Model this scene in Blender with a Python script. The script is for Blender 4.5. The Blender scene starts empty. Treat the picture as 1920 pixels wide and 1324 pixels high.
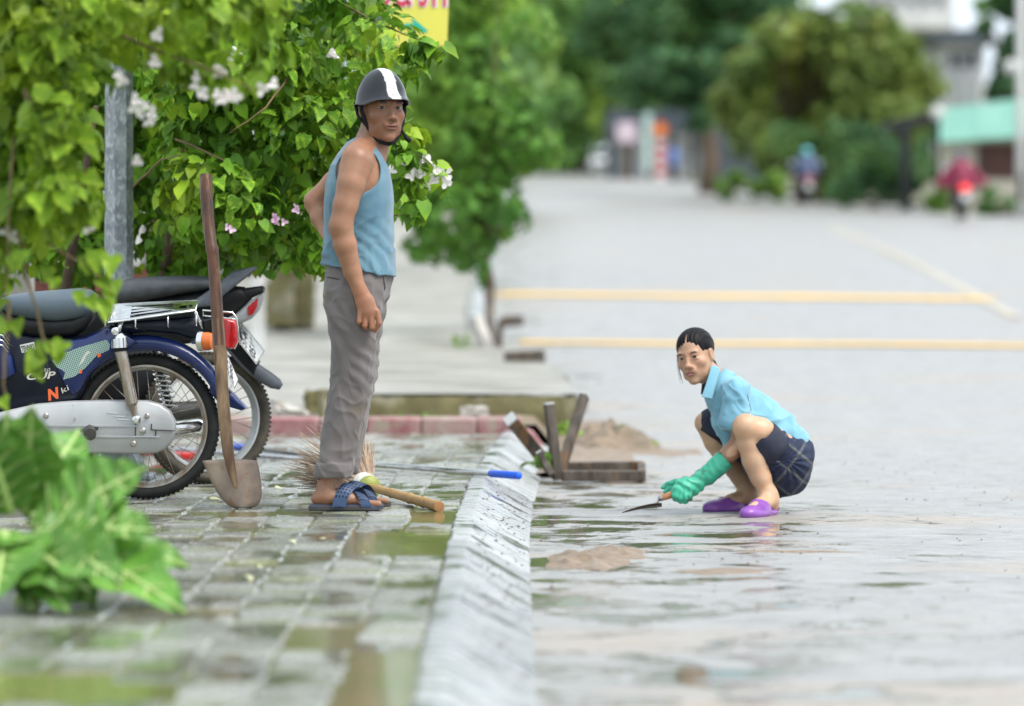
import bpy, math, random
import numpy as np
from mathutils import Vector, Matrix, Euler
random.seed(7)
rng = np.random.default_rng(7)
SC = bpy.context.scene
COL = SC.collection
F = 8000.0          # pixels of the 1920 wide photograph per unit of x/y
ZC = 0.90           # camera height above the pavement
HOR = 512.0
# ------------------------------------------------------------ camera
cam = bpy.data.objects.new('camera', bpy.data.cameras.new('camera'))
COL.objects.link(cam); SC.camera = cam
cam.location = (0, 0, ZC); cam.rotation_euler = (math.radians(90), 0, 0)
cam.data.sensor_width = 36; cam.data.lens = 36 * F / 1920
cam.data.shift_y = (HOR - 662) / 1920
cam.data.clip_start = 0.5; cam.data.clip_end = 2000
cam.data.dof.use_dof = True; cam.data.dof.focus_distance = 16.7; cam.data.dof.aperture_fstop = 2.1
# ------------------------------------------------------------ sky and sun (bright overcast)
SUN_EL, SUN_AZ = math.radians(56), math.radians(125)
world = bpy.data.worlds.new('World'); SC.world = world; world.use_nodes = True
wn = world.node_tree; wn.nodes.clear()
sky = wn.nodes.new('ShaderNodeTexSky'); sky.sky_type = 'NISHITA'; sky.sun_disc = False
sky.sun_elevation = SUN_EL; sky.sun_rotation = SUN_AZ
sky.air_density = 1.0; sky.dust_density = 6.0; sky.ozone_density = 1.5
hs = wn.nodes.new('ShaderNodeHueSaturation'); hs.inputs['Saturation'].default_value = 0.32; hs.inputs['Value'].default_value = 1.0
bg = wn.nodes.new('ShaderNodeBackground'); bg.inputs['Strength'].default_value = 0.15
wo = wn.nodes.new('ShaderNodeOutputWorld')
ov = wn.nodes.new('ShaderNodeMix'); ov.data_type = 'RGBA'; ov.inputs['Factor'].default_value = 0.75; ov.inputs['B'].default_value = (5.5, 6.2, 6.9, 1)   # even cloud deck over the clear sky
wn.links.new(sky.outputs[0], hs.inputs['Color']); wn.links.new(hs.outputs[0], ov.inputs['A']); wn.links.new(ov.outputs['Result'], bg.inputs[0]); wn.links.new(bg.outputs[0], wo.inputs[0])
sun = bpy.data.objects.new('sun', bpy.data.lights.new('sun', 'SUN')); COL.objects.link(sun)
sun.data.energy = 1.9; sun.data.angle = math.radians(30); sun.data.color = (1, 0.96, 0.9)
_sd = Vector((math.sin(SUN_AZ) * math.cos(SUN_EL), math.cos(SUN_AZ) * math.cos(SUN_EL), math.sin(SUN_EL)))
sun.rotation_euler = _sd.to_track_quat('Z', 'Y').to_euler()
SC.view_settings.view_transform = 'Standard'; SC.view_settings.look = 'None'
SC.view_settings.gamma = 1; SC.view_settings.use_curve_mapping = False
SC.view_settings.exposure = 0.70
SC.cycles.use_denoising = True
SC.cycles.max_bounces = 6; SC.cycles.transparent_max_bounces = 6
SC.cycles.sample_clamp_indirect = 6.0

# ------------------------------------------------------------ helpers
def P(u, v, d):
    return Vector(((u - 960) * d / F, d, ZC - (v - HOR) * d / F))
def tag(o, label=None, cat=None, group=None, kind=None):
    if label: o['label'] = label
    if cat: o['category'] = cat
    if group: o['group'] = group
    if kind: o['kind'] = kind
    return o
def empty(name, loc, label=None, cat=None, group=None):
    o = bpy.data.objects.new(name, None); COL.objects.link(o); o.location = loc
    return tag(o, label, cat, group)
class MB:
    def __init__(s): s.v = []; s.f = []; s.m = []; s.mi = 0
    def add(s, vs, fs, mi=None):
        b = len(s.v); s.v.extend([tuple(x) for x in vs])
        for f in fs: s.f.append(tuple(i + b for i in f)); s.m.append(s.mi if mi is None else mi)
        return s
    def box(s, c, size, R=None, mi=None, bev=0.0):
        cx = Vector(c); hx, hy, hz = [a / 2 for a in size]
        R = R or Matrix.Identity(3)
        if bev > 0:
            vs = []; b = min(bev, hx * .9, hy * .9, hz * .9)
            rings = [(-hz, b), (-hz + b, 0), (hz - b, 0), (hz, b)]
            for z, i in rings:
                x, y = hx - i, hy - i
                for (a, q) in ((-x, -y + b), (-x + b, -y), (x - b, -y), (x, -y + b), (x, y - b), (x - b, y), (-x + b, y), (-x, y - b)):
                    vs.append(cx + R @ Vector((a, q, z)))
            fs = [tuple(range(7, -1, -1)), tuple(range(24, 32))]
            for k in range(3):
                for j in range(8): fs.append((k * 8 + j, k * 8 + (j + 1) % 8, k * 8 + 8 + (j + 1) % 8, k * 8 + 8 + j))
            return s.add(vs, fs, mi)
        vs = [cx + R @ Vector((x, y, z)) for z in (-hz, hz) for (x, y) in ((-hx, -hy), (hx, -hy), (hx, hy), (-hx, hy))]
        return s.add(vs, [(3, 2, 1, 0), (4, 5, 6, 7), (0, 1, 5, 4), (1, 2, 6, 5), (2, 3, 7, 6), (3, 0, 4, 7)], mi)
    def bar(s, a, b, w, t, up=(0, 0, 1), mi=None, bev=0.0):
        a, b = Vector(a), Vector(b); z = (b - a); L = z.length; z.normalize()
        x = Vector(up).cross(z)
        if x.length < 1e-4: x = Vector((1, 0, 0)).cross(z)
        x.normalize(); y = z.cross(x)
        R = Matrix((x, y, z)).transposed()
        return s.box((a + b) / 2, (w, t, L), R, mi, bev)
    def tube(s, pts, r, n=10, cap=True, closed=False, mi=None, flat=1.0, up=None):
        pts = [Vector(p) for p in pts]; N = len(pts)
        rs = list(r) if hasattr(r, '__len__') else [r] * N
        vs = []; prev = None
        for i in range(N):
            if closed: t = pts[(i + 1) % N] - pts[i - 1]
            else: t = pts[min(i + 1, N - 1)] - pts[max(i - 1, 0)]
            t.normalize()
            if up is not None: x = Vector(up) - Vector(up).dot(t) * t
            elif prev is None:
                x = Vector((0, 0, 1)).cross(t)
                if x.length < .1: x = Vector((0, 1, 0)).cross(t)
            else: x = prev - prev.dot(t) * t
            x.normalize(); prev = x; y = t.cross(x)
            for k in range(n):
                a = 2 * math.pi * k / n
                vs.append(pts[i] + x * (math.cos(a) * rs[i] * flat) + y * (math.sin(a) * rs[i]))
        fs = []
        for i in range(N if closed else N - 1):
            j = (i + 1) % N
            for k in range(n): fs.append((i * n + k, i * n + (k + 1) % n, j * n + (k + 1) % n, j * n + k))
        if cap and not closed: fs.append(tuple(range(n - 1, -1, -1))); fs.append(tuple((N - 1) * n + k for k in range(n)))
        return s.add(vs, fs, mi)
    def cyl(s, a, b, r, n=16, r2=None, mi=None): return s.tube([a, b], [r, r if r2 is None else r2], n, mi=mi)
    def lathe(s, c, axis, prof, n=24, mi=None, closed=False):
        # prof: list of (along, radius)
        ax = Vector(axis).normalized(); x = ax.orthogonal().normalized(); y = ax.cross(x); c = Vector(c)
        vs = [c + ax * h + (x * math.cos(2 * math.pi * k / n) + y * math.sin(2 * math.pi * k / n)) * r for h, r in prof for k in range(n)]
        fs = []; M = len(prof)
        for i in range(M if closed else M - 1):
            j = (i + 1) % M
            for k in range(n): fs.append((i * n + k, i * n + (k + 1) % n, j * n + (k + 1) % n, j * n + k))
        if not closed: fs.append(tuple(range(n - 1, -1, -1))); fs.append(tuple((M - 1) * n + k for k in range(n)))
        return s.add(vs, fs, mi)
    def prism(s, pts, vec, mi=None, bev=0.0):
        # closed polygon of 3D points extruded by vec, optional rounded rim
        pts = [Vector(p) for p in pts]; vec = Vector(vec); n = len(pts)
        if bev > 0:
            c = sum(pts, Vector()) / n; un = vec.normalized()
            def inset(q, i):
                a, b, d = pts[i - 1], pts[i], pts[(i + 1) % n]
                e1 = (b - a).normalized(); e2 = (d - b).normalized()
                m = un.cross(e1) + un.cross(e2)
                if m.length < 1e-6: m = c - b
                m.normalize()
                if m.dot(c - b) < 0 and False: m = -m
                return q + m * bev * sgn
            area = Vector()
            for i in range(n): area += pts[i].cross(pts[(i + 1) % n])
            sgn = 1 if area.dot(un) > 0 else -1
            rings = [[inset(pts[i], i) for i in range(n)], [pts[i] + un * bev for i in range(n)],
                     [pts[i] + vec - un * bev for i in range(n)], [inset(pts[i], i) + vec for i in range(n)]]
        else: rings = [pts, [p + vec for p in pts]]
        vs = [p for r in rings for p in r]; fs = [tuple(range(n - 1, -1, -1)), tuple(len(vs) - n + k for k in range(n))]
        for i in range(len(rings) - 1):
            for k in range(n): fs.append((i * n + k, i * n + (k + 1) % n, (i + 1) * n + (k + 1) % n, (i + 1) * n + k))
        return s.add(vs, fs, mi)
    def loft(s, rings, cap=True, mi=None):
        n = len(rings[0]); vs = [p for r in rings for p in r]; fs = []
        for i in range(len(rings) - 1):
            for k in range(n): fs.append((i * n + k, i * n + (k + 1) % n, (i + 1) * n + (k + 1) % n, (i + 1) * n + k))
        if cap: fs.append(tuple(range(n - 1, -1, -1))); fs.append(tuple(len(vs) - n + k for k in range(n)))
        return s.add(vs, fs, mi)
    def sheet(s, rows, mi=None):
        m = len(rows[0]); vs = [p for r in rows for p in r]; fs = []
        for i in range(len(rows) - 1):
            for k in range(m - 1): fs.append((i * m + k, i * m + k + 1, (i + 1) * m + k + 1, (i + 1) * m + k))
        return s.add(vs, fs, mi)
    def mesh(s, name, mats, smooth=False, fixn=True):
        me = bpy.data.meshes.new(name)
        me.from_pydata([tuple(v) for v in s.v], [], s.f); me.update()
        for m in (mats if isinstance(mats, (list, tuple)) else [mats]): me.materials.append(m)
        if any(s.m): me.polygons.foreach_set('material_index', s.m)
        if fixn:
            import bmesh
            bm = bmesh.new(); bm.from_mesh(me); bmesh.ops.recalc_face_normals(bm, faces=bm.faces); bm.to_mesh(me); bm.free()
        if smooth is True: me.polygons.foreach_set('use_smooth', [True] * len(me.polygons))
        elif smooth:
            me.polygons.foreach_set('use_smooth', [True] * len(me.polygons)); me.set_sharp_from_angle(angle=math.radians(smooth))
        return me
    def build(s, name, mats, parent=None, smooth=False, loc=None, fixn=True, label=None):
        o = bpy.data.objects.new(name, s.mesh(name, mats, smooth, fixn)); COL.objects.link(o)
        if loc is not None:
            o.data.transform(Matrix.Translation(-Vector(loc))); o.location = loc
        if parent is not None:
            o.parent = parent; o.matrix_parent_inverse = Matrix.Translation(-parent.location)
        if label: o['label'] = label
        return o
def np_mesh(name, V, Q, mats, smooth=True, parent=None, cols=None, mi=None):
    me = bpy.data.meshes.new(name); V = np.asarray(V, np.float32); Q = np.asarray(Q, np.int32); k = Q.shape[1]
    me.vertices.add(len(V)); me.vertices.foreach_set('co', V.ravel())
    me.loops.add(Q.size); me.loops.foreach_set('vertex_index', Q.ravel())
    me.polygons.add(len(Q)); me.polygons.foreach_set('loop_start', np.arange(0, Q.size, k, dtype=np.int32))
    if mi is not None: me.polygons.foreach_set('material_index', np.asarray(mi, np.int32))
    me.update(calc_edges=True); me.validate()
    for m in (mats if isinstance(mats, (list, tuple)) else [mats]): me.materials.append(m)
    me.polygons.foreach_set('use_smooth', np.full(len(me.polygons), bool(smooth)))
    if cols is not None:
        a = me.color_attributes.new('tint', 'FLOAT_COLOR', 'POINT')
        a.data.foreach_set('color', np.concatenate([cols, np.ones((len(cols), 1))], 1).astype(np.float32).ravel())
    o = bpy.data.objects.new(name, me); COL.objects.link(o)
    if parent is not None: o.parent = parent; o.matrix_parent_inverse = Matrix.Translation(-parent.location)
    return o

# ------------------------------------------------------------ materials
def nd(t, kind, **kw):
    n = t.nodes.new(kind)
    for k, v in kw.items(): setattr(n, k, v)
    return n
def mat(name, c1, c2=None, rough=0.6, rough2=None, scale=8, detail=6, metal=0.0, bump=0.0, bscale=None, coat=0.0,
        stretch=(1, 1, 1), spec=0.5, trans=0.0, tint=False, rnd=0.0, c3=None, c3scale=2.0, c3amt=(.5, .65), sheen=0.0, sss=0.0, contrast=(.35, .65), coords='Object', rimg=None):
    m = bpy.data.materials.new(name); m.use_nodes = True; t = m.node_tree; b = t.nodes['Principled BSDF']
    b.inputs['Metallic'].default_value = metal; b.inputs['Roughness'].default_value = rough
    b.inputs['Coat Weight'].default_value = coat; b.inputs['Coat Roughness'].default_value = 0.06
    b.inputs['Specular IOR Level'].default_value = spec
    if sheen: b.inputs['Sheen Weight'].default_value = sheen
    if sss:
        b.inputs['Subsurface Weight'].default_value = sss; b.inputs['Subsurface Radius'].default_value = (.012, .005, .003); b.inputs['Subsurface Scale'].default_value = 1.0
    tc = nd(t, 'ShaderNodeTexCoord'); mp = nd(t, 'ShaderNodeMapping'); mp.inputs['Scale'].default_value = stretch
    t.links.new(tc.outputs[coords], mp.inputs[0])
    no = nd(t, 'ShaderNodeTexNoise'); no.inputs['Scale'].default_value = scale; no.inputs['Detail'].default_value = detail
    t.links.new(mp.outputs[0], no.inputs['Vector'])
    mr = nd(t, 'ShaderNodeMapRange'); mr.inputs['From Min'].default_value = contrast[0]; mr.inputs['From Max'].default_value = contrast[1]
    t.links.new(no.outputs[0], mr.inputs[0])
    cur = None
    mx = nd(t, 'ShaderNodeMix', data_type='RGBA'); mx.inputs['A'].default_value = (*c1, 1); mx.inputs['B'].default_value = (*(c2 or c1), 1)
    t.links.new(mr.outputs[0], mx.inputs['Factor']); cur = mx.outputs['Result']
    if c3:
        n3 = nd(t, 'ShaderNodeTexNoise'); n3.inputs['Scale'].default_value = c3scale; n3.inputs['Detail'].default_value = 5
        t.links.new(mp.outputs[0], n3.inputs['Vector'])
        r3 = nd(t, 'ShaderNodeMapRange'); r3.inputs['From Min'].default_value = c3amt[0]; r3.inputs['From Max'].default_value = c3amt[1]
        t.links.new(n3.outputs[0], r3.inputs[0])
        m3 = nd(t, 'ShaderNodeMix', data_type='RGBA'); t.links.new(r3.outputs[0], m3.inputs['Factor']); t.links.new(cur, m3.inputs['A']); m3.inputs['B'].default_value = (*c3, 1)
        cur = m3.outputs['Result']
    if rnd:
        oi = nd(t, 'ShaderNodeObjectInfo'); ge = nd(t, 'ShaderNodeNewGeometry')
        ad = nd(t, 'ShaderNodeMath', operation='ADD'); t.links.new(oi.outputs['Random'], ad.inputs[0]); t.links.new(ge.outputs['Random Per Island'], ad.inputs[1])
        fr = nd(t, 'ShaderNodeMath', operation='FRACT'); t.links.new(ad.outputs[0], fr.inputs[0])
        m2 = nd(t, 'ShaderNodeMapRange'); m2.inputs['To Min'].default_value = 1 - rnd; m2.inputs['To Max'].default_value = 1 + rnd; t.links.new(fr.outputs[0], m2.inputs[0])
        hv = nd(t, 'ShaderNodeHueSaturation'); t.links.new(m2.outputs[0], hv.inputs['Value']); t.links.new(cur, hv.inputs['Color']); cur = hv.outputs[0]
    if tint:
        at = nd(t, 'ShaderNodeAttribute', attribute_name='tint'); mm = nd(t, 'ShaderNodeMix', data_type='RGBA', blend_type='MULTIPLY'); mm.inputs['Factor'].default_value = 1
        t.links.new(cur, mm.inputs['A']); t.links.new(at.outputs['Color'], mm.inputs['B']); cur = mm.outputs['Result']
    t.links.new(cur, b.inputs['Base Color'])
    if rough2 is not None:
        r2 = nd(t, 'ShaderNodeMapRange'); r2.inputs['From Min'].default_value = .3; r2.inputs['From Max'].default_value = .7
        r2.inputs['To Min'].default_value = rough; r2.inputs['To Max'].default_value = rough2
        nn = nd(t, 'ShaderNodeTexNoise'); nn.inputs['Scale'].default_value = rimg or scale * .7; nn.inputs['Detail'].default_value = 4
        t.links.new(mp.outputs[0], nn.inputs['Vector']); t.links.new(nn.outputs[0], r2.inputs[0]); t.links.new(r2.outputs[0], b.inputs['Roughness'])
    if bump:
        bn = nd(t, 'ShaderNodeTexNoise'); bn.inputs['Scale'].default_value = bscale or scale * 3; bn.inputs['Detail'].default_value = 5
        t.links.new(mp.outputs[0], bn.inputs['Vector'])
        bu = nd(t, 'ShaderNodeBump'); bu.inputs['Strength'].default_value = 1; bu.inputs['Distance'].default_value = bump
        t.links.new(bn.outputs[0], bu.inputs['Height']); t.links.new(bu.outputs[0], b.inputs['Normal'])
    if trans:
        tr = nd(t, 'ShaderNodeBsdfTranslucent'); ms = nd(t, 'ShaderNodeMixShader'); ms.inputs[0].default_value = trans
        t.links.new(cur, tr.inputs[0]); t.links.new(b.outputs[0], ms.inputs[1]); t.links.new(tr.outputs[0], ms.inputs[2])
        t.links.new(ms.outputs[0], t.nodes['Material Output'].inputs[0])
    return m
def rise(y):
    y = np.asarray(y, float)
    return .032 * 3 * np.logaddexp(0, (y - 31) / 3)
def zr(y): return float(rise(y))
def ok(y): return .065 + .0017 * max(0, min(y, 24.5) - 14) ** 2 if y < 26 else .03   # the kerb bows gently to the right
# ------------------------------------------------------------ materials of the setting
M = {}
M['road'] = mat('wet_road', (.30, .30, .29), (.20, .19, .175), rough=.22, rough2=.5, scale=1.3, c3=(.36, .25, .16), c3scale=.35, c3amt=(.56, .72), bump=.006, bscale=26, stretch=(.6, 1, 1), detail=9)
def wetroad():
    m = bpy.data.materials.new('wet_road_surface'); m.use_nodes = True; t = m.node_tree; b = t.nodes['Principled BSDF']
    tc = nd(t, 'ShaderNodeTexCoord'); sx = nd(t, 'ShaderNodeSeparateXYZ'); t.links.new(tc.outputs['Object'], sx.inputs[0])
    def noise(sc, det, ro=.5, dist=0, st=None):
        n = nd(t, 'ShaderNodeTexNoise'); n.inputs['Scale'].default_value = sc; n.inputs['Detail'].default_value = det; n.inputs['Roughness'].default_value = ro; n.inputs['Distortion'].default_value = dist
        if st:
            mp = nd(t, 'ShaderNodeMapping'); mp.inputs['Scale'].default_value = st; t.links.new(tc.outputs['Object'], mp.inputs[0]); t.links.new(mp.outputs[0], n.inputs['Vector'])
        else: t.links.new(tc.outputs['Object'], n.inputs['Vector'])
        return n.outputs[0]
    def rng_(s, a, b2, c=0, d=1):
        r = nd(t, 'ShaderNodeMapRange'); r.inputs[1].default_value = a; r.inputs[2].default_value = b2; r.inputs[3].default_value = c; r.inputs[4].default_value = d; t.links.new(s, r.inputs[0]); return r.outputs[0]
    def math_(op, a, b2):
        n = nd(t, 'ShaderNodeMath', operation=op)
        for i, x in enumerate((a, b2)):
            if isinstance(x, (int, float)): n.inputs[i].default_value = x
            else: t.links.new(x, n.inputs[i])
        return n.outputs[0]
    def mixc(f, a, b2):
        n = nd(t, 'ShaderNodeMix', data_type='RGBA'); t.links.new(f, n.inputs['Factor'])
        for k, x in (('A', a), ('B', b2)):
            if isinstance(x, tuple): n.inputs[k].default_value = (*x, 1)
            else: t.links.new(x, n.inputs[k])
        return n.outputs['Result']
    gutter = rng_(sx.outputs['X'], 0, 1.7, .115, 0.0)
    dx = math_('MULTIPLY', math_('SUBTRACT', sx.outputs['X'], 1.0), 1 / .75); dy = math_('MULTIPLY', math_('SUBTRACT', sx.outputs['Y'], 16.6), 1 / 1.4)
    dip = rng_(math_('ADD', math_('MULTIPLY', dx, dx), math_('MULTIPLY', dy, dy)), 0, 1, .07, 0); gutter = math_('ADD', gutter, dip)             # rainwater stands along the kerb
    far_ = rng_(sx.outputs['Y'], 19, 30, 0, .07)
    p = math_('SUBTRACT', math_('ADD', noise(2.6, 14, .68, .4), gutter), far_)
    pud = rng_(p, .585, .645)
    mudn = noise(.8, 10, .6, .4, (.5, 1, 1)); mud = math_('MULTIPLY', rng_(mudn, .53, .66), .8)
    col = mixc(rng_(noise(5, 10, .7), .35, .65), (.33, .325, .31), (.23, .225, .215)); col = mixc(mud, col, (.34, .27, .20)); col = mixc(rng_(noise(45, 6, .7), .60, .72), col, (.10, .09, .08)); col = mixc(pud, col, (.13, .12, .075))
    t.links.new(col, b.inputs['Base Color'])
    ro = math_('ADD', rng_(noise(9, 8, .7), .35, .65, .26, .55), math_('MULTIPLY', pud, -.5)); ro = math_('MAXIMUM', ro, .03); t.links.new(ro, b.inputs['Roughness'])
    h = math_('MULTIPLY', math_('ADD', noise(70, 6, .7), math_('MULTIPLY', noise(14, 8, .6), 1.3)), rng_(pud, 0, 1, 1, .04))
    bu = nd(t, 'ShaderNodeBump'); bu.inputs['Distance'].default_value = .0026; t.links.new(h, bu.inputs['Height']); t.links.new(bu.outputs[0], b.inputs['Normal'])
    return m
M['road'] = wetroad()
def wetfilm(m, scale, lo, hi, dark, st=(1, 1, 1), rough=.04):
    # irregular film of rainwater lying over a material, continuous across its pieces
    t = m.node_tree; b = t.nodes['Principled BSDF']; ge = nd(t, 'ShaderNodeNewGeometry'); mp = nd(t, 'ShaderNodeMapping'); mp.inputs['Scale'].default_value = st; t.links.new(ge.outputs['Position'], mp.inputs[0])
    n = nd(t, 'ShaderNodeTexNoise'); n.inputs['Scale'].default_value = scale; n.inputs['Detail'].default_value = 9; n.inputs['Roughness'].default_value = .62; t.links.new(mp.outputs[0], n.inputs['Vector'])
    r = nd(t, 'ShaderNodeMapRange'); r.inputs[1].default_value = lo; r.inputs[2].default_value = hi; t.links.new(n.outputs[0], r.inputs[0])
    cur = b.inputs['Base Color'].links[0].from_socket; mx = nd(t, 'ShaderNodeMix', data_type='RGBA', blend_type='MULTIPLY'); mx.inputs['B'].default_value = (*dark, 1)
    t.links.new(r.outputs[0], mx.inputs['Factor']); t.links.new(cur, mx.inputs['A']); t.links.new(mx.outputs['Result'], b.inputs['Base Color'])
    rs = b.inputs['Roughness'].links[0].from_socket; mr = nd(t, 'ShaderNodeMix', data_type='FLOAT'); t.links.new(r.outputs[0], mr.inputs['Factor']); t.links.new(rs, mr.inputs['A']); mr.inputs['B'].default_value = rough; t.links.new(mr.outputs['Result'], b.inputs['Roughness'])
    bu = b.inputs['Normal'].links[0].from_node; iv = nd(t, 'ShaderNodeMapRange'); iv.inputs[3].default_value = 1; iv.inputs[4].default_value = .06; t.links.new(r.outputs[0], iv.inputs[0]); t.links.new(iv.outputs[0], bu.inputs['Strength'])
M['paver'] = mat('wet_paver', (.33, .33, .305), (.17, .175, .155), rough=.06, rough2=.50, scale=22, rimg=26, rnd=.30, bump=.005, bscale=60, c3=(.17, .19, .10), c3scale=2.2, c3amt=(.52, .7), coords='Generated' if False else 'Object')
M['kerb'] = mat('wet_kerb_concrete', (.42, .43, .42), (.24, .25, .245), rough=.10, rough2=.5, scale=9, stretch=(.5, 6, 1), rnd=.24, bump=.002, bscale=34, c3=(.17, .18, .17), c3scale=4, c3amt=(.58, .72))
M['water'] = mat('muddy_water', (.16, .17, .05), (.22, .19, .08), rough=.05, scale=2.5, spec=.4, bump=.0012, bscale=22)
M['ground'] = mat('earth_ground', (.28, .24, .18), (.19, .17, .12), rough=.8, scale=.6, c3=(.08, .12, .04), c3scale=.3, c3amt=(.45, .6), bump=.01)
wetfilm(M['paver'], 2.6, .49, .56, (.62, .62, .50), (1.3, .7, 1)); wetfilm(M['kerb'], 3.0, .52, .60, (.50, .53, .50), (1, 1.2, 1), .08)
M['conc'] = mat('old_concrete', (.37, .35, .305), (.27, .26, .225), rough=.4, rough2=.65, scale=2.2, c3=(.17, .165, .13), c3scale=1.5, c3amt=(.46, .66), bump=.003, bscale=30)
M['soil'] = mat('brown_soil', (.14, .10, .06), (.22, .17, .11), rough=.8, scale=8, bump=.02, bscale=14, c3=(.10, .15, .04), c3scale=2.5, c3amt=(.55, .65))
M['moss'] = mat('mossy_concrete', (.17, .15, .065), (.11, .10, .04), rough=.8, scale=9, c3=(.30, .28, .20), c3scale=4, c3amt=(.55, .7), bump=.006, bscale=40)
M['yellow_paint'] = mat('worn_yellow_paint', (.75, .46, .09), (.52, .39, .20), rough=.6, rough2=.7, scale=2.4, detail=9, contrast=(.45, .75), spec=.25)
M['faint_yellow'] = mat('faint_yellow_paint', (.50, .43, .28), (.40, .38, .33), rough=.55, scale=2.0, detail=9)
M['white_paint'] = mat('worn_white_paint', (.6, .6, .58), (.4, .4, .38), rough=.45, scale=4)
M['mud'] = mat('wet_mud', (.27, .19, .12), (.17, .115, .07), rough=.35, rough2=.6, scale=20, bump=.006, bscale=60)
M['pink'] = mat('faded_red_white_kerb', (.33, .22, .20), (.30, .16, .16), rough=.6, scale=12, bump=.003, c3=(.40, .38, .30), c3scale=6)
M['pinkred'] = mat('faded_red_band', (.25, .075, .085), (.34, .20, .19), rough=.6, scale=10, bump=.003, c3=(.30, .27, .20), c3scale=7, c3amt=(.55, .68))

# ------------------------------------------------------------ ground sheet, road
ys = np.concatenate([np.arange(-30, 20, 10), np.arange(20, 60, 2.0), np.arange(60, 200, 10), np.array([200, 260, 350, 500, 800, 1200])])
xs = np.array([-900, -300, -100, -40, -15, -6, -3, 0, 3, 8, 14, 25, 60, 150, 400, 900.])
def zfar(y):
    return zr(min(y, 330.))
mb = MB(); mb.sheet([[(x, y, -.20 + zfar(y)) for x in xs] for y in ys])
tag(mb.build('ground', M['ground'], fixn=False), kind='structure')
# slightly uneven road sheet
ry = np.concatenate([np.arange(2, 40, .5), np.arange(40, 100, 2.), np.arange(100, 340, 8.)])
def xr(y): return 14.5 if y < 90 else max(8.2, 14.5 - (y - 90) * .09) if y < 160 else 8.2
def xl(y):
    t = min(1, max(0, (y - 33) / 15)); return -.02 - .25 * t * t * (3 - 2 * t) - max(0, y - 55) * .003
mb = MB()
rows = []
for y in ry:
    n = 40; row = []
    for k in range(n + 1):
        x = xl(y) + (xr(y) - xl(y)) * (k / n) ** 1.5
        z = -.11 + zfar(y) + .012 * math.sin(x * 1.7 + y * .9) * math.sin(y * .53 + 1) * min(1, x) * (1 if y < 30 else .5)
        row.append((x, y, z))
    rows.append(row)
mb.sheet(rows)
road = tag(mb.build('road', M['road'], smooth=True, fixn=False), kind='structure')
def zroad(x, y): return -.11 + zfar(y) + .012 * math.sin(x * 1.7 + y * .9) * math.sin(y * .53 + 1) * min(1, max(x, 0)) * (1 if y < 30 else .5)
def ribbon(pts, w, mat_, name, parent, along='y', dz=.006):
    # painted band following the road surface; pts (x,y) centre line, w half width measured across
    mb = MB(); a = []; b = []
    for i, (x, y) in enumerate(pts):
        t = Vector(pts[min(i + 1, len(pts) - 1)]) - Vector(pts[max(i - 1, 0)]); t.normalize(); n = Vector((-t.y, t.x))
        for L, s in ((a, -1), (b, 1)):
            q = Vector((x, y)) + n * w * s; L.append((q.x, q.y, zroad(q.x, q.y) + dz))
    mb.sheet([a, b]); return mb.build(name, mat_, parent, fixn=False)
def line(a, b, n=24): return [(a[0] + (b[0] - a[0]) * k / n, a[1] + (b[1] - a[1]) * k / n) for k in range(n + 1)]
ribbon(line((.08, 41.3), (6.4, 40.4)), .30, M['yellow_paint'], 'painted_line', road, dz=.012)
ribbon(line((-.22, 54.0), (5.9, 52.4), 30), .62, M['yellow_paint'], 'painted_line', road, dz=.012)
ribbon([(5.55, 47), (5.85, 54), (6.15, 62), (6.5, 73), (6.8, 84), (7.1, 96)], .07, M['faint_yellow'], 'painted_line', road, dz=.012)

# ------------------------------------------------------------ kerb: flat strip, sloping face, one block per 0.9 m
KP = [(-.275, -.05), (-.275, .006), (-.268, .010), (-.213, .010), (-.203, .005), (-.012, -.103), (-.005, -.112), (-.005, -.16)]
kerb = empty('kerb', (-.14, 2, 0)); kerb['kind'] = 'structure'
def kerb_mesh(L):
    mb = MB(); secs = []; KQ = KP[:5] + [(-.155, -.0235), (-.108, -.050), (-.060, -.077)] + KP[5:]
    for j in range(17):
        t = j / 16; e = .006 if j in (0, 16) else 0
        secs.append([(x + random.gauss(0, .0016), .005 + (L - .010) * t, z - (e if z > -.13 else 0) + random.gauss(0, .0016)) for x, z in KQ][::-1])
    mb.loft(secs); return mb.mesh('kerb_block', M['kerb'], smooth=30)
kms = [kerb_mesh(.9) for _ in range(4)]
y = 6.2; first = True
while y < 150:
    o = bpy.data.objects.new('kerb_block', random.choice(kms)); COL.objects.link(o); o.parent = kerb
    xs_ = (xl(y + .45) + .02) + ok(y)
    o.location = (xs_ + .14 + random.uniform(-.003, .003), y - 2, zfar(y) + random.uniform(-.002, .002))
    o.rotation_euler = (math.atan2(zfar(y + .9) - zfar(y), .9), 0, random.uniform(-.003, .003) - (ok(y + .9) - ok(y)) / .9 * (y < 24.2))
    y += .9 if y < 24.2 else .905
    if 24.0 < y < 27.4: y = 27.4
kb = MB(); kb.sheet([[(-.29, 4, -.02), (-.29, 24, -.02)], [(-.28, 4, -.02), (-.28, 24, -.02)]])

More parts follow.
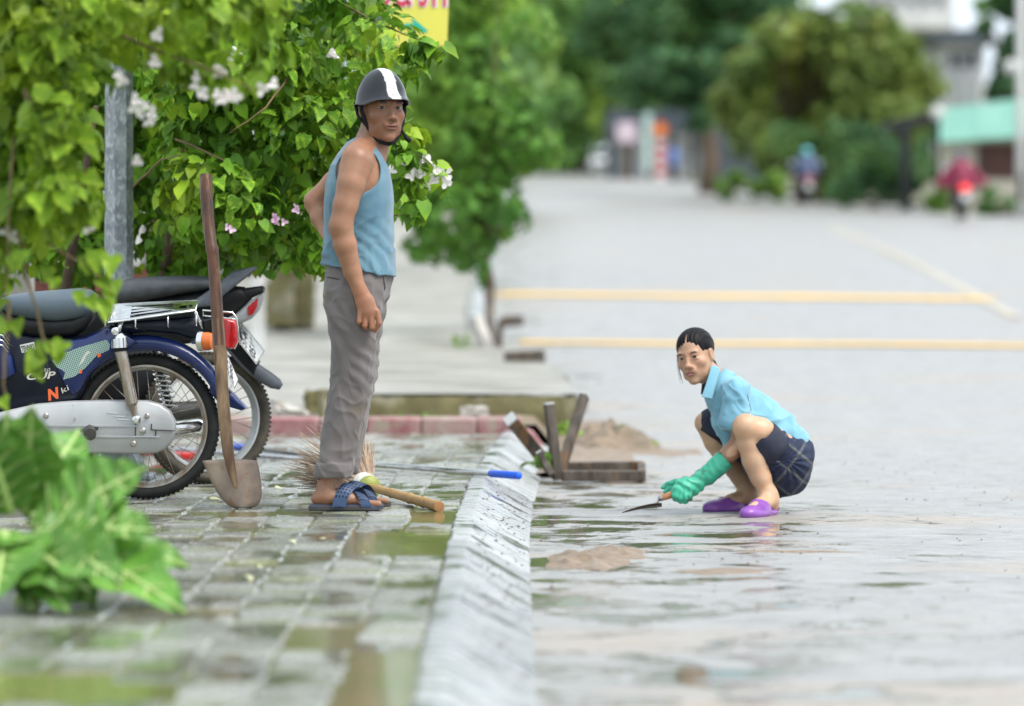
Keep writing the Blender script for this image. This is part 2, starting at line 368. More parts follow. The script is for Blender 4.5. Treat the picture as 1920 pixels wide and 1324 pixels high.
# ------------------------------------------------------------ pavement: base, standing water, pavers
pv = MB(); pv.sheet([[(x + ok(y) * (x > -1), y, -.035) for x in np.linspace(-8, -.27, 4)] for y in np.linspace(4, 23.7, 24)])
pavement = tag(pv.build('pavement', M['mud'], fixn=False), kind='structure')
wm = MB(); wm.sheet([[(x + ok(y) * (x > -1), y, -.0075) for x in np.linspace(-8, -.276, 6)] for y in np.linspace(4, 23.7, 40)])
w = wm.build('puddle_water', M['water'], fixn=False); tag(w, kind='stuff', label='shallow muddy rainwater lying in the low spots of the grey paving', cat='puddle')
PW, PT = .1715, .262
def paver_geo(seed):
    r = random.Random(seed); hx, hy = PW / 2 - .0035, PT / 2 - .0045
    def ring(ix, z):
        n = []
        for (x, y) in ((-1, -1), (0, -1.0), (1, -1), (1, 0), (1, 1), (0, 1), (-1, 1), (-1, 0)):
            wob = (.008 if y == 0 and x else 0)
            n.append((x * (hx - ix) + (wob if x else 0) + r.uniform(-.0015, .0015), y * (hy - ix) + r.uniform(-.002, .002), z))
        return n
    a, b, c = ring(0, -.05), ring(0, -.009), ring(.007, 0)
    vs = a + b + c; fs = [tuple(range(16, 24))]
    for i in range(2):
        for k in range(8): fs.append((i * 8 + k, i * 8 + (k + 1) % 8, (i + 1) * 8 + (k + 1) % 8, (i + 1) * 8 + k))
    return vs, fs
geos = [paver_geo(i) for i in range(8)]
pmesh = []
for g in geos:
    b_ = MB(); b_.add(*g); pmesh.append(b_.mesh('paver', M['paver'], fixn=False))
wet = [(-.37, 14.2, .17, .62, .012), (-.56, 10.6, .09, .4, .010), (-.34, 9.5, .10, .8, .010), (-.31, 15.75, .07, .35, .010), (-.95, 16.1, .25, .25, .006),
       (-.83, 13.2, .10, .15, .008), (-1.25, 14.6, .2, .2, .005), (-.95, 11.3, .12, .15, .008), (-1.1, 9.3, .25, .35, .008), (-.6, 15.2, .1, .12, .008), (-.45, 16.4, .12, .15, .008), (-1.6, 17.5, .3, .3, .006)]
def pz(x, y):
    z = .0015 + .0022 * math.sin(x * 4.1 + 1) * math.sin(y * 2.3 + x)
    for (cx, cy, sx, sy, a) in wet: sx *= 1.15; sy *= 1.2; z -= 1.25 * (a + .004) * math.exp(-((x - cx) / sx) ** 4 - ((y - cy) / sy) ** 4)
    return z
cells = []
ncol = 26; y = 7.6; row = 0
while y < 23.6:
    for c in range(ncol):
        x = -.277 - PW * (c + .5) + ok(y + PT / 2)
        u = 960 + F * x / y
        if u < -60: break
        cells.append((PW * F / y * PT * 7200 / y / y, x, y + PT / 2, row, c))
    y += PT; row += 1
cells.sort(reverse=True)
V = []; Q = []; nv = 0
rest = MB()
for i, (_, x, y, r_, c) in enumerate(cells):
    z = pz(x - ok(y) + .03, y) + random.gauss(0, .0016); rx, ryy = random.gauss(0, .008), random.gauss(0, .007)
    if i < 300:
        o = bpy.data.objects.new('paver', pmesh[random.randrange(8)]); COL.objects.link(o); o.parent = pavement
        o.location = (x + random.gauss(0, .001), y, z); o.rotation_euler = (rx, ryy, random.choice((0, math.pi)) + random.gauss(0, .004) - (ok(y + .2) - ok(y)) / .2)
    else:
        R = Euler((rx, ryy, random.choice((0, math.pi)) - (ok(y + .2) - ok(y)) / .2)).to_matrix(); g = random.choice(geos)
        rest.add([Vector((x, y, z)) + R @ Vector(p) for p in g[0]], g[1])
o = rest.build('distant_pavers', M['paver'], pavement, fixn=False); o['kind'] = 'stuff'

# ------------------------------------------------------------ faded red and white strip closing the pavement, concrete slab, driveway
strip = empty('painted_kerb_strip', (-1.6, 23.9, 0), 'faded red and white painted concrete strip across the far end of the pavers', 'kerb strip')
x = -4.6; k = 0
while x < -.10:
    wd = .26 + (.05 if k % 3 else 0)
    m_ = MB(); m_.box((x + wd / 2, 24.0, .02), (wd - .004, .3, .14), bev=.012)
    m_.build('strip_section', M['pinkred'] if k % 2 else M['pink'], strip, smooth=40); x += wd; k += 1
m_ = MB(); m_.prism([(-.06, 23.85, -.10), (-.06, 23.85, .085), (.12, 23.8, .01), (.20, 23.75, -.10)], (0, .3, 0), bev=.008)
m_.build('strip_section', M['pinkred'], strip)
# slab (raised driveway edge)
def rough_block(c, size, mat_, name, parent=None, seed=0, amp=.02, n=(16, 4, 4), smooth=35):
    r = np.random.default_rng(seed); mb = MB()
    import bmesh
    bm = bmesh.new(); bmesh.ops.create_cube(bm, size=1)
    bmesh.ops.subdivide_edges(bm, edges=bm.edges, cuts=max(n) // 2 if False else 5, use_grid_fill=True)
    for v in bm.verts:
        v.co = Vector((v.co.x * size[0], v.co.y * size[1], v.co.z * size[2]))
        l = [abs(v.co[i]) > size[i] * .49 for i in range(3)]
        if sum(l) >= 2: v.co *= 1 - .03 * r.random()
        v.co += Vector(r.normal(0, amp, 3)) * .5
    me = bpy.data.meshes.new(name); bm.to_mesh(me); bm.free()
    me.transform(Matrix.Translation(Vector(c))); me.materials.append(mat_)
    me.polygons.foreach_set('use_smooth', [True] * len(me.polygons)); me.set_sharp_from_angle(angle=math.radians(smooth))
    o = bpy.data.objects.new(name, me); COL.objects.link(o)
    if parent: o.parent = parent; o.matrix_parent_inverse = Matrix.Translation(-parent.location)
    return o
slab = empty('concrete_slab', (-.4, 26, 0), 'raised pale concrete driveway slab with a mossy brown front edge', 'concrete slab'); slab['kind'] = 'structure'
import bmesh
def edge_wall(x0, x1, y0, z0, z1, seed):
    r = random.Random(seed); nx = 30; rows = []
    for j in range(5):
        row = []
        for i in range(nx + 1):
            x = x0 + (x1 - x0) * i / nx
            row.append((x, y0 + r.uniform(-.012, .012) + (.02 if j == 4 else 0) + (.03 if j == 0 else 0), z0 + (z1 - z0) * j / 4 + (r.uniform(-.008, .006) if j == 4 else 0)))
        rows.append(row)
    return rows
rows = edge_wall(-1.19, .395, 25.9, -.12, .155, 3)
mb = MB(); mb.sheet(rows)
# side faces
mb.sheet([[(.395, 25.92, -.12), (.395, 25.92, .155)], [(.40, 30, -.12), (.37, 30.0, .17 + zr(30) * .6)]])
mb.sheet([[(-1.19, 25.92, -.12), (-1.19, 25.92, .155)], [(-1.2, 27, -.12), (-1.2, 27, .155)]])
mb.build('slab_edge', M['moss'], slab, smooth=40, fixn=False)
top = []
for j, y in enumerate([25.9 + .02, 26.0, 27, 28.5, 30.5, 33, 36, 40]):
    top.append([(x + (0 if j else 0), y + (random.uniform(-.02, .02) if j < 1 else 0), .158 + zr(y) * .55 + (0 if y < 33 else (y - 33) * .006)) for x in np.linspace(-1.19, .39 - max(0, y - 30) * .06, 14)])
mb = MB(); mb.sheet(top); mb.build('slab_top', M['conc'], slab, smooth=True, fixn=False)
# far pavement and yard on the left, following the slope
mb = MB()
yy = np.concatenate([np.arange(24.2, 60, 1.5), np.arange(60, 330, 10.)])
mb.sheet([[(x, y, (.0 if x > -2 else .012) + zfar(y) - .02) for x in (-60, -20, -8, -4, -2, -1.2, -.27 + xl(y) + ok(y))] for y in yy])
tag(mb.build('far_pavement', M['conc'], smooth=True, fixn=False), kind='structure')
mb = MB(); yy = np.concatenate([np.arange(60, 100, 5), np.arange(100, 340, 10.)])
mb.sheet([[(x, y, -.11 + zfar(y) + .12) for x in (xr(y) - .1, xr(y) + 1.5, xr(y) + 3, 40, 120)] for y in yy])
tag(mb.build('verge', M['ground'], smooth=True, fixn=False), kind='structure')

mb = MB(); mb.sheet([[(x, y, .012 + .035 * random.random() - (.10 if x > .2 else 0)) for x in np.linspace(-6, .35, 60)] for y in np.linspace(24.1, 25.95, 9)])
tag(mb.build('soil_strip', M['soil'], smooth=True, fixn=False), kind='structure')
mb = MB(); mb.sheet([[(x, y, zroad(max(x, 0), y) + .012 + .02 * random.random() * (1 - abs(x - .25) / .45)) for x in np.linspace(-.15, .65, 16)] for y in np.linspace(21.0, 28, 30)])
tag(mb.build('silt', M['mud'], smooth=True, fixn=False), kind='structure')
# ------------------------------------------------------------ foliage
def leafmat(name, c1, c2, c3, trans=.3, rough=.5, spec=.25, s=3, c3amt=(.5, .65), rnd=.35):
    return mat(name, c1, c2, rough=rough, scale=s, c3=c3, c3scale=s * .4, c3amt=c3amt, rnd=rnd, trans=trans, spec=spec)
M['leaf_a'] = leafmat('bougainvillea_leaf_near', (.19, .32, .018), (.10, .20, .015), (.30, .42, .03), trans=.3, s=5)
M['leaf_b'] = leafmat('bougainvillea_leaf', (.18, .36, .020), (.07, .18, .018), (.34, .48, .03), trans=.25, s=6)
M['leaf_road'] = leafmat('street_tree_leaf', (.12, .28, .04), (.07, .18, .035), (.26, .42, .06), s=1.2)
M['leaf_dark'] = leafmat('dark_tree_leaf', (.085, .19, .065), (.06, .14, .06), (.18, .32, .07), s=.5)
M['leaf_mid'] = leafmat('mid_tree_leaf', (.17, .32, .075), (.11, .23, .065), (.36, .50, .09), s=.5)
M['leaf_olive'] = leafmat('olive_tree_leaf', (.21, .27, .055), (.13, .21, .05), (.38, .26, .06), s=.5, c3amt=(.5, .7))
M['leaf_weed'] = leafmat('weed_leaf', (.16, .30, .04), (.10, .20, .03), (.22, .34, .06), s=1)
M['leaf_big'] = mat('broad_leaf', (.16, .36, .05), (.08, .21, .03), rough=.4, scale=5, rnd=.28, trans=.2, bump=.004, bscale=30)
M['vein'] = mat('pale_leaf_vein', (.42, .56, .20), rough=.45)
M['bark'] = mat('brown_bark', (.16, .11, .07), (.09, .065, .045), rough=.85, scale=12, stretch=(1, 1, .3), bump=.008, bscale=30)
M['twig'] = mat('brown_twig', (.20, .14, .06), (.12, .09, .04), rough=.8, scale=20)
M['bract'] = mat('white_bract', (.86, .84, .80), (.82, .74, .76), rough=.6, scale=30, trans=.3)
M['bract_pink'] = mat('pink_bract', (.72, .42, .62), (.80, .60, .72), rough=.6, scale=30, trans=.3)

def frames(nrm, tip):
    nrm = nrm / np.linalg.norm(nrm, axis=1, keepdims=True)
    t = tip - (tip * nrm).sum(1, keepdims=True) * nrm
    t /= np.linalg.norm(t, axis=1, keepdims=True) + 1e-9
    x = np.cross(t, nrm)
    return x, t, nrm
def scatter_mesh(name, shape_v, shape_f, C, X, T, N, S, mat_, parent=None, smooth=True, kind=None):
    sv = np.asarray(shape_v, float); n = len(C)
    V = C[:, None, :] + S[:, None, None] * (sv[None, :, 0:1] * X[:, None, :] + sv[None, :, 1:2] * T[:, None, :] + sv[None, :, 2:3] * N[:, None, :])
    V = V.reshape(-1, 3); k = len(sv)
    Q = (np.asarray(shape_f)[None] + (np.arange(n) * k)[:, None, None]).reshape(-1, len(shape_f[0]))
    return np_mesh(name, V, Q, mat_, smooth, parent)
# heart-shaped leaf as triangles
HV = [(0, 0, 0), (0, .35, -.02), (0, .7, -.03), (0, 1.06, -.16), (-.30, -.10, .05), (-.46, .22, .10), (-.33, .60, .07), (.30, -.10, .05), (.46, .22, .10), (.33, .60, .07)]
HF = [(0, 1, 5), (0, 5, 4), (1, 2, 6), (1, 6, 5), (2, 3, 6), (0, 8, 1), (0, 7, 8), (1, 9, 2), (1, 8, 9), (2, 9, 3)]
QV = [(-.5, 0, 0), (0, -.6, .06), (.5, 0, 0), (0, .7, -.06)]
QF = [(0, 1, 2, 3)]
def heart_mesh(mat_, seed):
    r = random.Random(seed); mb = MB(); b = r.uniform(.6, 1.6)
    mb.add([(x * r.uniform(.9, 1.1), y, z * b) for x, y, z in HV], HF); return mb.mesh('leaf', mat_, smooth=True, fixn=False)
def leaf_frames(out, n, droop=.9, rnd=.55):
    nrm = out + np.array([0, -.15, .55]) + rng.normal(0, rnd, (n, 3))
    tip = out * .5 + np.array([0, 0, -droop]) + rng.normal(0, .45, (n, 3))
    return frames(nrm, tip)
def lobes_in(polys, d0, d1, n, r0, r1):
    L = []
    def inside(u, v, poly):
        c = False; j = len(poly) - 1
        for i in range(len(poly)):
            if (poly[i][1] > v) != (poly[j][1] > v) and u < (poly[j][0] - poly[i][0]) * (v - poly[i][1]) / (poly[j][1] - poly[i][1]) + poly[i][0]: c = not c
            j = i
        return c
    us = [p[0] for p in polys]; vs = [p[1] for p in polys]
    while len(L) < n:
        u, v = random.uniform(min(us), max(us)), random.uniform(min(vs), max(vs))
        if inside(u, v, polys):
            d = random.uniform(d0, d1); L.append((P(u, v, d), random.uniform(r0, r1)))
    return L
def hedge(name, label, cat, mat_, lobes, n, size, loc, nobj=300, facing=True):
    root = empty(name, loc, label, cat)
    C = []; O = []
    w = np.array([r * r for _, r in lobes]); w /= w.sum(); idx = rng.choice(len(lobes), n * 3, p=w)
    dirs = rng.normal(0, 1, (n * 3, 3)); dirs /= np.linalg.norm(dirs, axis=1, keepdims=True)
    ctr = np.array([tuple(c) for c, _ in lobes]); rad = np.array([r for _, r in lobes])
    rr = rad[idx] * rng.uniform(.75, 1.08, n * 3)
    pts = ctr[idx] + dirs * rr[:, None] * np.array([1, .8, .9])
    keep = (dirs[:, 1] < .45) if facing else np.ones(len(dirs), bool)
    pts, dirs = pts[keep][:n], dirs[keep][:n]
    m = len(pts); X, T, N = leaf_frames(dirs, m); S = rng.uniform(.55, 1.2, m) * size
    order = np.argsort(pts[:, 1] - .5 * S * 4); ob, re_ = order[:nobj], order[nobj:]
    ms = [heart_mesh(mat_, i) for i in range(5)]
    for i in ob:
        o = bpy.data.objects.new('leaf', ms[int(i) % 5]); COL.objects.link(o); o.parent = root
        Rm = Matrix((X[i], T[i], N[i])).transposed() * float(S[i]); m4 = Rm.to_4x4(); m4.translation = Vector(pts[i]) - root.location
        o.matrix_basis = m4
    if len(re_):
        o = scatter_mesh('foliage', HV, HF, pts[re_], X[re_], T[re_], N[re_], S[re_], mat_, root); o['kind'] = 'stuff'
    return root
def blossom_mesh(mat_, seed):
    r = random.Random(seed); mb = MB()
    for k in range(3):
        a = k * 2.094 + r.uniform(-.2, .2)
        R = Matrix.Rotation(a, 3, 'Z')
        mb.add([R @ Vector(p) for p in ((0, 0, 0), (-.42, .35, .28), (-.32, .8, .42), (0, 1.05, .40), (.32, .8, .42), (.42, .35, .28), (0, .5, .12))],
               [(0, 6, 1), (1, 6, 2), (2, 6, 3), (3, 6, 4), (4, 6, 5), (5, 6, 0)])
    return mb.mesh('flower', mat_, smooth=True, fixn=False)
BM = {k: [blossom_mesh(M[k], i) for i in range(3)] for k in ('bract', 'bract_pink')}
def flowers(root, spots, kind, size=.036, per=3, spread=.02):
    for (u, v, d) in spots:
        for k in range(per):
            o = bpy.data.objects.new('flower', random.choice(BM[kind])); COL.objects.link(o); o.parent = root
            c = P(u, v, d) + Vector([random.gauss(0, spread) for _ in range(3)])
            o.location = c - root.location; s = size * random.uniform(.8, 1.15); o.scale = (s, s, s)
            o.rotation_euler = (math.radians(random.uniform(40, 130)), random.uniform(-.6, .6), random.uniform(-.9, .9))
def twigs(root, paths, r=.004, mat_=None, name='branch'):
    for p in paths:
        mb = MB(); q = []
        pts = [P(*a) for a in p]
        for i in range(len(pts) - 1):
            for k in range(4):
                f = k / 4; q.append(pts[i].lerp(pts[i + 1], f) + Vector([random.gauss(0, r * .8) for _ in range(3)]))
        q.append(pts[-1]); n = len(q)
        mb.tube(q, [r * (1.5 - 1.1 * i / n) for i in range(n)], 6); mb.build(name, mat_ or M['twig'], root, smooth=True)
# --- sharp hedge behind the man and the pole
polyB = [(330, -90), (690, -90), (680, -10), (690, 40), (740, 78), (730, 90), (670, 120), (690, 180), (680, 250), (725, 285), (770, 325), (790, 350), (720, 345), (700, 400), (640, 470), (560, 465), (520, 430), (470, 470), (400, 455), (340, 470), (330, 420)]
LB = lobes_in(polyB, 17.9, 18.9, 120, .10, .20) + lobes_in([(330, 420), (500, 420), (490, 470), (400, 520), (330, 510)], 18.9, 19.4, 20, .09, .14) + lobes_in([(60, -90), (360, -90), (360, 500), (240, 520), (60, 470)], 19.2, 19.8, 90, .10, .19)
hb = hedge('bougainvillea_bush', 'leafy green bougainvillea with drooping heart leaves behind the helmeted man and the shovel', 'bush', M['leaf_b'], LB, 11000, .066, (-1.1, 18.6, 0))
LX = lobes_in([(745, 235), (790, 240), (785, 265), (750, 270)], 17.8, 18, 4, .04, .06) + lobes_in([(740, 300), (810, 310), (820, 345), (745, 350)], 17.8, 18, 6, .05, .07) + lobes_in([(770, 385), (800, 385), (800, 400), (770, 400)], 17.8, 18, 2, .03, .04) + lobes_in([(775, 80), (825, 85), (825, 97), (780, 95)], 17.8, 18, 4, .02, .035)
C = []
pts = []; outs = []
for c, r in LX:
    for k in range(14):
        dd = rng.normal(0, 1, 3); dd /= np.linalg.norm(dd); pts.append(np.array(c) + dd * r); outs.append(dd)
pts = np.array(pts); outs = np.array(outs); X, T, N = leaf_frames(outs, len(pts)); S = rng.uniform(.5, 1.1, len(pts)) * .075
o = scatter_mesh('spray_leaves', HV, HF, pts, X, T, N, S, M['leaf_b'], hb); o['kind'] = 'stuff'
twigs(hb, [[(700, 330, 18.2), (760, 330, 18), (815, 335, 17.9)], [(660, 250, 18.2), (740, 255, 18.0), (785, 250, 17.9)], [(600, -20, 18.2), (700, 40, 18), (825, 90, 17.9)], [(330, 260, 18.2), (420, 300, 18), (480, 420, 18)], [(560, 120, 17.9), (500, 200, 17.8), (430, 250, 17.8)], [(640, 420, 18.2), (720, 410, 18), (795, 392, 17.9)], [(250, 350, 18), (300, 300, 17.9), (340, 290, 17.8)]])
# woody stems reaching the ground
for (u0, u1) in ((60, 120), (240, 300)):
    mb = MB(); q = [P(u0, 868, 19.6), P(u0 + 10, 700, 19.5), P(u1, 560, 19.2), P(u1 + 30, 380, 18.8), P(u1 + 60, 200, 18.6)]
    mb.tube(q, [.035, .03, .026, .02, .012], 8); mb.build('stem', M['bark'], hb, smooth=True)
flowers(hb, [(822, 325, 17.8), (828, 335, 17.8), (770, 325, 17.8), (800, 302, 17.8), (742, 320, 17.8), (800, 345, 17.9)], 'bract', .026, 4, .016)
flowers(hb, [(512, 408, 17.5), (524, 417, 17.5), (556, 392, 17.5), (433, 430, 17.8)], 'bract_pink', .022, 2, .006)
flowers(hb, [(620, 102, 17.8), (440, 98, 17.5), (432, 105, 17.5)], 'bract', .028, 2, .008)
# --- out-of-focus nearer branches upper left
polyA = [(-70, -90), (500, -90), (500, 20), (470, 95), (500, 170), (380, 150), (330, 75), (260, 60), (200, 100), (130, 190), (110, 300), (125, 400), (90, 440), (50, 400), (0, 430), (-30, 540), (-70, 540)]
LA = lobes_in(polyA, 12.6, 14.2, 100, .06, .11) + lobes_in([(-70, 150), (120, 150), (130, 380), (100, 440), (30, 450), (-70, 520)], 12.8, 14.4, 45, .06, .10)
ha = hedge('bougainvillea_bush', 'blurred yellow-green bougainvillea branches hanging nearest the camera over the blue motorbike seat', 'bush', M['leaf_a'], LA, 3900, .070, (-1.6, 13.4, 0))
LX = [(u, v) for (u, v) in ((150, 545), (165, 555), (190, 520), (205, 535), (90, 500), (100, 520), (30, 600), (80, 640), (70, 660), (95, 640), (110, 655), (60, 680), (20, 480), (40, 470), (0, 560), (10, 600), (120, 640), (195, 560), (215, 525), (20, 790), (5, 745), (160, 480), (180, 470), (210, 480))]
pts = np.array([tuple(P(u, v, 12.7)) for u, v in LX]); X, T, N = leaf_frames(np.tile([0, -1, 0.], (len(pts), 1)), len(pts), 1.2, .3); S = rng.uniform(.7, 1.1, len(pts)) * .068
ms = [heart_mesh(M['leaf_a'], 50 + i) for i in range(3)]
for i in range(len(pts)):
    o = bpy.data.objects.new('leaf', ms[i % 3]); COL.objects.link(o); o.parent = ha
    m4 = (Matrix((X[i], T[i], N[i])).transposed() * float(S[i])).to_4x4(); m4.translation = Vector(pts[i]) - ha.location; o.matrix_basis = m4
twigs(ha, [[(30, 420, 13), (110, 470, 12.8), (200, 520, 12.7)], [(20, 380, 13), (60, 560, 12.8), (85, 645, 12.7), (120, 640, 12.7)], [(200, 60, 13.2), (340, 110, 13), (480, 170, 12.9)], [(40, 150, 13), (20, 330, 12.8), (10, 560, 12.7)], [(20, 560, 12.7), (5, 700, 12.7), (15, 785, 12.7)]], .004)
mb = MB(); mb.tube([Vector((-2.25, 13.6, -.02)), Vector((-2.2, 13.5, .5)), P(-80, 560, 13.4), P(-20, 300, 13.4), P(120, 60, 13.4)], [.04, .035, .03, .022, .012], 8); mb.build('stem', M['bark'], ha, smooth=True)
flowers(ha, [(372, 158, 12.9), (392, 175, 12.9), (412, 183, 12.9), (432, 182, 12.9), (452, 190, 12.9), (420, 172, 12.9), (272, 205, 12.8), (274, 217, 12.8), (226, 145, 12.8), (290, 65, 12.8), (292, 112, 12.8), (252, 315, 12.8), (165, 420, 12.8), (15, 435, 12.9), (248, 192, 12.8), (492, 160, 13), (415, 130, 13)], 'bract', .023, 2, .011)

# --- broad-leaved plant, lower left, close to the camera
bp = empty('broad_leaf_plant', P(30, 1130, 11.6), 'blurred plant with large lobed pale-veined leaves low in front of the motorbike chain case', 'plant')
def broad_leaf(base, tip, w, nrm, lobes=4, curl=.12, seed=0):
    r = random.Random(seed); base, tip = Vector(base), Vector(tip); ax = tip - base; L = ax.length; t = ax.normalized()
    n = Vector(nrm); n = (n - n.dot(t) * t).normalized(); x = t.cross(n)
    K = 26; left = []; mid = []; right = []; ri = []; le = []
    for i in range(K + 1):
        s = i / K
        env = (math.sin(math.pi * min(1, s * 1.02) ** .8) ** .8) * (1 - .25 * s)
        lob = 1 - .17 * abs(math.sin(s * math.pi * (lobes + .5))) ** 4
        tooth = 1 + .02 * (1 if i % 2 else -1)
        wid = w * 1.65 * env * lob * tooth + .004
        c = base + ax * s + n * (-curl * L * (s - .3) ** 2)
        mid.append(c)
        sh = t * (.14 * w * env * (1 if i % 2 else .5))
        up = n * (wid * .28)
        wob = n * (.09 * w * math.sin(s * 22 + seed))
        left.append(c - x * wid * .5 + up * .25 + sh * .5 + n * .014 * math.sin(s * 40)); le.append(c - x * wid + up + sh + wob)
        right.append(c + x * wid * .5 + up * .25 + sh * .5 + n * .014 * math.sin(s * 38)); ri.append(c + x * wid + up + sh - wob)
    mb = MB(); mb.sheet([le, left, mid, right, ri]); o = mb.build('leaf', M['leaf_big'], bp, smooth=True, fixn=False)
    v = MB(); v.tube([m + n * .002 for m in mid], [.012 * (1 - i / (K + 4)) + .002 for i in range(K + 1)], 6)
    for i in range(3, K - 3, 4):
        for a, b in ((left, le), (right, ri)):
            v.tube([mid[i] + n * .002, a[i + 1].lerp(mid[i + 1], 0) + n * .003, b[min(K, i + 3)].lerp(a[i + 2], .25) + n * .003], [.006, .0045, .002], 5)
    vo = v.build('vein', M['vein'], o, smooth=True)
    return o
BLv = [((90, 1000, 11.6), (345, 1130, 11.2), .085, (.2, -.75, .7), 3), ((60, 985, 11.7), (355, 1050, 11.6), .075, (0, -.6, .9), 3), ((70, 995, 11.6), (270, 870, 11.5), .085, (-.3, -.8, .5), 4),
       ((45, 960, 11.7), (60, 770, 11.5), .075, (.1, -1, .1), 3), ((20, 960, 11.6), (-30, 800, 11.4), .08, (.2, -1, .2), 3), ((80, 1010, 11.5), (220, 1075, 11.0), .07, (.1, -.9, .4), 4), ((40, 1010, 11.6), (120, 1130, 11.1), .07, (0, -1, .4), 3),
       ((30, 1000, 11.6), (-40, 1110, 11.2), .08, (0, -1, .4), 3), ((60, 980, 11.9), (240, 925, 12.3), .08, (-.2, -.5, .9), 3), ((20, 950, 11.9), (120, 850, 12.2), .075, (0, -.9, .5), 3), ((30, 930, 11.8), (-60, 880, 11.9), .09, (0, -.9, .5), 3),
       ((80, 1000, 11.9), (300, 1000, 12.3), .08, (0, -.4, 1), 3), ((40, 1020, 11.7), (60, 1120, 11.2), .07, (.2, -1, .2), 2), ((10, 960, 12), (30, 830, 12.2), .07, (0, -1, .2), 3), ((0, 1000, 11.5), (-60, 1000, 11.2), .1, (0, -1, .4), 3),
       ((80, 1005, 11.7), (330, 1095, 11.5), .07, (.2, -.3, 1), 3), ((60, 1010, 11.6), (180, 1130, 11.5), .07, (0, -.9, .5), 3),
       ((50, 960, 11.8), (150, 800, 12.0), .08, (0, -.95, .3), 3), ((60, 970, 11.8), (215, 905, 11.7), .085, (-.2, -.7, .7), 3), ((10, 940, 11.7), (10, 780, 11.6), .08, (0, -1, .2), 3), ((70, 1000, 11.5), (290, 985, 11.4), .09, (0, -.55, .85), 3), ((40, 1020, 11.4), (160, 1095, 11.1), .08, (0, -.9, .5), 3), ((10, 1000, 11.4), (-10, 1110, 11.1), .09, (0, -1, .3), 3), ((-20, 960, 11.6), (-80, 780, 11.6), .1, (0, -1, .2), 3)]
for i, (b, t, w, n, l) in enumerate(BLv): broad_leaf(P(*b), P(*t), w, n, l, seed=i)
m_ = MB()
for k in range(6): m_.tube([P(30 + k * 8, 1137, 11.55), P(40 + 8 * k, 1080, 11.6), P(45 + 6 * k, 1000, 11.65)], [.009, .008, .006], 6)
m_.build('stem', M['vein'], bp, smooth=True)

# --- trees and bushes further off
def cloud(parent, lobes, n, size, mat_, name='crown', flat=.8):
    w = np.array([r ** 2 for _, r in lobes]); w /= w.sum(); idx = rng.choice(len(lobes), n, p=w)
    ctr = np.array([tuple(c) for c, _ in lobes]); rad = np.array([r for _, r in lobes])
    d = rng.normal(0, 1, (n, 3)); d /= np.linalg.norm(d, axis=1, keepdims=True)
    pts = ctr[idx] + d * (rad[idx] * rng.uniform(.55, 1.1, n) ** .6)[:, None] * np.array([1, 1, flat])
    X, T, N = frames(d + rng.normal(0, .8, (n, 3)) + np.array([0, 0, .5]), rng.normal(0, 1, (n, 3)) + np.array([0, 0, -.6]))
    return scatter_mesh(name, QV, QF, pts, X, T, N, rng.uniform(.6, 1.3, n) * size, mat_, parent, smooth=False)
def tree(label, u, d, base_z, lobes_uv, dd, n, size, mat_, trunk_u=None, trunk_r=.15, trunk_top_v=200, name='broadleaf_tree', group=None):
    x = (u - 960) * d / F
    root = empty(name, (x, d, base_z), label, 'tree', group)
    L = []
    for (lu, lv, r) in lobes_uv:
        for k in range(5): 
            rr = r * random.uniform(.45, .8) * d / F
            L.append((P(lu + random.gauss(0, r * .45), lv + random.gauss(0, r * .38), d + random.uniform(-dd, dd)), rr))
    cloud(root, L, n, size, mat_)
    tx = ((trunk_u or u) - 960) * d / F; top = P((trunk_u or u), trunk_top_v, d)
    mb = MB(); q = [Vector((x, d, base_z - .2))]
    for k in range(1, 6): q.append(Vector((x, d, base_z)).lerp(top, k / 5) + Vector((random.gauss(0, trunk_r * .4), random.gauss(0, trunk_r * .4), 0)))
    mb.tube(q, [trunk_r * (1.25 - .12 * i) for i in range(6)], 10)
    mb.build('trunk', M['bark'], root, smooth=True)
    mb = MB()
    for c, r in L[::4]:
        st = q[3].lerp(q[5], random.random()); mb.tube([st, st.lerp(c, .5) + Vector((0, 0, r * .2)), c], [trunk_r * .4, trunk_r * .3, trunk_r * .12], 6)
    mb.build('limb', M['bark'], root, smooth=True)
    return root
tree('leafy green street tree with a low crown on the pavement edge behind the helmeted man', 925, 40, zfar(40) - .02, [(900, -60, 90), (860, 30, 90), (930, 90, 80), (830, 130, 90), (900, 200, 100), (975, 250, 60), (1000, 290, 40), (860, 290, 90), (940, 330, 70), (800, 240, 60), (830, 370, 70), (900, 410, 60), (870, 440, 45), (895, 480, 25), (800, 430, 40), (925, 440, 35), (770, 380, 50), (850, 465, 45), (800, 460, 40), (905, 505, 22), (940, 400, 45)], .7, 6800, .09, M['leaf_road'], trunk_u=905, trunk_r=.035, trunk_top_v=380, name='street_tree')
tree('wide rounded tree with olive and rusty leaves above the rider in a blue jacket', 1500, 130, zfar(130), [(1560, 140, 115), (1450, 130, 100), (1640, 160, 90), (1420, 200, 80), (1520, 230, 90), (1620, 220, 90), (1700, 200, 60), (1560, 75, 65), (1480, 75, 60), (1640, 80, 55), (1400, 160, 60), (1720, 150, 45), (1690, 110, 50), (1660, 260, 50), (1480, 270, 60), (1570, 280, 60)], 2.2, 9500, .30, M['leaf_olive'], trunk_r=.16, trunk_top_v=220)
tree('tall dark tree with a bare brown trunk left of the wide olive tree', 1325, 150, zfar(150), [(1280, 40, 120), (1250, 120, 80), (1330, 0, 110), (1200, 70, 90), (1290, 165, 45), (1230, 160, 40), (1380, -20, 80), (1340, 100, 60), (1170, 150, 50), (1310, 210, 30)], 3, 7000, .42, M['leaf_dark'], trunk_u=1335, trunk_r=.28, trunk_top_v=60)
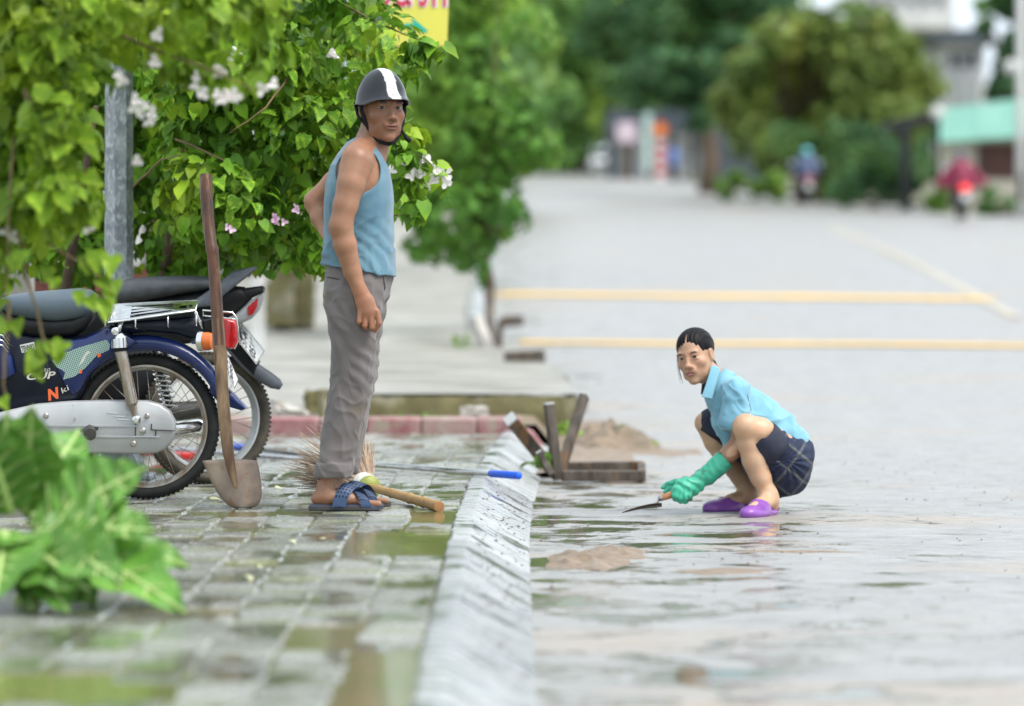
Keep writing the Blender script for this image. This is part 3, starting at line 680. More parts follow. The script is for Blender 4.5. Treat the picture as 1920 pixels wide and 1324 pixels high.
tree('mid green tree hanging over the far end of the road', 1080, 230, zfar(230), [(1080, 40, 130), (1000, 100, 120), (1130, 130, 110), (1050, 200, 90), (1150, 30, 110), (1120, 220, 60), (980, 10, 110), (1180, 190, 50), (1040, -40, 120), (1000, 220, 60)], 4, 8000, .55, M['leaf_mid'], trunk_r=.3, trunk_top_v=100)
tree('dark green tree behind the green metal roof', 1890, 150, zfar(150), [(1915, 60, 45), (1900, 120, 35), (1905, 160, 30), (1850, 5, 22), (1930, 10, 45), (1880, 170, 22), (1845, 45, 14)], 1.5, 2600, .36, M['leaf_dark'], trunk_r=.25, trunk_top_v=80)
tree('large dark tree behind the street tree on the left of the road', 820, 110, zfar(110), [(800, 0, 150), (700, 50, 140), (880, 120, 120), (760, 180, 120), (900, 230, 90), (820, 300, 90), (600, 0, 150), (960, 20, 110), (940, 300, 60), (1000, 180, 60), (1010, 260, 40), (740, 300, 90), (660, 250, 90)], 3, 8000, .36, M['leaf_mid'], trunk_r=.22, trunk_top_v=150)
tree('dark evergreen mass at the far left behind the pole', 300, 60, zfar(60), [(300, 0, 260), (100, 100, 260), (500, 100, 220), (300, 300, 220), (0, 300, 200), (560, 300, 120), (450, 420, 70)], 2, 6000, .28, M['leaf_dark'], trunk_r=.2, trunk_top_v=150)
# background trees closing the view at the end of the road
for i, (u, d, col, lab) in enumerate([(1120, 300, 'leaf_dark', 'darkest far tree at the vanishing end of the road'), (1400, 210, 'leaf_mid', 'far tree seen between the tall dark tree and the olive tree'), (1620, 175, 'leaf_dark', 'dark tree behind the black timber shelter'), (930, 260, 'leaf_dark', 'far dark tree left of the road end')]):
    b_v = HOR - 8000 * (zfar(d) - ZC) / d
    tree(lab, u, d, zfar(d), [(u + random.uniform(-110, 110), b_v - 30 - random.uniform(0, 330 if u != 1620 else 120), 100 if u != 1620 else 60) for _ in range(14)], 5, 4200, .5 * d / 200, M[col], trunk_r=.3, trunk_top_v=120)
def shrub(label, u, v, d, w, h, mat_, n=500, size=.16, name='shrub', cat='shrub'):
    c = P(u, v, d); root = empty(name, (c.x, d, c.z), label, cat)
    L = [(c + Vector((random.uniform(-.5, .5) * w, random.uniform(-.3, .3) * w, random.uniform(.1, .75) * h)), random.uniform(.18, .3) * min(w, h)) for _ in range(12)]
    cloud(root, L, n, size, mat_, 'leaves')
    mb = MB()
    for k in range(7): mb.tube([c + Vector((random.uniform(-.2, .2) * w, 0, -.05)), L[k][0]], [.02, .008], 5)
    mb.build('stem', M['bark'], root)
shrub('bright green weeds at the road edge left of the blue-jacketed rider', 1410, 372, 122, 1.9, .95, M['leaf_weed'], 900)
shrub('bright green bush at the road edge right of the blue-jacketed rider', 1590, 385, 120, 1.4, .8, M['leaf_weed'], 600)
shrub('dark bush in front of the black timber shelter', 1650, 392, 117, 2.0, 2.1, M['leaf_dark'], 1300)
shrub('dark bush under the olive tree behind the weeds', 1570, 375, 126, 3.4, 2.5, M['leaf_dark'], 1900)
shrub('small yellow-green weed clump beside the cream wall', 1752, 398, 112, .55, .7, M['leaf_weed'], 300)
shrub('low weeds against the cream wall at the right edge', 1875, 400, 108, .9, .7, M['leaf_mid'], 400)
shrub('green scrub at the left end of the far road', 1050, 330, 235, 4.5, 2.6, M['leaf_dark'], 900, .3)
# ------------------------------------------------------------ smooth solid modelling on a grid
class Sdf:
    def __init__(s, xs, ys, zs):
        s.x, s.y, s.z = [np.asarray(a, np.float32) for a in (xs, ys, zs)]
        s.F = np.full((len(s.x), len(s.y), len(s.z)), 1.0, np.float32)
    def copy(s):
        o = Sdf.__new__(Sdf); o.x, o.y, o.z = s.x, s.y, s.z; o.F = s.F.copy(); return o
    def blank(s): o = Sdf.__new__(Sdf); o.x, o.y, o.z = s.x, s.y, s.z; o.F = np.full_like(s.F, 1.0); return o
    def sl(s, lo, hi):
        r = []
        for a, l, h in zip((s.x, s.y, s.z), lo, hi):
            i, j = np.searchsorted(a, l), np.searchsorted(a, h); r.append(slice(max(0, i - 1), min(len(a), j + 1)))
        return tuple(r), s.x[r[0]][:, None, None], s.y[r[1]][None, :, None], s.z[r[2]][None, None, :]
    def comb(s, q, d, k, op):
        a = s.F[q]
        if op == 'u': h = np.maximum(k - np.abs(a - d), 0) / k; s.F[q] = np.minimum(a, d) - h * h * k * .25
        elif op == 's': d = -d; h = np.maximum(k - np.abs(a - d), 0) / k; s.F[q] = np.maximum(a, d) + h * h * k * .25
    def cap(s, a, b, ra, rb, k=.02, fl=None, op='u'):
        a, b = np.array(a, float), np.array(b, float); m = max(ra, rb) * (max(1, fl[1]) if fl else 1) + k + .012
        q, X, Y, Z = s.sl(np.minimum(a, b) - m, np.maximum(a, b) + m)
        px, py, pz = X - a[0], Y - a[1], Z - a[2]; ba = b - a
        if fl:
            n = np.array(fl[0], float); n /= np.linalg.norm(n); g = 1 / fl[1] - 1
            dn = (px * n[0] + py * n[1] + pz * n[2]) * g
            px, py, pz = px + dn * n[0], py + dn * n[1], pz + dn * n[2]; ba = ba + n * (ba @ n) * g
        h = np.clip((px * ba[0] + py * ba[1] + pz * ba[2]) / max(ba @ ba, 1e-9), 0, 1)
        d = np.sqrt((px - ba[0] * h) ** 2 + (py - ba[1] * h) ** 2 + (pz - ba[2] * h) ** 2) - (ra + (rb - ra) * h)
        s.comb(q, d, k, op); return s
    def chain(s, pts, k=.02, fl=None, op='u'):
        # consecutive pieces meet with a plain minimum (no swelling at the joints), then blend with the rest
        A = np.array([p for p, _ in pts]); m = max(r for _, r in pts) * (max(1, fl[1]) if fl else 1) + k + .014
        q, X, Y, Z = s.sl(A.min(0) - m, A.max(0) + m); keep = s.F[q].copy(); s.F[q] = 1.0
        for (a, ra), (b, rb) in zip(pts[:-1], pts[1:]): s.cap(a, b, ra, rb, .012, fl, 'u')
        d = s.F[q].copy(); s.F[q] = keep; s.comb(q, d, k, op)
        return s
    def ell(s, c, r, R=None, k=.02, op='u'):
        c = np.array(c, float); r = np.array(r, float); m = max(r) + k + .012
        q, X, Y, Z = s.sl(c - m, c + m)
        px, py, pz = X - c[0], Y - c[1], Z - c[2]
        if R is not None:
            R = np.array(R, float); px, py, pz = [px * R[0, i] + py * R[1, i] + pz * R[2, i] for i in range(3)]
        k0 = np.sqrt((px / r[0]) ** 2 + (py / r[1]) ** 2 + (pz / r[2]) ** 2)
        k1 = np.sqrt((px / r[0] ** 2) ** 2 + (py / r[1] ** 2) ** 2 + (pz / r[2] ** 2) ** 2) + 1e-6
        s.comb(q, k0 * (k0 - 1) / k1, k, op); return s
    def loft(s, rings, k=.015, p=2.4, op='u'):
        # rings: (z, cx, cy, rx, ry), any order
        r = np.array(sorted(rings)); zz = s.z
        lo = (min(r[:, 1] - r[:, 3]) - .04, min(r[:, 2] - r[:, 4]) - .04, r[0, 0] - .0); hi = (max(r[:, 1] + r[:, 3]) + .04, max(r[:, 2] + r[:, 4]) + .04, r[-1, 0])
        q, X, Y, Z = s.sl(lo, hi); z = Z.ravel()
        # smooth interpolation
        def ip(i):
            return np.interp(z, r[:, 0], r[:, i])[None, None, :]
        cx, cy, rx, ry = ip(1), ip(2), ip(3), ip(4)
        e = (np.abs((X - cx) / rx) ** p + np.abs((Y - cy) / ry) ** p) ** (1 / p)
        d = (e - 1) * np.minimum(rx, ry); d = np.maximum(d, np.maximum(r[0, 0] - Z, Z - r[-1, 0]))
        s.comb(q, d, k, op); return s
    def mesh(s):
        F = s.F; S = F < 0
        c = S[:-1, :-1, :-1].astype(np.int8)
        for i, j, l in ((1, 0, 0), (0, 1, 0), (0, 0, 1), (1, 1, 0), (1, 0, 1), (0, 1, 1), (1, 1, 1)):
            c += S[i:S.shape[0] - 1 + i, j:S.shape[1] - 1 + j, l:S.shape[2] - 1 + l]
        act = (c > 0) & (c < 8); I, J, K = np.nonzero(act); n = len(I)
        idx = np.full(act.shape, -1, np.int64); idx[I, J, K] = np.arange(n)
        acc = np.zeros((n, 3)); cnt = np.zeros(n); ax = (s.x, s.y, s.z)
        for a in range(3):
            o = [b for b in range(3) if b != a]
            for u in (0, 1):
                for v in (0, 1):
                    p0 = [I.copy(), J.copy(), K.copy()]; p0[o[0]] += u; p0[o[1]] += v
                    p1 = [q.copy() for q in p0]; p1[a] += 1
                    f0, f1 = F[tuple(p0)], F[tuple(p1)]; m = (f0 < 0) != (f1 < 0)
                    t = np.where(m, f0 / np.where(m, f0 - f1, 1), 0)
                    co = np.stack([ax[b][p0[b]] for b in range(3)], 1).astype(float)
                    co[:, a] += t * (ax[a][p1[a]] - ax[a][p0[a]])
                    acc += co * m[:, None]; cnt += m
        V = acc / cnt[:, None]; Q = []
        for a in range(3):
            sl0 = [slice(1, -1)] * 3; sl1 = [slice(1, -1)] * 3; sl0[a] = slice(0, -1); sl1[a] = slice(1, None)
            s0, s1 = S[tuple(sl0)], S[tuple(sl1)]; e = s0 != s1; p = list(np.nonzero(e)); fl = s0[e]
            for b in range(3):
                if b != a: p[b] = p[b] + 1
            o = [(a + 1) % 3, (a + 2) % 3]
            def cell(d0, d1):
                g = [p[0].copy(), p[1].copy(), p[2].copy()]; g[o[0]] -= d0; g[o[1]] -= d1; return idx[tuple(g)]
            q = np.stack([cell(1, 1), cell(0, 1), cell(0, 0), cell(1, 0)], 1)
            q[~fl] = q[~fl][:, ::-1]; Q.append(q)
        Q = np.concatenate(Q); Q = Q[(Q >= 0).all(1)]
        return V, Q
def vnormals(V, Q):
    n = np.cross(V[Q[:, 2]] - V[Q[:, 0]], V[Q[:, 3]] - V[Q[:, 1]]); N = np.zeros_like(V)
    for i in range(4): np.add.at(N, Q[:, i], n)
    return N / (np.linalg.norm(N, axis=1, keepdims=True) + 1e-12)
def relax(V, Q, it=1, f=.5):
    for _ in range(it):
        A = np.zeros_like(V); c = np.zeros(len(V))
        for i in range(4):
            j = (i + 1) % 4
            np.add.at(A, Q[:, i], V[Q[:, j]]); np.add.at(A, Q[:, j], V[Q[:, i]]); np.add.at(c, Q[:, i], 1); np.add.at(c, Q[:, j], 1)
        V = V + f * (A / c[:, None] - V)
    return V
_nr = np.random.default_rng(5); _nd = _nr.normal(0, 1, (40, 3)); _nd /= np.linalg.norm(_nd, axis=1, keepdims=True); _np = _nr.uniform(0, 6.28, 40)
def wav(V, f, n=6, off=0, st=(1, 1, 1)):
    U = V * np.array(st); r = np.zeros(len(V))
    for i in range(n):
        k = (i + off) % 40; r += np.sin(U @ _nd[k] * f * (1 + .25 * i) + _np[k] + 1.3 * np.sin(U @ _nd[(k + 7) % 40] * f * .6))
    return r / n
def crease(V, f, off=0, st=(1, 1, 1), p=3):
    return (1 - np.abs(wav(V, f, 3, off, st))) ** p - .45
def ridged(V, f, off=0, st=(1, 1, 1)): return 1 - 2 * np.abs(wav(V, f, 3, off, st))
def sdf_obj(name, S, mat_, parent, disp=None, tint=None, rel=1):
    V, Q = S.mesh(); V = relax(V, Q, rel)
    if disp is not None:
        N = vnormals(V, Q); V = V + N * disp(V, N)[:, None]
    return np_mesh(name, V, Q, mat_, True, parent, cols=tint(V) if tint is not None else None)
class Head:
    """face frame: x to the viewer's right of the face, y out of the face, z up"""
    def __init__(s, o, yaw, roll=0, pitch=0, k=1.0):
        R = Matrix(((math.cos(yaw), math.sin(yaw), 0), (math.sin(yaw), -math.cos(yaw), 0), (0, 0, 1))).transposed()
        # columns are the face axes in the world
        R = Matrix.Rotation(roll, 3, 'Y') @ R @ Matrix.Rotation(pitch, 3, 'X')
        s.R = np.array(R); s.o = np.array(o); s.k = k
    def w(s, x, y, z): return s.o + s.R @ (np.array([x, y, z]) * s.k)
    def l(s, V): return ((V - s.o) @ s.R) / s.k
    def e(s, S, c, r, k=.015, op='u'): S.ell(s.w(*c), np.array(r) * s.k, s.R, k * s.k, op)
    def c(s, S, a, b, ra, rb, k=.015, op='u'): S.cap(s.w(*a), s.w(*b), ra * s.k, rb * s.k, k * s.k, None, op)
    def build(s, S, fem=False):
        e, c = s.e, s.c
        e(S, (0, -.018, .035), (.075, .094, .080)); e(S, (0, .028, -.025), (.063 if not fem else .060, .060, .088), .03)
        e(S, (0, .030, -.080), (.049 if not fem else .042, .048, .040), .035); e(S, (0, .068, -.110), (.020, .017, .015), .02)
        for i in (-1, 1):
            e(S, (i * .046, .050, -.030), (.021, .022, .019), .02)
            c(S, (i * .058, -.005, -.030), (i * .046, .020, -.085), .018, .018, .02)
            e(S, (i * .027, .079 if not fem else .0755, .019), (.026, .011, .008), .014)
            e(S, (i * .0315, .096 if not fem else .0985, -.001), (.019, .014, .0105), .012, 's')
            e(S, (i * .0315, .0745, .0078), (.0168, .0130, .0062), .005)
            e(S, (i * .0315, .0728, -.0090), (.0158, .0122, .0050), .005)
            e(S, (i * .0135, .0935, -.041), (.0085, .0105, .0075), .006)
            e(S, (i * .020, .088, -.060), (.010, .006, .014), .014)
            e(S, (i * .078, -.008, -.010), (.009, .019, .031), .008)
            e(S, (i * .087, -.002, -.006), (.006, .010, .018), .006, 's')
        c(S, (0, .084, .012), (0, .099, -.034), .0065, .0095, .014); e(S, (0, .101, -.037), (.0105, .0115, .0095), .008)
        e(S, (0, .0875, -.0665), (.024, .010, .0055), .007); e(S, (0, .0865, -.0775), (.019, .0115, .0065), .006)
        e(S, (0, .098, -.0722), (.0225, .014, .0012), .002, 's')
        for i in (-1, 1): e(S, (i * .0075, .103, -.0475), (.0036, .005, .003), .003, 's')
    def tint(s, V, base, lips, brow, mouth, fem=False, frown=0):
        L = s.l(V); x, y, z = L[:, 0], L[:, 1], L[:, 2]; ax = np.abs(x)
        T = np.tile(np.array(base, float), (len(V), 1)); f = y > .04
        def blend(m, col):
            m = np.clip(m, 0, 1)[:, None]; T[:] = T * (1 - m) + np.array(col) * m
        near = (np.abs(z) < .14) & (y > -.1) & (ax < .1)
        # ruddy cheeks, ears
        blend(.35 * np.exp(-((ax - .045) / .02) ** 2 - ((z + .035) / .02) ** 2) * f, np.array(base) * [1.08, .82, .80])
        zc = .0185 + frown * (ax - .03) * .45 - 12 * (ax - .033) ** 2 * (1 if not frown else .6)
        blend((1.15 - ((ax - .033) / .017) ** 2 - ((z - zc) / .0052) ** 2) * 2.2 * f, brow)
        blend((1.1 - (x / .0235) ** 2 - ((z + .0665 + 6 * x * x) / .0058) ** 2) * 2 * (y > .07), lips)
        blend((1.1 - (x / .020) ** 2 - ((z + .0780 - 8 * x * x) / .0062) ** 2) * 2 * (y > .07), lips)
        blend((1.1 - (x / .0225) ** 2 - ((z + .0722) / .0018) ** 2) * 2 * (y > .07), mouth)
        # lash line
        blend((1.0 - ((ax - .0315) / .0155) ** 2 - ((z - .0005 + 10 * (ax - .0315) ** 2) / .0018) ** 2) * 1.4 * (y > .06), np.array(brow) * 1.2)
        return T, L, blend
    def eyes(s, parent, look, squint=1.0):
        look = Vector(look).normalized()
        for i in (-1, 1):
            c = Vector(s.w(i * .0315, .0735, -.0005)); r = .0120 * s.k
            V = []; Qf = []; n, m = 28, 20; T = []
            ax = look; x = ax.orthogonal().normalized(); y = ax.cross(x)
            for a in range(m + 1):
                th = math.pi * a / m * .6
                for b in range(n):
                    ph = 2 * math.pi * b / n
                    V.append(tuple(c + (ax * math.cos(th) + (x * math.cos(ph) + y * math.sin(ph)) * math.sin(th)) * r))
                    T.append((.010, .007, .005) if th < .74 else (.30, .25, .22))
            for a in range(m):
                for b in range(n): Qf.append((a * n + b, a * n + (b + 1) % n, a * n + n + (b + 1) % n, a * n + n + b))
            np_mesh('eye', V, Qf, M['eye'], True, parent, cols=np.array(T))
W1 = (1, 1, 1)
def tmat(name, rough, **kw): return mat(name, (1, 1, 1), (.90, .88, .87), rough=rough, tint=True, **kw)
M['skin'] = mat('weathered_skin', (1, 1, 1), (.86, .80, .77), rough=.36, rough2=.55, scale=13, tint=True, bump=.0008, bscale=230, sss=.10, spec=.45, c3=(1.08, .92, .86), c3scale=28, c3amt=(.5, .7))
M['eye'] = mat('eye', (1, 1, 1), rough=.08, tint=True)
M['tank'] = mat('blue_cotton_vest', (.085, .19, .26), (.06, .15, .215), rough=.85, scale=14, bump=.0012, bscale=420, sheen=.3, c3=(.12, .24, .31), c3scale=6)
M['trouser'] = mat('grey_brown_trousers', (.165, .145, .142), (.125, .11, .108), rough=.85, scale=9, bump=.0012, bscale=380, c3=(.12, .10, .075), c3scale=7, c3amt=(.55, .75), sheen=.2)
M['helmet'] = mat('glossy_black_helmet', (1, 1, 1), rough=.13, tint=True, spec=.5, scale=5)
M['black'] = mat('black_webbing', (.010, .010, .011), rough=.7, scale=20, spec=.2)
M['blue_rubber'] = mat('dark_blue_rubber', (.035, .075, .17), (.03, .055, .12), rough=.5, scale=30, c3=(.09, .08, .07), c3scale=8, c3amt=(.6, .8), bump=.0008)
M['sole'] = mat('muddy_sandal_sole', (.035, .05, .085), (.06, .05, .035), rough=.55, scale=14)
# ------------------------------------------------------------ man
DM = 16.2; S_M = F / DM
def q(u, v, dy=0): return np.array(P(u, v, DM + dy))
def px(n): return n / S_M
man = empty('person', (-.70, DM, 0), 'man standing on the pavers in black helmet, blue sleeveless vest and grey trousers', 'person')
man.location = (P(640, 957, DM).x, DM, 0)
zs = np.concatenate([np.arange(-.03, .12, .0035), np.arange(.12, 1.30, .005), np.arange(1.30, 1.70, .003)])
G = Sdf(np.arange(-.80, -.345, .0036), np.arange(15.86, 16.56, .0042), zs)
B = G.blank()
HM = Head(P(716, 203, DM - .02), math.radians(25), 0, math.radians(0), 1.03)
# torso
tor = [(262, 668, 700, .07), (275, 648, 712, .11), (290, 634, 720, .150), (310, 622, 725, .168), (345, 613, 732, .170), (380, 611, 735, .160), (420, 611, 735, .148), (482, 622, 722, .128)]
def rings(L, g=0, dy=0): return [(P(960, v, DM).z, P((a + b) / 2, v, DM + dy).x, DM + dy, px((b - a) / 2) + g, ry + g) for v, a, b, ry in L]
B.loft(rings(tor, -.006), .02)
B.cap(q(696, 285), q(709, 232, -.01), .058, .052, .03); B.cap(q(690, 268), q(672, 285, -.13), .036, .045, .03); B.cap(q(690, 268), q(676, 285, .13), .036, .045, .03)
# right arm (towards the camera)
B.chain([(q(668, 300, -.165), .057), (q(658, 345, -.190), .052), (q(648, 385, -.20), .046), (q(639, 424, -.205), .0425)], .03)
B.chain([(q(639, 424, -.205), .0425), (q(647, 460, -.205), .0430), (q(661, 510, -.20), .033), (q(675, 546, -.205), .0265)], .02, ((0, 1, 0), .9))
# left arm, hand on the small of the back
B.chain([(q(668, 302, .165), .056), (q(625, 345, .21), .045), (q(588, 378, .215), .038)], .025)
B.chain([(q(590, 380, .215), .037), (q(600, 410, .18), .034), (q(613, 436, .13), .026), (q(622, 450, .09), .03)], .02)
# right hand: palm, four fingers, thumb
B.chain([(q(675, 546, -.205), .027), (q(684, 566, -.205), .034), (q(690, 584, -.205), .038)], .015, ((0, 1, 0), .62))
kn = [(675, 582, 673, 603, .0095), (685, 585, 684, 611, .0105), (696, 586, 697, 614, .0108), (707, 584, 711, 606, .0108)]
for i, (a, b, c, d, r) in enumerate(kn):
    B.cap(q(a, b, -.212), q(c, d, -.215), r * 1.06, r, .004)
    if i < 3: B.chain([(q(c, d, -.215), r), (q(c + 2, d + 2, -.185), r * .95), (q(c + 3, d - 10, -.172), r * .9)], .003)
    else: B.chain([(q(c, d, -.215), r), (q(703, 620, -.200), r * .88)], .003)
B.chain([(q(684, 562, -.18), .016), (q(698, 585, -.17), .013), (q(700, 604, -.168), .0105)], .006)
# feet
def foot(S, u, dy):
    z = lambda h: h
    def w(uu, h, s=0): p = P(uu, 500, DM + dy); return np.array((p.x, DM + dy + s, h))
    S.chain([(w(u + 24, .17), .038), (w(u + 20, .095), .034), (w(u + 18, .062), .036)], .02)
    S.ell(w(u + 6, .047), (.030, .028, .026), None, .02); S.ell(w(u + 20, .085, -.03), (.013, .010, .013), None, .012)
    S.chain([(w(u + 20, .058), .034), (w(u + 55, .052), .030), (w(u + 88, .038), .021)], .02, ((0, 1, 0), 1.35))
    for k in range(5):
        t = k - 2; L = (118, 116, 113, 109, 103)[k]
        S.chain([(w(u + 86, .035, (2 - k) * -.017 + .0), .012), (w(u + L, .031, (2 - k) * -.0165), (.0125, .0085, .008, .008, .0075)[k])], .006)
foot(B, 592, -.09); foot(B, 606, .11)
HM.build(B)
B.cap(HM.w(0, -.05, -.04), q(698, 275), .052, .056, .03)
def man_tint(V):
    T, L, blend = HM.tint(V, (.33, .175, .105), (.28, .115, .09), (.03, .02, .015), (.08, .02, .015))
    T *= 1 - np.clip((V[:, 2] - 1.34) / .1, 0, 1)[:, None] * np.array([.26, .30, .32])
    blend((.16 - V[:, 2]) * 4 * (V[:, 2] < .16), (.33, .17, .11))
    hx = V[:, 2] < .86; blend(.35 * hx * (V[:, 2] > .6) * (np.abs(V[:, 1] - 16.0) < .05), (.36, .15, .09))
    return T
def man_disp(V, N):
    L = HM.l(V); d = .0006 * wav(V, 120, 5)
    arm = (V[:, 1] < 16.06) & (V[:, 2] > .85) & (V[:, 2] < 1.3)
    d += arm * (.0006 * wav(V, 60, 4, 3, (1, 1, .35)))
    return d
sdf_obj('body', B, M['skin'], man, man_disp, man_tint)
HM.eyes(man, Vector((0, 0, .9)) - Vector(HM.o))
# vest
T = G.blank()
tv = [(258, 668, 690, .055), (266, 652, 704, .095), (275, 644, 712, .125), (290, 632, 721, .152), (310, 620, 727, .170), (345, 611, 734, .174), (380, 608, 737, .168), (420, 608, 737, .160), (460, 607, 737, .166), (490, 606, 741, .178), (506, 605, 743, .182)]
T.loft(rings(tv, .002), .006)
T.ell(q(670, 318, -.20), (px(47), .15, px(46)), None, .006, 's'); T.ell(q(672, 318, .20), (px(44), .13, px(46)), None, .006, 's')
R_ = Matrix.Rotation(math.radians(-28), 3, 'Y')
T.ell(q(710, 270), (px(25), .085, px(54)), R_, .006, 's')
T.ell(q(690, 255), (px(22), .09, px(12)), None, .006, 's')
# hem drops at the front
def vest_disp(V, N):
    v = HOR + (ZC - V[:, 2]) * S_M
    d = .0085 * crease(V, 30, 2, (.8, .5, 1.3)) * np.clip((v - 320) / 120, .12, 1) + .004 * crease(V, 62, 14, (1.2, .6, .8)) * np.clip((v - 400) / 80, .1, 1) + .0035 * wav(V, 26, 4, 9, (1, 1, .35))
    d += .0022 * np.sin((V[:, 2] * 1.5 + V[:, 0]) * 80 + 4 * wav(V, 12, 3)) * np.clip((v - 400) / 60, 0, 1)
    return d
o = sdf_obj('vest', T, M['tank'], man, vest_disp)

for vert in o.data.vertices:
    if vert.co.z < ZC - (480 - HOR) / S_M: 
        f = (ZC - (480 - HOR) / S_M - vert.co.z) / .05
        vert.co.z += (-.022 * (vert.co.x + .60) / .12 + .003 * math.sin(vert.co.x * 40)) * min(1, f)
# seams of the armhole and neckline
# trousers
T = G.blank()
hip = [(470, 617, 731, .145), (484, 614, 734, .152), (505, 611, 736, .166), (530, 608, 735, .175), (560, 609, 726, .172), (590, 618, 708, .150), (625, 640, 690, .11)]
T.loft(rings(hip), .02, 2.6)
near = [(510, 625, 720, .07), (545, 609, 724, .095), (575, 609, 719, .10), (600, 613, 712, .095), (640, 620, 704, .088), (680, 622, 702, .080), (705, 621, 703, .076), (730, 617, 699, .074), (760, 612, 690, .073), (800, 606, 680, .072), (845, 600, 668, .070), (868, 595, 662, .069), (893, 591, 658, .070)]
far = [(510, 650, 725, .06), (545, 640, 728, .085), (575, 640, 723, .09), (600, 640, 718, .09), (640, 640, 711, .085), (700, 640, 707, .076), (760, 632, 694, .072), (800, 626, 688, .070), (850, 616, 678, .068), (886, 608, 668, .068)]
T.loft(rings(near, 0, -.09), .02, 2.3); T.loft(rings(far, 0, .10), .012, 2.3)
T.loft(rings([(866, 593, 664, .072), (870, 591, 664, .076), (888, 589, 661, .076), (894, 591, 659, .073)], 0, -.09), .003, 2.3)
T.loft(rings([(860, 610, 675, .072), (882, 606, 672, .074), (888, 608, 670, .071)], 0, .10), .003, 2.3)
# hollow cuffs
T.loft(rings([(878, 599, 652, .060), (900, 599, 652, .060)], 0, -.09), .003, 2.3, 's'); T.loft(rings([(872, 614, 662, .056), (900, 614, 662, .056)], 0, .10), .003, 2.3, 's')
def tr_disp(V, N):
    v = HOR + (ZC - V[:, 2]) * S_M
    leg = np.clip((v - 600) / 60, 0, 1); low = np.clip((v - 740) / 80, 0, 1)
    d = .009 * crease(V, 26, 4, (1.2, 1, .55)) * (1 - .25 * leg) + .004 * crease(V, 60, 17, (1, 1, .8)) + .0022 * wav(V, 60, 4, 11, (1, 1, .4))
    d += .003 * ridged(V, 30, 15, (.9, .9, .9)) * low
    kn = np.exp(-((v - 700) / 45) ** 2) * (V[:, 0] > P(660, 0, DM).x)
    d += .003 * kn * np.sin(V[:, 2] * 110 + V[:, 0] * 90 + 2.5 * wav(V, 14, 3, 5))
    hp = np.exp(-((v - 600) / 60) ** 2); d += .003 * hp * np.sin((V[:, 0] * 1.3 + V[:, 2] * 1.0) * 70 + 3 * wav(V, 12, 3, 8))
    return d
sdf_obj('trousers', T, M['trouser'], man, tr_disp, rel=1)
# pocket openings and side seam
M['dark_seam'] = mat('dark_trouser_seam', (.045, .04, .042), rough=.9)
def on_cloth(pts, r, name, m_, dyoff):
    mb = MB(); mb.tube([Vector(q(u, v, dy)) for u, v, dy in pts], r, 6, flat=.5); return mb.build(name, m_, man, smooth=True)
on_cloth([(714, 508, -.150), (719, 520, -.147), (722, 540, -.125), (716, 556, -.13)], .0028, 'pocket_edge', M['dark_seam'], 0)
on_cloth([(613, 520, -.105), (628, 522, -.150), (645, 527, -.169), (662, 530, -.176)], .0022, 'pocket_edge', M['dark_seam'], 0)
# sandals
def sandal(u, dy):
    def w(uu, h, s=0): p = P(uu, 500, DM + dy); return Vector((p.x, DM + dy + s, h))
    so = MB(); outl = []
    prof = [(579, .030), (585, .040), (600, .041), (630, .036), (655, .040), (685, .049), (703, .046), (714, .034), (719, .014)]
    for uu, hw in prof: outl.append((uu, -hw))
    for uu, hw in prof[::-1]: outl.append((uu, hw * .92))
    rb = [w(a + u - 592, .004 + (.004 if a > 705 else 0), s) for a, s in outl]; 
    so.prism(rb, (0, 0, .021), bev=.004)
    o = so.build('sandal_sole', M['sole'], man, smooth=40)
    fb = MB(); fb.prism([p + Vector((0, 0, .0205)) for p in [w(592 + (a - 592) * .97 + 1.5 + u - 592, .004, s * .9) for a, s in outl]], (0, 0, .003), bev=.001)
    fb.build('footbed', M['blue_rubber'], man, smooth=40)
    for (ua, ub, wd) in ((636, 682, 25), (688, 650, 19)):
        rows = []
        for j in range(15):
            t = j / 14; ang = math.pi * t; side = -math.cos(ang) * .050; h = .022 + math.sin(ang) ** .7 * (.072 if wd == 25 else .050)
            uc = ua + (ub - ua) * t
            if wd == 25: h += .006 * math.sin(ang)
            row = []
            for k2 in range(5):
                off = (k2 / 4 - .5) * wd; hh = h - (off / 26) * .016 * math.sin(ang) + .003 * math.sin(math.pi * k2 / 4)
                row.append(w(uc + off + u - 592, hh, side))
            rows.append(row)
        mb = MB(); mb.sheet(rows); top = list(mb.v)
        n0 = len(mb.v); mb.v += [tuple(Vector(p) - Vector((0, 0, .004))) for p in top]; mb.f += [tuple(i + n0 for i in f[::-1]) for f in mb.f]; mb.m = [0] * len(mb.f)
        # perforations: small dark holes set in the band
        st = mb.build('sandal_strap', M['blue_rubber'], man, smooth=True, fixn=False)
        hb_ = MB()
        for j in range(1, 8):
            for k2 in range(4):
                a, b_, c, d = [Vector(rows[j][k2]), Vector(rows[j][k2 + 1]), Vector(rows[j + 1][k2 + 1]), Vector(rows[j + 1][k2])]
                ce = (a + b_ + c + d) / 4; n_ = (b_ - a).cross(d - a).normalized()
                if n_.y > 0 and n_.z < 0: n_ = -n_
                if n_.z < 0: n_ = -n_
                hb_.add([ce + (p - ce) * .42 + n_ * .0012 for p in (a, b_, c, d)], [(0, 1, 2, 3)])
        ho = hb_.build('strap_hole', M['black'], st, fixn=False); ho['kind'] = 'stuff'
sandal(592, -.09); sandal(606, .11)
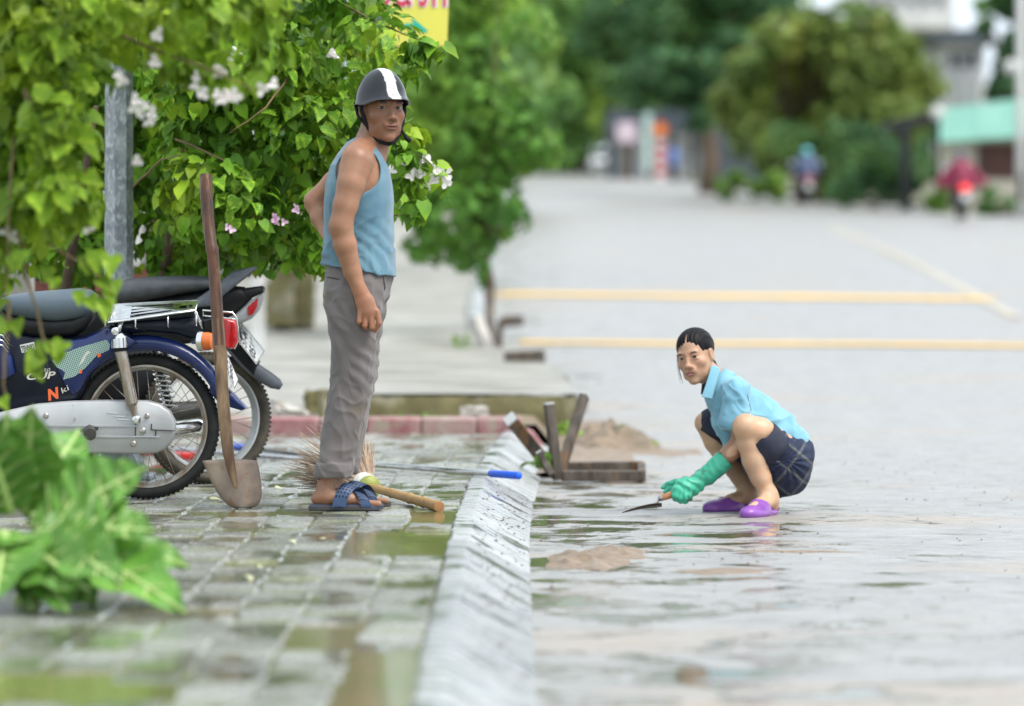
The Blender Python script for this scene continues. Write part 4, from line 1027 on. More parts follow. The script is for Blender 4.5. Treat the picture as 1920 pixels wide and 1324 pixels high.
# helmet
V = []; Q = []; TT = []
nA, nB = 96, 34
def hel(a, b, inner=0):
    th = (b / (nB - 1)) ** .9 * 1.0   # 0 top .. 1 rim
    fwd = math.cos(a)   # a=0 is the face side
    low = .030 - .030 * (1 - fwd) / 2 - .012 * math.exp(-((abs(a) - 1.15) / .35) ** 2)
    zc, H = .028, .120
    lat = th * math.pi / 2
    rx, ry = .0945 - inner, .110 - inner
    x = rx * math.sin(lat) * math.sin(a); y = -.008 + ry * math.sin(lat) * math.cos(a)
    z = low + (zc + H - inner - low) * math.cos(lat)
    br = max(0, fwd) ** 1.5 * max(0, (th - .80) / .20) ** 1.6
    y += br * .038 * math.cos(a); x += br * .014 * math.sin(a); z -= br * .002
    fl = max(0, (th - .93) / .07); x += .004 * fl * math.sin(a); y += .004 * fl * math.cos(a)
    return x, y, z
for inner in (0, .012):
    for b in range(nB):
        for k in range(nA):
            a = 2 * math.pi * k / nA; x, y, z = hel(a if a < math.pi else a - 2 * math.pi, b, inner); V.append(HM.w(x, y, z + 0.0))
            th = (b / (nB - 1)) ** .9
            st = abs(x) < .0205 and not (abs(abs(x) - .0105) < .0 )
            edge = th > .975
            dots = st and abs(abs(x) - .007) < .0018 and (b % 5 == 0)
            TT.append((.62, .62, .62) if st and not inner and not dots and y > -.08 else ((.10, .105, .12) if edge and not inner else (.008, .009, .012)))
o0 = 0
for s_ in (0, 1):
    o0 = s_ * nA * nB
    for b in range(nB - 1):
        for k in range(nA):
            f = (o0 + b * nA + k, o0 + (b + 1) * nA + k, o0 + (b + 1) * nA + (k + 1) % nA, o0 + b * nA + (k + 1) % nA); Q.append(f if not s_ else f[::-1])
o1 = nA * nB
for k in range(nA): Q.append(((nB - 1) * nA + k, o1 + (nB - 1) * nA + k, o1 + (nB - 1) * nA + (k + 1) % nA, (nB - 1) * nA + (k + 1) % nA))
np_mesh('helmet', V, Q, M['helmet'], True, man, cols=np.array(TT))
mb = MB(); hp = lambda x, y, z: Vector(HM.w(x, y, z))
for i in (-1, 1):
    mb.tube([hp(i * .086, .005, .03), hp(i * .087, .012, -.01), hp(i * .074, .022, -.055), hp(i * .056, .032, -.095), hp(i * .028, .050, -.126), hp(0, .058, -.134)], .0055, 8, flat=1.5)
    mb.tube([hp(i * .088, -.045, .02), hp(i * .088, -.02, -.025), hp(i * .073, .018, -.062)], .0048, 8, flat=1.5)
mb.build('chin_strap', M['black'], man, smooth=True)
mb = MB(); mb.tube([hp(.060, .035, -.075), hp(.072, .045, -.100), hp(.078, .048, -.112), hp(.092, .05, -.122)], [.005, .006, .009, .009], 8); mb.build('strap_buckle', M['black'], man, smooth=True)
mb = MB()  # short black hair showing under the rim
HS = Sdf(np.arange(-.70, -.45, .004), np.arange(16.0, 16.4, .004), np.arange(1.42, 1.62, .004))
HM.e(HS, (0, -.022, .032), (.0785, .098, .083), .01); HM.e(HS, (0, .10, -.02), (.085, .115, .075), .01, 's'); HM.e(HS, (0, -.02, -.10), (.12, .13, .075), .01, 's')
M['hair'] = mat('black_hair', (.003, .003, .004), (.007, .006, .007), rough=.45, scale=90, stretch=(1, 1, .2), bump=.002, bscale=220, spec=.15)
sdf_obj('hair', HS, M['hair'], man)
# ------------------------------------------------------------ crouching woman
M['shirt'] = mat('light_blue_cotton_shirt', (.20, .43, .54), (.15, .35, .46), rough=.8, scale=10, bump=.001, bscale=420, sheen=.2)
M['shorts_plain'] = mat('navy_cotton', (.018, .022, .042), (.026, .03, .052), rough=.85, scale=14, bump=.001, bscale=400)
M['glove'] = mat('green_rubber_glove', (.055, .46, .29), (.04, .37, .23), rough=.38, scale=16, c3=(.06, .15, .09), c3scale=20, c3amt=(.58, .72), bump=.001, bscale=120)
M['clog'] = mat('purple_rubber_clog', (.27, .09, .40), (.21, .065, .33), rough=.3, scale=18, bump=.0006, bscale=200)
def plaid():
    m = mat('navy_plaid_cotton', (.010, .015, .042), (.016, .022, .052), rough=.85, scale=14, bump=.001, bscale=400)
    t = m.node_tree; b = t.nodes['Principled BSDF']; cur = b.inputs['Base Color'].links[0].from_socket
    tc = nd(t, 'ShaderNodeTexCoord')
    for rot, sc, col in (((.0, .9, 0), 24, (.16, .17, .13)), ((.0, -.65, 0), 22, (.13, .14, .12)), ((0, .9, 0), 60, (.015, .035, .10)), ((0, -.65, 0), 55, (.015, .035, .10))):
        mp = nd(t, 'ShaderNodeMapping'); mp.inputs['Rotation'].default_value = rot; t.links.new(tc.outputs['Object'], mp.inputs[0])
        w = nd(t, 'ShaderNodeTexWave', wave_type='BANDS', bands_direction='X'); w.inputs['Scale'].default_value = sc / 6.28 * 1.0; w.inputs['Distortion'].default_value = .6
        w.inputs['Detail'].default_value = 1; t.links.new(mp.outputs[0], w.inputs[0])
        r = nd(t, 'ShaderNodeMapRange'); r.inputs['From Min'].default_value = .93; r.inputs['From Max'].default_value = .99; r.inputs['To Max'].default_value = .55; t.links.new(w.outputs['Fac'], r.inputs[0])
        mx = nd(t, 'ShaderNodeMix', data_type='RGBA'); t.links.new(r.outputs[0], mx.inputs['Factor']); t.links.new(cur, mx.inputs['A']); mx.inputs['B'].default_value = (*col, 1); cur = mx.outputs['Result']
    t.links.new(cur, b.inputs['Base Color']); return m
M['plaid'] = plaid()
DW = 17.85; S_W = F / DW
def q(u, v, dy=0): return np.array(P(u, v, DW + dy))
def px(n): return n / S_W
gz = -.105
wo_ = empty('person', (P(1440, 966, DW).x, DW, gz), 'woman crouching on the wet road in light blue shirt, green gloves and purple clogs', 'person')
zs = np.concatenate([np.arange(-.13, .45, .0042), np.arange(.45, .72, .0028)])
G = Sdf(np.arange(.58, 1.30, .0040), np.arange(17.30, 18.32, .0044), zs)
HW = Head(P(1303, 666, DW - .06), math.radians(-27), math.radians(-11), math.radians(-2), .93)
B = G.blank()
B.cap(HW.w(0, -.035, -.05), q(1343, 716, -.03), .048, .050, .03)
B.chain([(q(1343, 716, -.03), .050), (q(1368, 738, -.01), .07)], .03)
B.cap(q(1376, 735, -.13), q(1366, 728, .12), .045, .045, .03)
# near (left) arm passing inside the near knee, far arm beside it
B.chain([(q(1378, 738, -.155), .048), (q(1384, 790, -.15), .042), (q(1390, 826, -.14), .036)], .02)
B.chain([(q(1390, 826, -.14), .037), (q(1372, 846, -.14), .037), (q(1330, 885, -.14), .028), (q(1305, 906, -.14), .024)], .02)
B.chain([(q(1360, 760, .10), .045), (q(1378, 838, .04), .036), (q(1330, 884, .03), .030), (q(1300, 905, .03), .024)], .02)
# legs
B.chain([(q(1462, 846, -.13), .080), (q(1424, 810, -.20), .060), (q(1400, 799, -.225), .050)], .02)
B.ell(q(1395, 800, -.235), (.047, .05, .048), None, .02)
B.chain([(q(1397, 803, -.225), .045), (q(1404, 832, -.21), .046), (q(1414, 862, -.20), .050), (q(1427, 896, -.195), .042), (q(1436, 918, -.19), .034), (q(1440, 932, -.19), .034)], .015)
B.chain([(q(1445, 835, .08), .08), (q(1370, 806, .11), .060), (q(1324, 792, .12), .044)], .02)
B.chain([(q(1322, 794, .12), .042), (q(1340, 828, .125), .044), (q(1364, 862, .13), .046), (q(1388, 896, .135), .037), (q(1402, 922, .135), .032)], .015)
# feet
def wf(u, h, dy): p = P(u, 500, DW + dy); return np.array((p.x, DW + dy, gz + h))
B.chain([(wf(1441, .09, -.19), .036), (wf(1447, .045, -.17), .032)], .02); B.chain([(wf(1444, .07, -.19), .034), (wf(1425, .045, -.27), .032), (wf(1408, .032, -.34), .022)], .02)
B.ell(wf(1452, .095, -.20), (.013, .012, .013), None, .01)
B.chain([(wf(1404, .09, .135), .035), (wf(1408, .045, .15), .032)], .02); B.chain([(wf(1402, .07, .135), .034), (wf(1372, .045, .10), .030), (wf(1342, .03, .08), .02)], .02)
HW.build(B, True)
def w_tint(V):
    T, L, blend = HW.tint(V, (.47, .29, .19), (.40, .16, .14), (.10, .065, .05), (.10, .03, .025), True, .10)
    leg = (V[:, 2] < .42) & (V[:, 0] > P(1300, 0, DW).x)
    far_ = (V[:, 2] < .36) & (V[:, 1] < DW - .08) & (V[:, 0] < P(1400, 0, DW).x)
    blend(.9 * leg, (.58, .39, .25))
    # forearm more tanned
    arm = (V[:, 1] > DW - .175) & (V[:, 1] < DW - .10) & (V[:, 0] < P(1396, 0, DW).x) & (V[:, 2] > 0) & (V[:, 2] < .3)
    blend(.85 * arm, (.36, .19, .11))
    # vertical frown lines
    x, y, z = L[:, 0], L[:, 1], L[:, 2]
    for xx in (-.007, .006): blend((1 - ((x - xx) / .0022) ** 2 - ((z - .022) / .010) ** 2) * (y > .06), (.28, .14, .09))
    blend(.8 * (1 - ((x + .0) / .011) ** 2 - ((z + .0735) / .0016) ** 2) * 2 * (y > .07), (.55, .50, .45))
    return T
sdf_obj('body', B, M['skin'], wo_, lambda V, N: .0005 * wav(V, 110, 5), w_tint)
HW.eyes(wo_, Vector((0, 0, .9)) - Vector(HW.o))
# hair
H = Sdf(np.arange(.64, .90, .0035), np.arange(17.6, 18.05, .0035), np.arange(.38, .72, .0035))
HW.e(H, (0, -.022, .036), (.0815, .0995, .0865), .01)
HW.e(H, (.012, .118, -.020), (.056, .092, .098), .008, 's'); HW.e(H, (0, .07, -.095), (.12, .13, .07), .012, 's')
for i in (-1, 1): HW.e(H, (i * .080, .008, -.022), (.022, .030, .036), .008, 's')

HW.c(H, (-.01, -.105, .0), (.02, -.118, -.06), .030, .016, .02); HW.c(H, (.02, -.118, -.06), (.05, -.11, -.085), .016, .006, .01)
sdf_obj('hair', H, M['hair'], wo_, lambda V, N: .0013 * np.sin(HW.l(V)[:, 0] * 420 + 5 * wav(V, 30, 3)) - .004 * np.exp(-(HW.l(V)[:, 0] / .004) ** 2) * (HW.l(V)[:, 1] > -.02), rel=2)
hw = lambda x, y, z: Vector(HW.w(x, y, z))
for k in range(12):
    mb = MB()
    s = random.uniform(-.002, .004)
    if k < 7: mb.tube([hw(-.062 - s, .045, .02), hw(-.067 - s * 2, .05, -.04), hw(-.062 - s * 3, .055, -.09 - random.uniform(0, .03))], [.0009, .0007, .0003], 4)
    else: mb.tube([hw(.03 + s, -.11, -.05), hw(.055 + s * 3, -.10, -.09), hw(.075 + random.uniform(-.01, .03), -.09, -.12 - random.uniform(0, .02))], [.0012, .0008, .0004], 4)
    mb.build('loose_hair', M['hair'], wo_, smooth=True)
# shirt
T = G.blank()
T.chain([(q(1366, 742, -.01), .078), (q(1400, 770, -.01), .100), (q(1440, 802, -.01), .102), (q(1474, 830, -.01), .092)], .03, ((0, 1, 0), 1.5))
T.chain([(q(1352, 745, -.03), .052), (q(1358, 792, -.02), .050), (q(1372, 830, -.02), .04)], .03, ((0, 1, 0), 1.8))
T.cap(q(1380, 734, -.15), q(1368, 726, .14), .056, .054, .03)
T.cap(q(1345, 722, -.03), q(1350, 740, -.03), .058, .07, .02)
T.chain([(q(1382, 740, -.165), .058), (q(1380, 775, -.17), .060), (q(1376, 792, -.168), .062)], .015)
T.chain([(q(1362, 738, .12), .056), (q(1362, 790, .09), .058)], .02)
T.ell(q(1374, 838, -.185), (.085, .085, .072), None, .004, 's')
T.cap(HW.w(0, -.03, -.04), q(1342, 714, -.03), .044, .045, .004, None, 's')
T.ell(q(1318, 722, -.05), (.042, .045, .05), None, .01, 's')
nrm_b = np.array([.60, 0, -.80])   # along the spine, hem plane
def shirt_disp(V, N):
    L = V - q(1400, 760); s = L @ np.array([.75, 0, -.66]); t = L @ np.array([.66, 0, .75])
    d = .010 * crease(V, 30, 6, (.7, .8, 1.3)) * np.clip(s * 5 + .7, .4, 1) + .005 * crease(V, 66, 20, (1.2, .6, .8)) + .002 * wav(V, 70, 4, 3)
    d += .005 * np.sin(s * 80 + 5 * wav(V, 9, 3, 20)) * np.clip(s * 8 - .2, 0, 1)
    sl = np.exp(-((V[:, 0] - q(1384, 0)[0]) / .05) ** 2 - ((V[:, 1] - (DW - .2)) / .06) ** 2)
    d += .0035 * sl * np.sin((V[:, 0] * .9 + V[:, 2] * .5) * 120 + 2 * wav(V, 14, 3))
    return d
sdf_obj('shirt', T, M['shirt'], wo_, shirt_disp)
# collar: folded band round the neck
def neckpt(a, up, r): 
    c = Vector(q(1341, 716, -.03)); ax = (Vector(HW.w(0, -.035, -.05)) - c).normalized(); x = Vector((0, -1, 0)); x = (x - x.dot(ax) * ax).normalized(); y = ax.cross(x)
    return c + ax * up + (x * math.cos(a) + y * math.sin(a)) * r
rows = []
for j in range(30):
    a = -2.75 + 5.5 * j / 29 + math.pi / 2 * (1 if True else 0)
    e = max(0, abs(j - 14.5) / 14.5) ** 3
    rows.append([neckpt(a, -.012 - .03 * e, .054 + .01 * e), neckpt(a, .018 - .035 * e, .059 + .01 * e), neckpt(a, .020 - .035 * e, .063 + .01 * e), neckpt(a, -.008 - .04 * e, .078 + .008 * e), neckpt(a, -.030 - .06 * e, .088 + .01 * e)])
mb = MB(); mb.sheet(rows); co = mb.build('collar', M['shirt'], wo_, smooth=True, fixn=False)
mod = co.modifiers.new('thickness', 'SOLIDIFY'); mod.thickness = .0022; mod.offset = 0
mb = MB()
pl = [q(1326, 728, -.105), q(1332, 760, -.125), q(1342, 796, -.13), q(1356, 822, -.12)]
fl = MB(); O = [(1334, 684), (1349, 690), (1343, 718), (1334, 748), (1315, 744), (1320, 729), (1327, 708)]
fl.prism([q(u, v, -.118 - .028 * max(0, (v - 690)) / 55) for u, v in O], (.004, .012, 0), bev=.003); fl.build('collar_flap', M['shirt'], wo_, smooth=40)
fl = MB(); fl.prism([q(u, v, -.075) for u, v in ((1316, 722), (1326, 716), (1322, 738), (1314, 740))], (0, .01, 0)); fl.build('collar_gap_shade', M['shorts_plain'], wo_)  # dark patch standing in for the shade in the gap under the collar
a_, b_ = Vector(q(1381, 776, -.17)), Vector(q(1374, 803, -.168)); ax_ = b_ - a_; n_ = 40; x_ = ax_.orthogonal().normalized(); y_ = ax_.normalized().cross(x_); rows = []
for t, rr in ((0, .0635), (.5, .0665), (.98, .0675), (1.0, .065), (.9, .060)): rows.append([a_ + ax_ * t + (x_ * math.cos(6.2832 * k / n_) + y_ * math.sin(6.2832 * k / n_)) * (rr + .0022 * math.sin(k * .8)) for k in range(n_ + 1)])
mb = MB(); mb.sheet(rows); mb.build('sleeve_hem', M['shirt'], wo_, smooth=True, fixn=False)
M['stitch'] = mat('stitched_seam', (.09, .22, .30), rough=.9)
mb = MB(); mb.tube([q(1368, 716, -.185), q(1384, 722, -.205), q(1402, 742, -.200), q(1408, 768, -.185), q(1408, 788, -.17)], .0016, 5); mb.build('sleeve_seam', M['stitch'], wo_, smooth=True)
# shorts
T = G.blank()
T.ell(q(1470, 871, -.02), (.122, .185, .138), None, .02)
T.ell(q(1484, 850, -.02), (.094, .165, .085), None, .03)
T.chain([(q(1466, 862, -.12), .108), (q(1434, 826, -.185), .072)], .02)
T.chain([(q(1452, 865, .06), .10), (q(1385, 815, .10), .076), (q(1335, 790, .118), .060)], .02)
T.chain([(q(1440, 880, .02), .07), (q(1412, 862, .03), .055), (q(1392, 846, .06), .045)], .03)
T.chain([(q(1452, 900, -.06), .06), (q(1432, 900, -.02), .04)], .03)
def sh_disp(V, N):
    L = V - q(1470, 860); d = .007 * crease(V, 26, 12) + .0018 * wav(V, 60, 4)
    a = np.arctan2(L[:, 2], L[:, 0]); r = np.hypot(L[:, 0], L[:, 2])
    d += .0035 * np.sin(a * 16 + 3 * wav(V, 8, 3, 2)) * np.clip(1.6 - r * 10, 0, 1)
    return d
so_ = sdf_obj('shorts', T, [M['plaid'], M['shorts_plain']], wo_, sh_disp)
me = so_.data; co_ = np.empty(len(me.vertices) * 3, np.float32); me.vertices.foreach_get('co', co_); co_ = co_.reshape(-1, 3); 
loc = np.array(so_.parent.location) * 0
ctr = np.array([p.center for p in me.polygons]); mi = (ctr[:, 1] > DW + .03).astype(np.int32); me.polygons.foreach_set('material_index', mi)
# turned-up cuffs: near leg and far leg
def cuff(a, b, r0, r1, name):
    a, b = Vector(a), Vector(b); ax = (b - a); n = 40; x = ax.orthogonal().normalized(); y = ax.normalized().cross(x); rows = []
    for j, (t, rr) in enumerate(((0, r0 - .006), (0, r0 + .002), (.35, (r0 + r1) / 2 + .007), (.95, r1 + .006), (1.0, r1 + .002), (.97, r1 - .004), (.5, r1 - .007))):
        rows.append([a + ax * t + (x * math.cos(6.2832 * k / n) * (1 + .02 * math.sin(k * 1.3)) + y * math.sin(6.2832 * k / n)) * (rr + .0012 * math.sin(k * .9 + j)) for k in range(n + 1)])
    mb = MB(); mb.sheet(rows); return mb.build(name, M['shorts_plain'], wo_, smooth=True, fixn=False)
cuff(q(1452, 848, -.165), q(1426, 813, -.200), .078, .068, 'shorts_cuff')
cuff(q(1362, 803, .108), q(1326, 784, .12), .072, .060, 'shorts_cuff')
# gloves
def gl_disp(V, N): 
    s = (V - q(1300, 905)) @ np.array([.62, 0, .78]); return .0035 * np.sin(s * 150 + 5 * wav(V, 26, 3)) * np.clip(.9 - np.abs(s) * 9, 0, 1) + .0035 * crease(V, 60, 3)
T = Sdf(np.arange(.58, .94, .0030), np.arange(17.62, 18.0, .0032), np.arange(-.12, .16, .0030))
T.chain([(q(1357, 864, -.14), .044), (q(1330, 888, -.14), .040), (q(1312, 902, -.145), .032), (q(1300, 912, -.15), .034)], .012)
T.cap(q(1356, 865, -.14), q(1386, 838, -.14), .039, .046, .003, None, 's')
T.chain([(q(1300, 912, -.15), .034), (q(1286, 916, -.16), .040), (q(1276, 924, -.165), .036)], .015, ((0, 1, 0), .7))
T.ell(q(1286, 914, -.165), (.043, .028, .036), None, .02)
# fingers wrapped round the handle
for i, (u0, v0, u1, v1) in enumerate(((1270, 921, 1266, 934), (1277, 925, 1275, 938), (1286, 926, 1284, 938), (1295, 924, 1293, 933))):
    r = (.0125, .0125, .012, .0105)[i]
    T.chain([(q(u0, v0 - 6, -.185), r * 1.15), (q(u1, v1 - 5, -.188), r), (q(u1 + 1, v1 + 1, -.165), r * .9), (q(u1 + 3, v1 - 3, -.145), r * .9)], .004)
T.chain([(q(1284, 904, -.15), .016), (q(1270, 912, -.16), .0135), (q(1262, 923, -.165), .0115)], .006)
sdf_obj('glove', T, M['glove'], wo_, gl_disp)
T = Sdf(np.arange(.58, .94, .0030), np.arange(17.78, 18.06, .0032), np.arange(-.12, .18, .0030))
T.chain([(q(1345, 878, .03), .040), (q(1318, 896, .03), .036), (q(1296, 908, .02), .029), (q(1280, 910, .01), .030)], .012)
T.chain([(q(1288, 908, .01), .030), (q(1268, 911, .0), .028)], .015, ((0, 1, 0), .7))
for i, (pts, r) in enumerate(((((1268, 903), (1254, 908), (1243, 914)), .0115), (((1268, 908), (1256, 915), (1247, 922)), .0115), (((1270, 914), (1262, 923), (1258, 930)), .011), (((1274, 918), (1268, 928), (1266, 936)), .010), (((1280, 902), (1266, 903), (1256, 906)), .012))):
    T.chain([(q(u, v, -.01 - .012 * i + (.03 if i == 4 else 0)), r * (1 - .08 * k)) for k, (u, v) in enumerate(pts)], .004)
sdf_obj('glove', T, M['glove'], wo_, gl_disp)
# clogs
def clog(heel, toe, dyh, dyt):
    T = Sdf(np.arange(.80, 1.20, .0032), np.arange(17.40, 18.10, .0036), np.arange(gz - .01, gz + .13, .0030))
    a, b = wf(heel, 0, dyh), wf(toe, 0, dyt); ax = b - a; L = np.linalg.norm(ax); ax /= L; sd = np.cross(ax, [0, 0, 1])
    R = np.stack([ax, sd, [0, 0, 1]], 1)
    def g(t, h, s=0): return a + ax * L * t + sd * s + np.array([0, 0, h])
    T.ell(g(.30, .014), (.095, .042, .020), R, .01); T.ell(g(.68, .014), (.105, .052, .020), R, .02)
    T.ell(g(.70, .024), (.088, .045, .030), R, .02); T.ell(g(.52, .040), (.050, .040, .040), R, .03)
    T.ell(g(.90, .022), (.045, .036, .024), R, .02)
    T.ell(g(.25, .058), (.110, .036, .040), R, .008, 's'); T.ell(g(.10, .10), (.10, .06, .07), R, .01, 's')
    T.ell(g(.50, .03), (.10, .033, .022), R, .006, 's')
    T.ell(g(.5, -.02), (.4, .3, .022), R, .003, 's')
    T.ell(g(.02, .030), (.014, .030, .022), R, .01)
    return sdf_obj('clog', T, M['clog'], wo_)
clog(1450, 1400, -.12, -.40); clog(1410, 1332, .17, .06)
# ------------------------------------------------------------ trowel in her hand
M['rust'] = mat('dark_rusty_steel', (.035, .022, .016), (.075, .045, .025), rough=.5, scale=30, metal=.4, bump=.001)
M['wood_handle'] = mat('worn_wood_handle', (.42, .20, .09), (.30, .13, .06), rough=.5, scale=20, stretch=(1, 1, 1))
M['steel'] = mat('scratched_steel', (.55, .55, .55), (.40, .40, .41), rough=.3, scale=30, metal=1.0)
tw = empty('trowel', q(1236, 955, -.17), 'small dark rusty trowel with a wooden handle held low over the wet road', 'trowel')
mb = MB()
t0, t1 = Vector(q(1166, 961, -.22)), Vector(q(1241, 946, -.17)); ax = (t1 - t0); side = Vector((0.05, 1, -.25)).normalized()
for j in range(9):
    s = j / 8; w_ = .052 * (s ** .75) * (1 if s < .85 else 1 - (s - .85) * 2.2)
    c = t0 + ax * s + Vector((0, 0, .006 * math.sin(3.14 * s)))
    mb.add([c - side * w_, c, c + side * w_], [])
fs = []
for j in range(8):
    for k in range(2): fs.append((j * 3 + k, j * 3 + k + 1, j * 3 + 4 + k, j * 3 + 3 + k))
mb.add([], []); mb.f = fs; mb.m = [0] * len(fs)
bl = mb.build('blade', M['rust'], tw, smooth=True); md = bl.modifiers.new('t', 'SOLIDIFY'); md.thickness = .003
mb = MB(); mb.tube([q(1232, 950, -.17), q(1233, 943, -.17), q(1235, 936, -.17), q(1244, 932.5, -.17)], [.005, .005, .005, .005], 8); mb.build('tang', M['steel'], tw, smooth=True)
mb = MB(); mb.tube([q(1234, 935.5, -.17), q(1239, 934, -.17), q(1241, 933.5, -.17)], [.010, .0135, .0135], 14); mb.build('ferrule', M['steel'], tw, smooth=40)
mb = MB(); mb.tube([q(1240, 933.8, -.17), q(1252, 930, -.168), q(1275, 923, -.16), q(1296, 917, -.155)], [.0125, .0145, .014, .0125], 16); mb.build('handle', M['wood_handle'], tw, smooth=40)
# ------------------------------------------------------------ motorbikes
M['navy'] = mat('glossy_navy_paint', (.010, .024, .115), (.008, .018, .09), rough=.25, scale=4, coat=.35, spec=.35, c3=(.06, .06, .06), c3scale=40, c3amt=(.66, .72))
M['navyblack'] = mat('glossy_blue_black_paint', (.004, .007, .018), (.006, .009, .022), rough=.3, scale=4, coat=.12, spec=.25, c3=(.05, .05, .05), c3scale=50, c3amt=(.67, .72))
M['chrome'] = mat('chrome', (.78, .78, .78), (.66, .66, .65), rough=.12, rough2=.3, scale=20, metal=1)
M['rustchrome'] = mat('rust_pitted_chrome', (.50, .48, .45), (.30, .22, .15), rough=.25, rough2=.5, scale=22, metal=.9, stretch=(1, 1, .4))
M['silver'] = mat('silver_painted_case', (.50, .51, .51), (.42, .43, .43), rough=.34, rough2=.45, scale=7, metal=.35, coat=.2, c3=(.25, .24, .22), c3scale=24, c3amt=(.66, .74))
M['tyre'] = mat('dusty_tyre_rubber', (.020, .021, .022), (.036, .036, .035), rough=.75, scale=16, bump=.001, bscale=120, spec=.2)
M['mudtyre'] = mat('muddy_tyre_rubber', (.045, .04, .03), (.085, .072, .05), rough=.8, scale=22, bump=.002, bscale=90)
M['blackp'] = mat('black_plastic', (.008, .009, .010), (.014, .015, .017), rough=.4, scale=20, spec=.25)
M['greyp'] = mat('weathered_grey_plastic', (.11, .12, .14), (.07, .075, .09), rough=.55, scale=18)
M['vinyl'] = mat('blue_grey_vinyl', (.085, .115, .14), (.065, .09, .115), rough=.42, rough2=.55, scale=8, bump=.0006, bscale=300)
M['vinyl_dark'] = mat('dark_grey_vinyl', (.050, .054, .062), (.075, .08, .09), rough=.5, scale=22, bump=.0008, bscale=260)
M['red_lens'] = mat('red_lens', (.50, .008, .012), (.40, .006, .01), rough=.15, scale=30, coat=.6, bump=.001, bscale=60)
M['amber_lens'] = mat('amber_lens', (.75, .16, .02), (.6, .12, .015), rough=.18, scale=30, coat=.5, bump=.001, bscale=60)
M['plate'] = mat('white_number_plate', (.72, .72, .70), (.6, .6, .58), rough=.4, scale=14)
M['ink'] = mat('black_ink', (.015, .015, .015), rough=.5)
M['cream_ink'] = mat('cream_lettering', (.55, .53, .47), rough=.4)
M['orange_ink'] = mat('orange_lettering', (.75, .13, .03), rough=.4)
M['dark_metal'] = mat('dark_grimy_metal', (.06, .06, .06), (.10, .095, .085), rough=.5, scale=26, metal=.6, bump=.001)
def txt(s, o, ex, ez, h, mat_, parent, name='lettering', shear=0, wid=None, bold=0.0):
    """flat lettering lying in the plane spanned by ex (baseline) and ez (up), starting at o"""
    cu = bpy.data.curves.new(name, 'FONT'); cu.body = s; cu.size = 1; cu.shear = shear; cu.offset = bold; cu.resolution_u = 3
    ob = bpy.data.objects.new(name, cu); COL.objects.link(ob); bpy.context.view_layer.update()
    me = bpy.data.meshes.new_from_object(ob); bpy.data.objects.remove(ob)
    co = np.empty(len(me.vertices) * 3, np.float32); me.vertices.foreach_get('co', co); co = co.reshape(-1, 3)
    w0, w1 = co[:, 0].min(), co[:, 0].max(); h0, h1 = co[:, 1].min(), co[:, 1].max()
    ex, ez, o = [np.array(v, float) for v in (ex, ez, o)]
    W = wid if wid else h * (w1 - w0) / (h1 - h0)
    co2 = o + ((co[:, :1] - w0) / (w1 - w0) * W) * ex + ((co[:, 1:2] - h0) / (h1 - h0) * h) * ez
    me.vertices.foreach_set('co', co2.astype(np.float32).ravel()); me.materials.clear(); me.materials.append(mat_); me.update()
    r = bpy.data.objects.new(name, me); COL.objects.link(r); r.parent = parent
    r.matrix_parent_inverse = Matrix.Translation(-parent.location)
    return r
def wheel(root, c, R, rimR, yaw, tw, tyre_m, rim_m, nsp=36, tread=True):
    c = Vector(c); ax = Vector((math.sin(yaw), math.cos(yaw), 0)); x = Vector((math.cos(yaw), -math.sin(yaw), 0)); z = Vector((0, 0, 1))
    def ringm(prof, n=72):  # prof (axial, radius) closed
        mb = MB(); vs = []; m = len(prof)
        for k in range(n):
            a = 2 * math.pi * k / n; d = x * math.cos(a) + z * math.sin(a)
            vs += [c + ax * h + d * r for h, r in prof]
        fs = [(k * m + j, k * m + (j + 1) % m, ((k + 1) % n) * m + (j + 1) % m, ((k + 1) % n) * m + j) for k in range(n) for j in range(m)]
        return mb.add(vs, fs)
    h = R - rimR
    prof = [(tw * .5 * math.sin(t) if True else 0, rimR + h * .5 - h * .5 * math.cos(t) + .004) for t in np.linspace(-math.pi * .95, math.pi * .95, 18)]
    prof = [(tw * .5 * math.sin(t), rimR + h * .5 + h * .5 * math.cos(t)) for t in np.linspace(-2.7, 2.7, 17)]
    ty = ringm(prof).build('tyre', tyre_m, root, smooth=True)
    if tread:
        mb = MB()
        for k in range(88):
            a = 2 * math.pi * k / 88; d = x * math.cos(a) + z * math.sin(a); t = d.cross(ax)
            for s in (-1, 0, 1):
                rr = R + .0005 - (.004 if s else 0); cc = c + d * rr + ax * (s * tw * .27) + t * (0 if s else .006)
                mb.box(cc, (tw * .20, .010, .005), Matrix((ax, t, d)).transposed())
        tb = mb.build('tread_block', tyre_m, ty); tb['kind'] = 'stuff'
    w = tw * .34
    ringm([(-w, rimR + .004), (-w, rimR - .004), (-w * .55, rimR - .010), (0, rimR - .017), (w * .55, rimR - .010), (w, rimR - .004), (w, rimR + .004), (w * .6, rimR + .003), (-w * .6, rimR + .003)]).build('rim', rim_m, root, smooth=50)
    mb = MB(); mb.lathe(c, ax, [(-.055, .012), (-.05, .045), (-.035, .050), (-.03, .028), (.03, .028), (.035, .055), (.05, .052), (.055, .012)], 28); mb.build('hub', M['silver'], root, smooth=40)
    sm = None
    for k in range(nsp):
        a = 2 * math.pi * k / nsp; s = -1 if k % 2 else 1; off = .5 * (1 if (k // 2) % 2 else -1)
        p0 = c + ax * (s * .033) + (x * math.cos(a + off) + z * math.sin(a + off)) * .046; p1 = c + (x * math.cos(a) + z * math.sin(a)) * (rimR - .012)
        mb = MB(); mb.tube([p0, p1], .0016, 5); mb.build('spoke', M['rustchrome'], root, smooth=True)
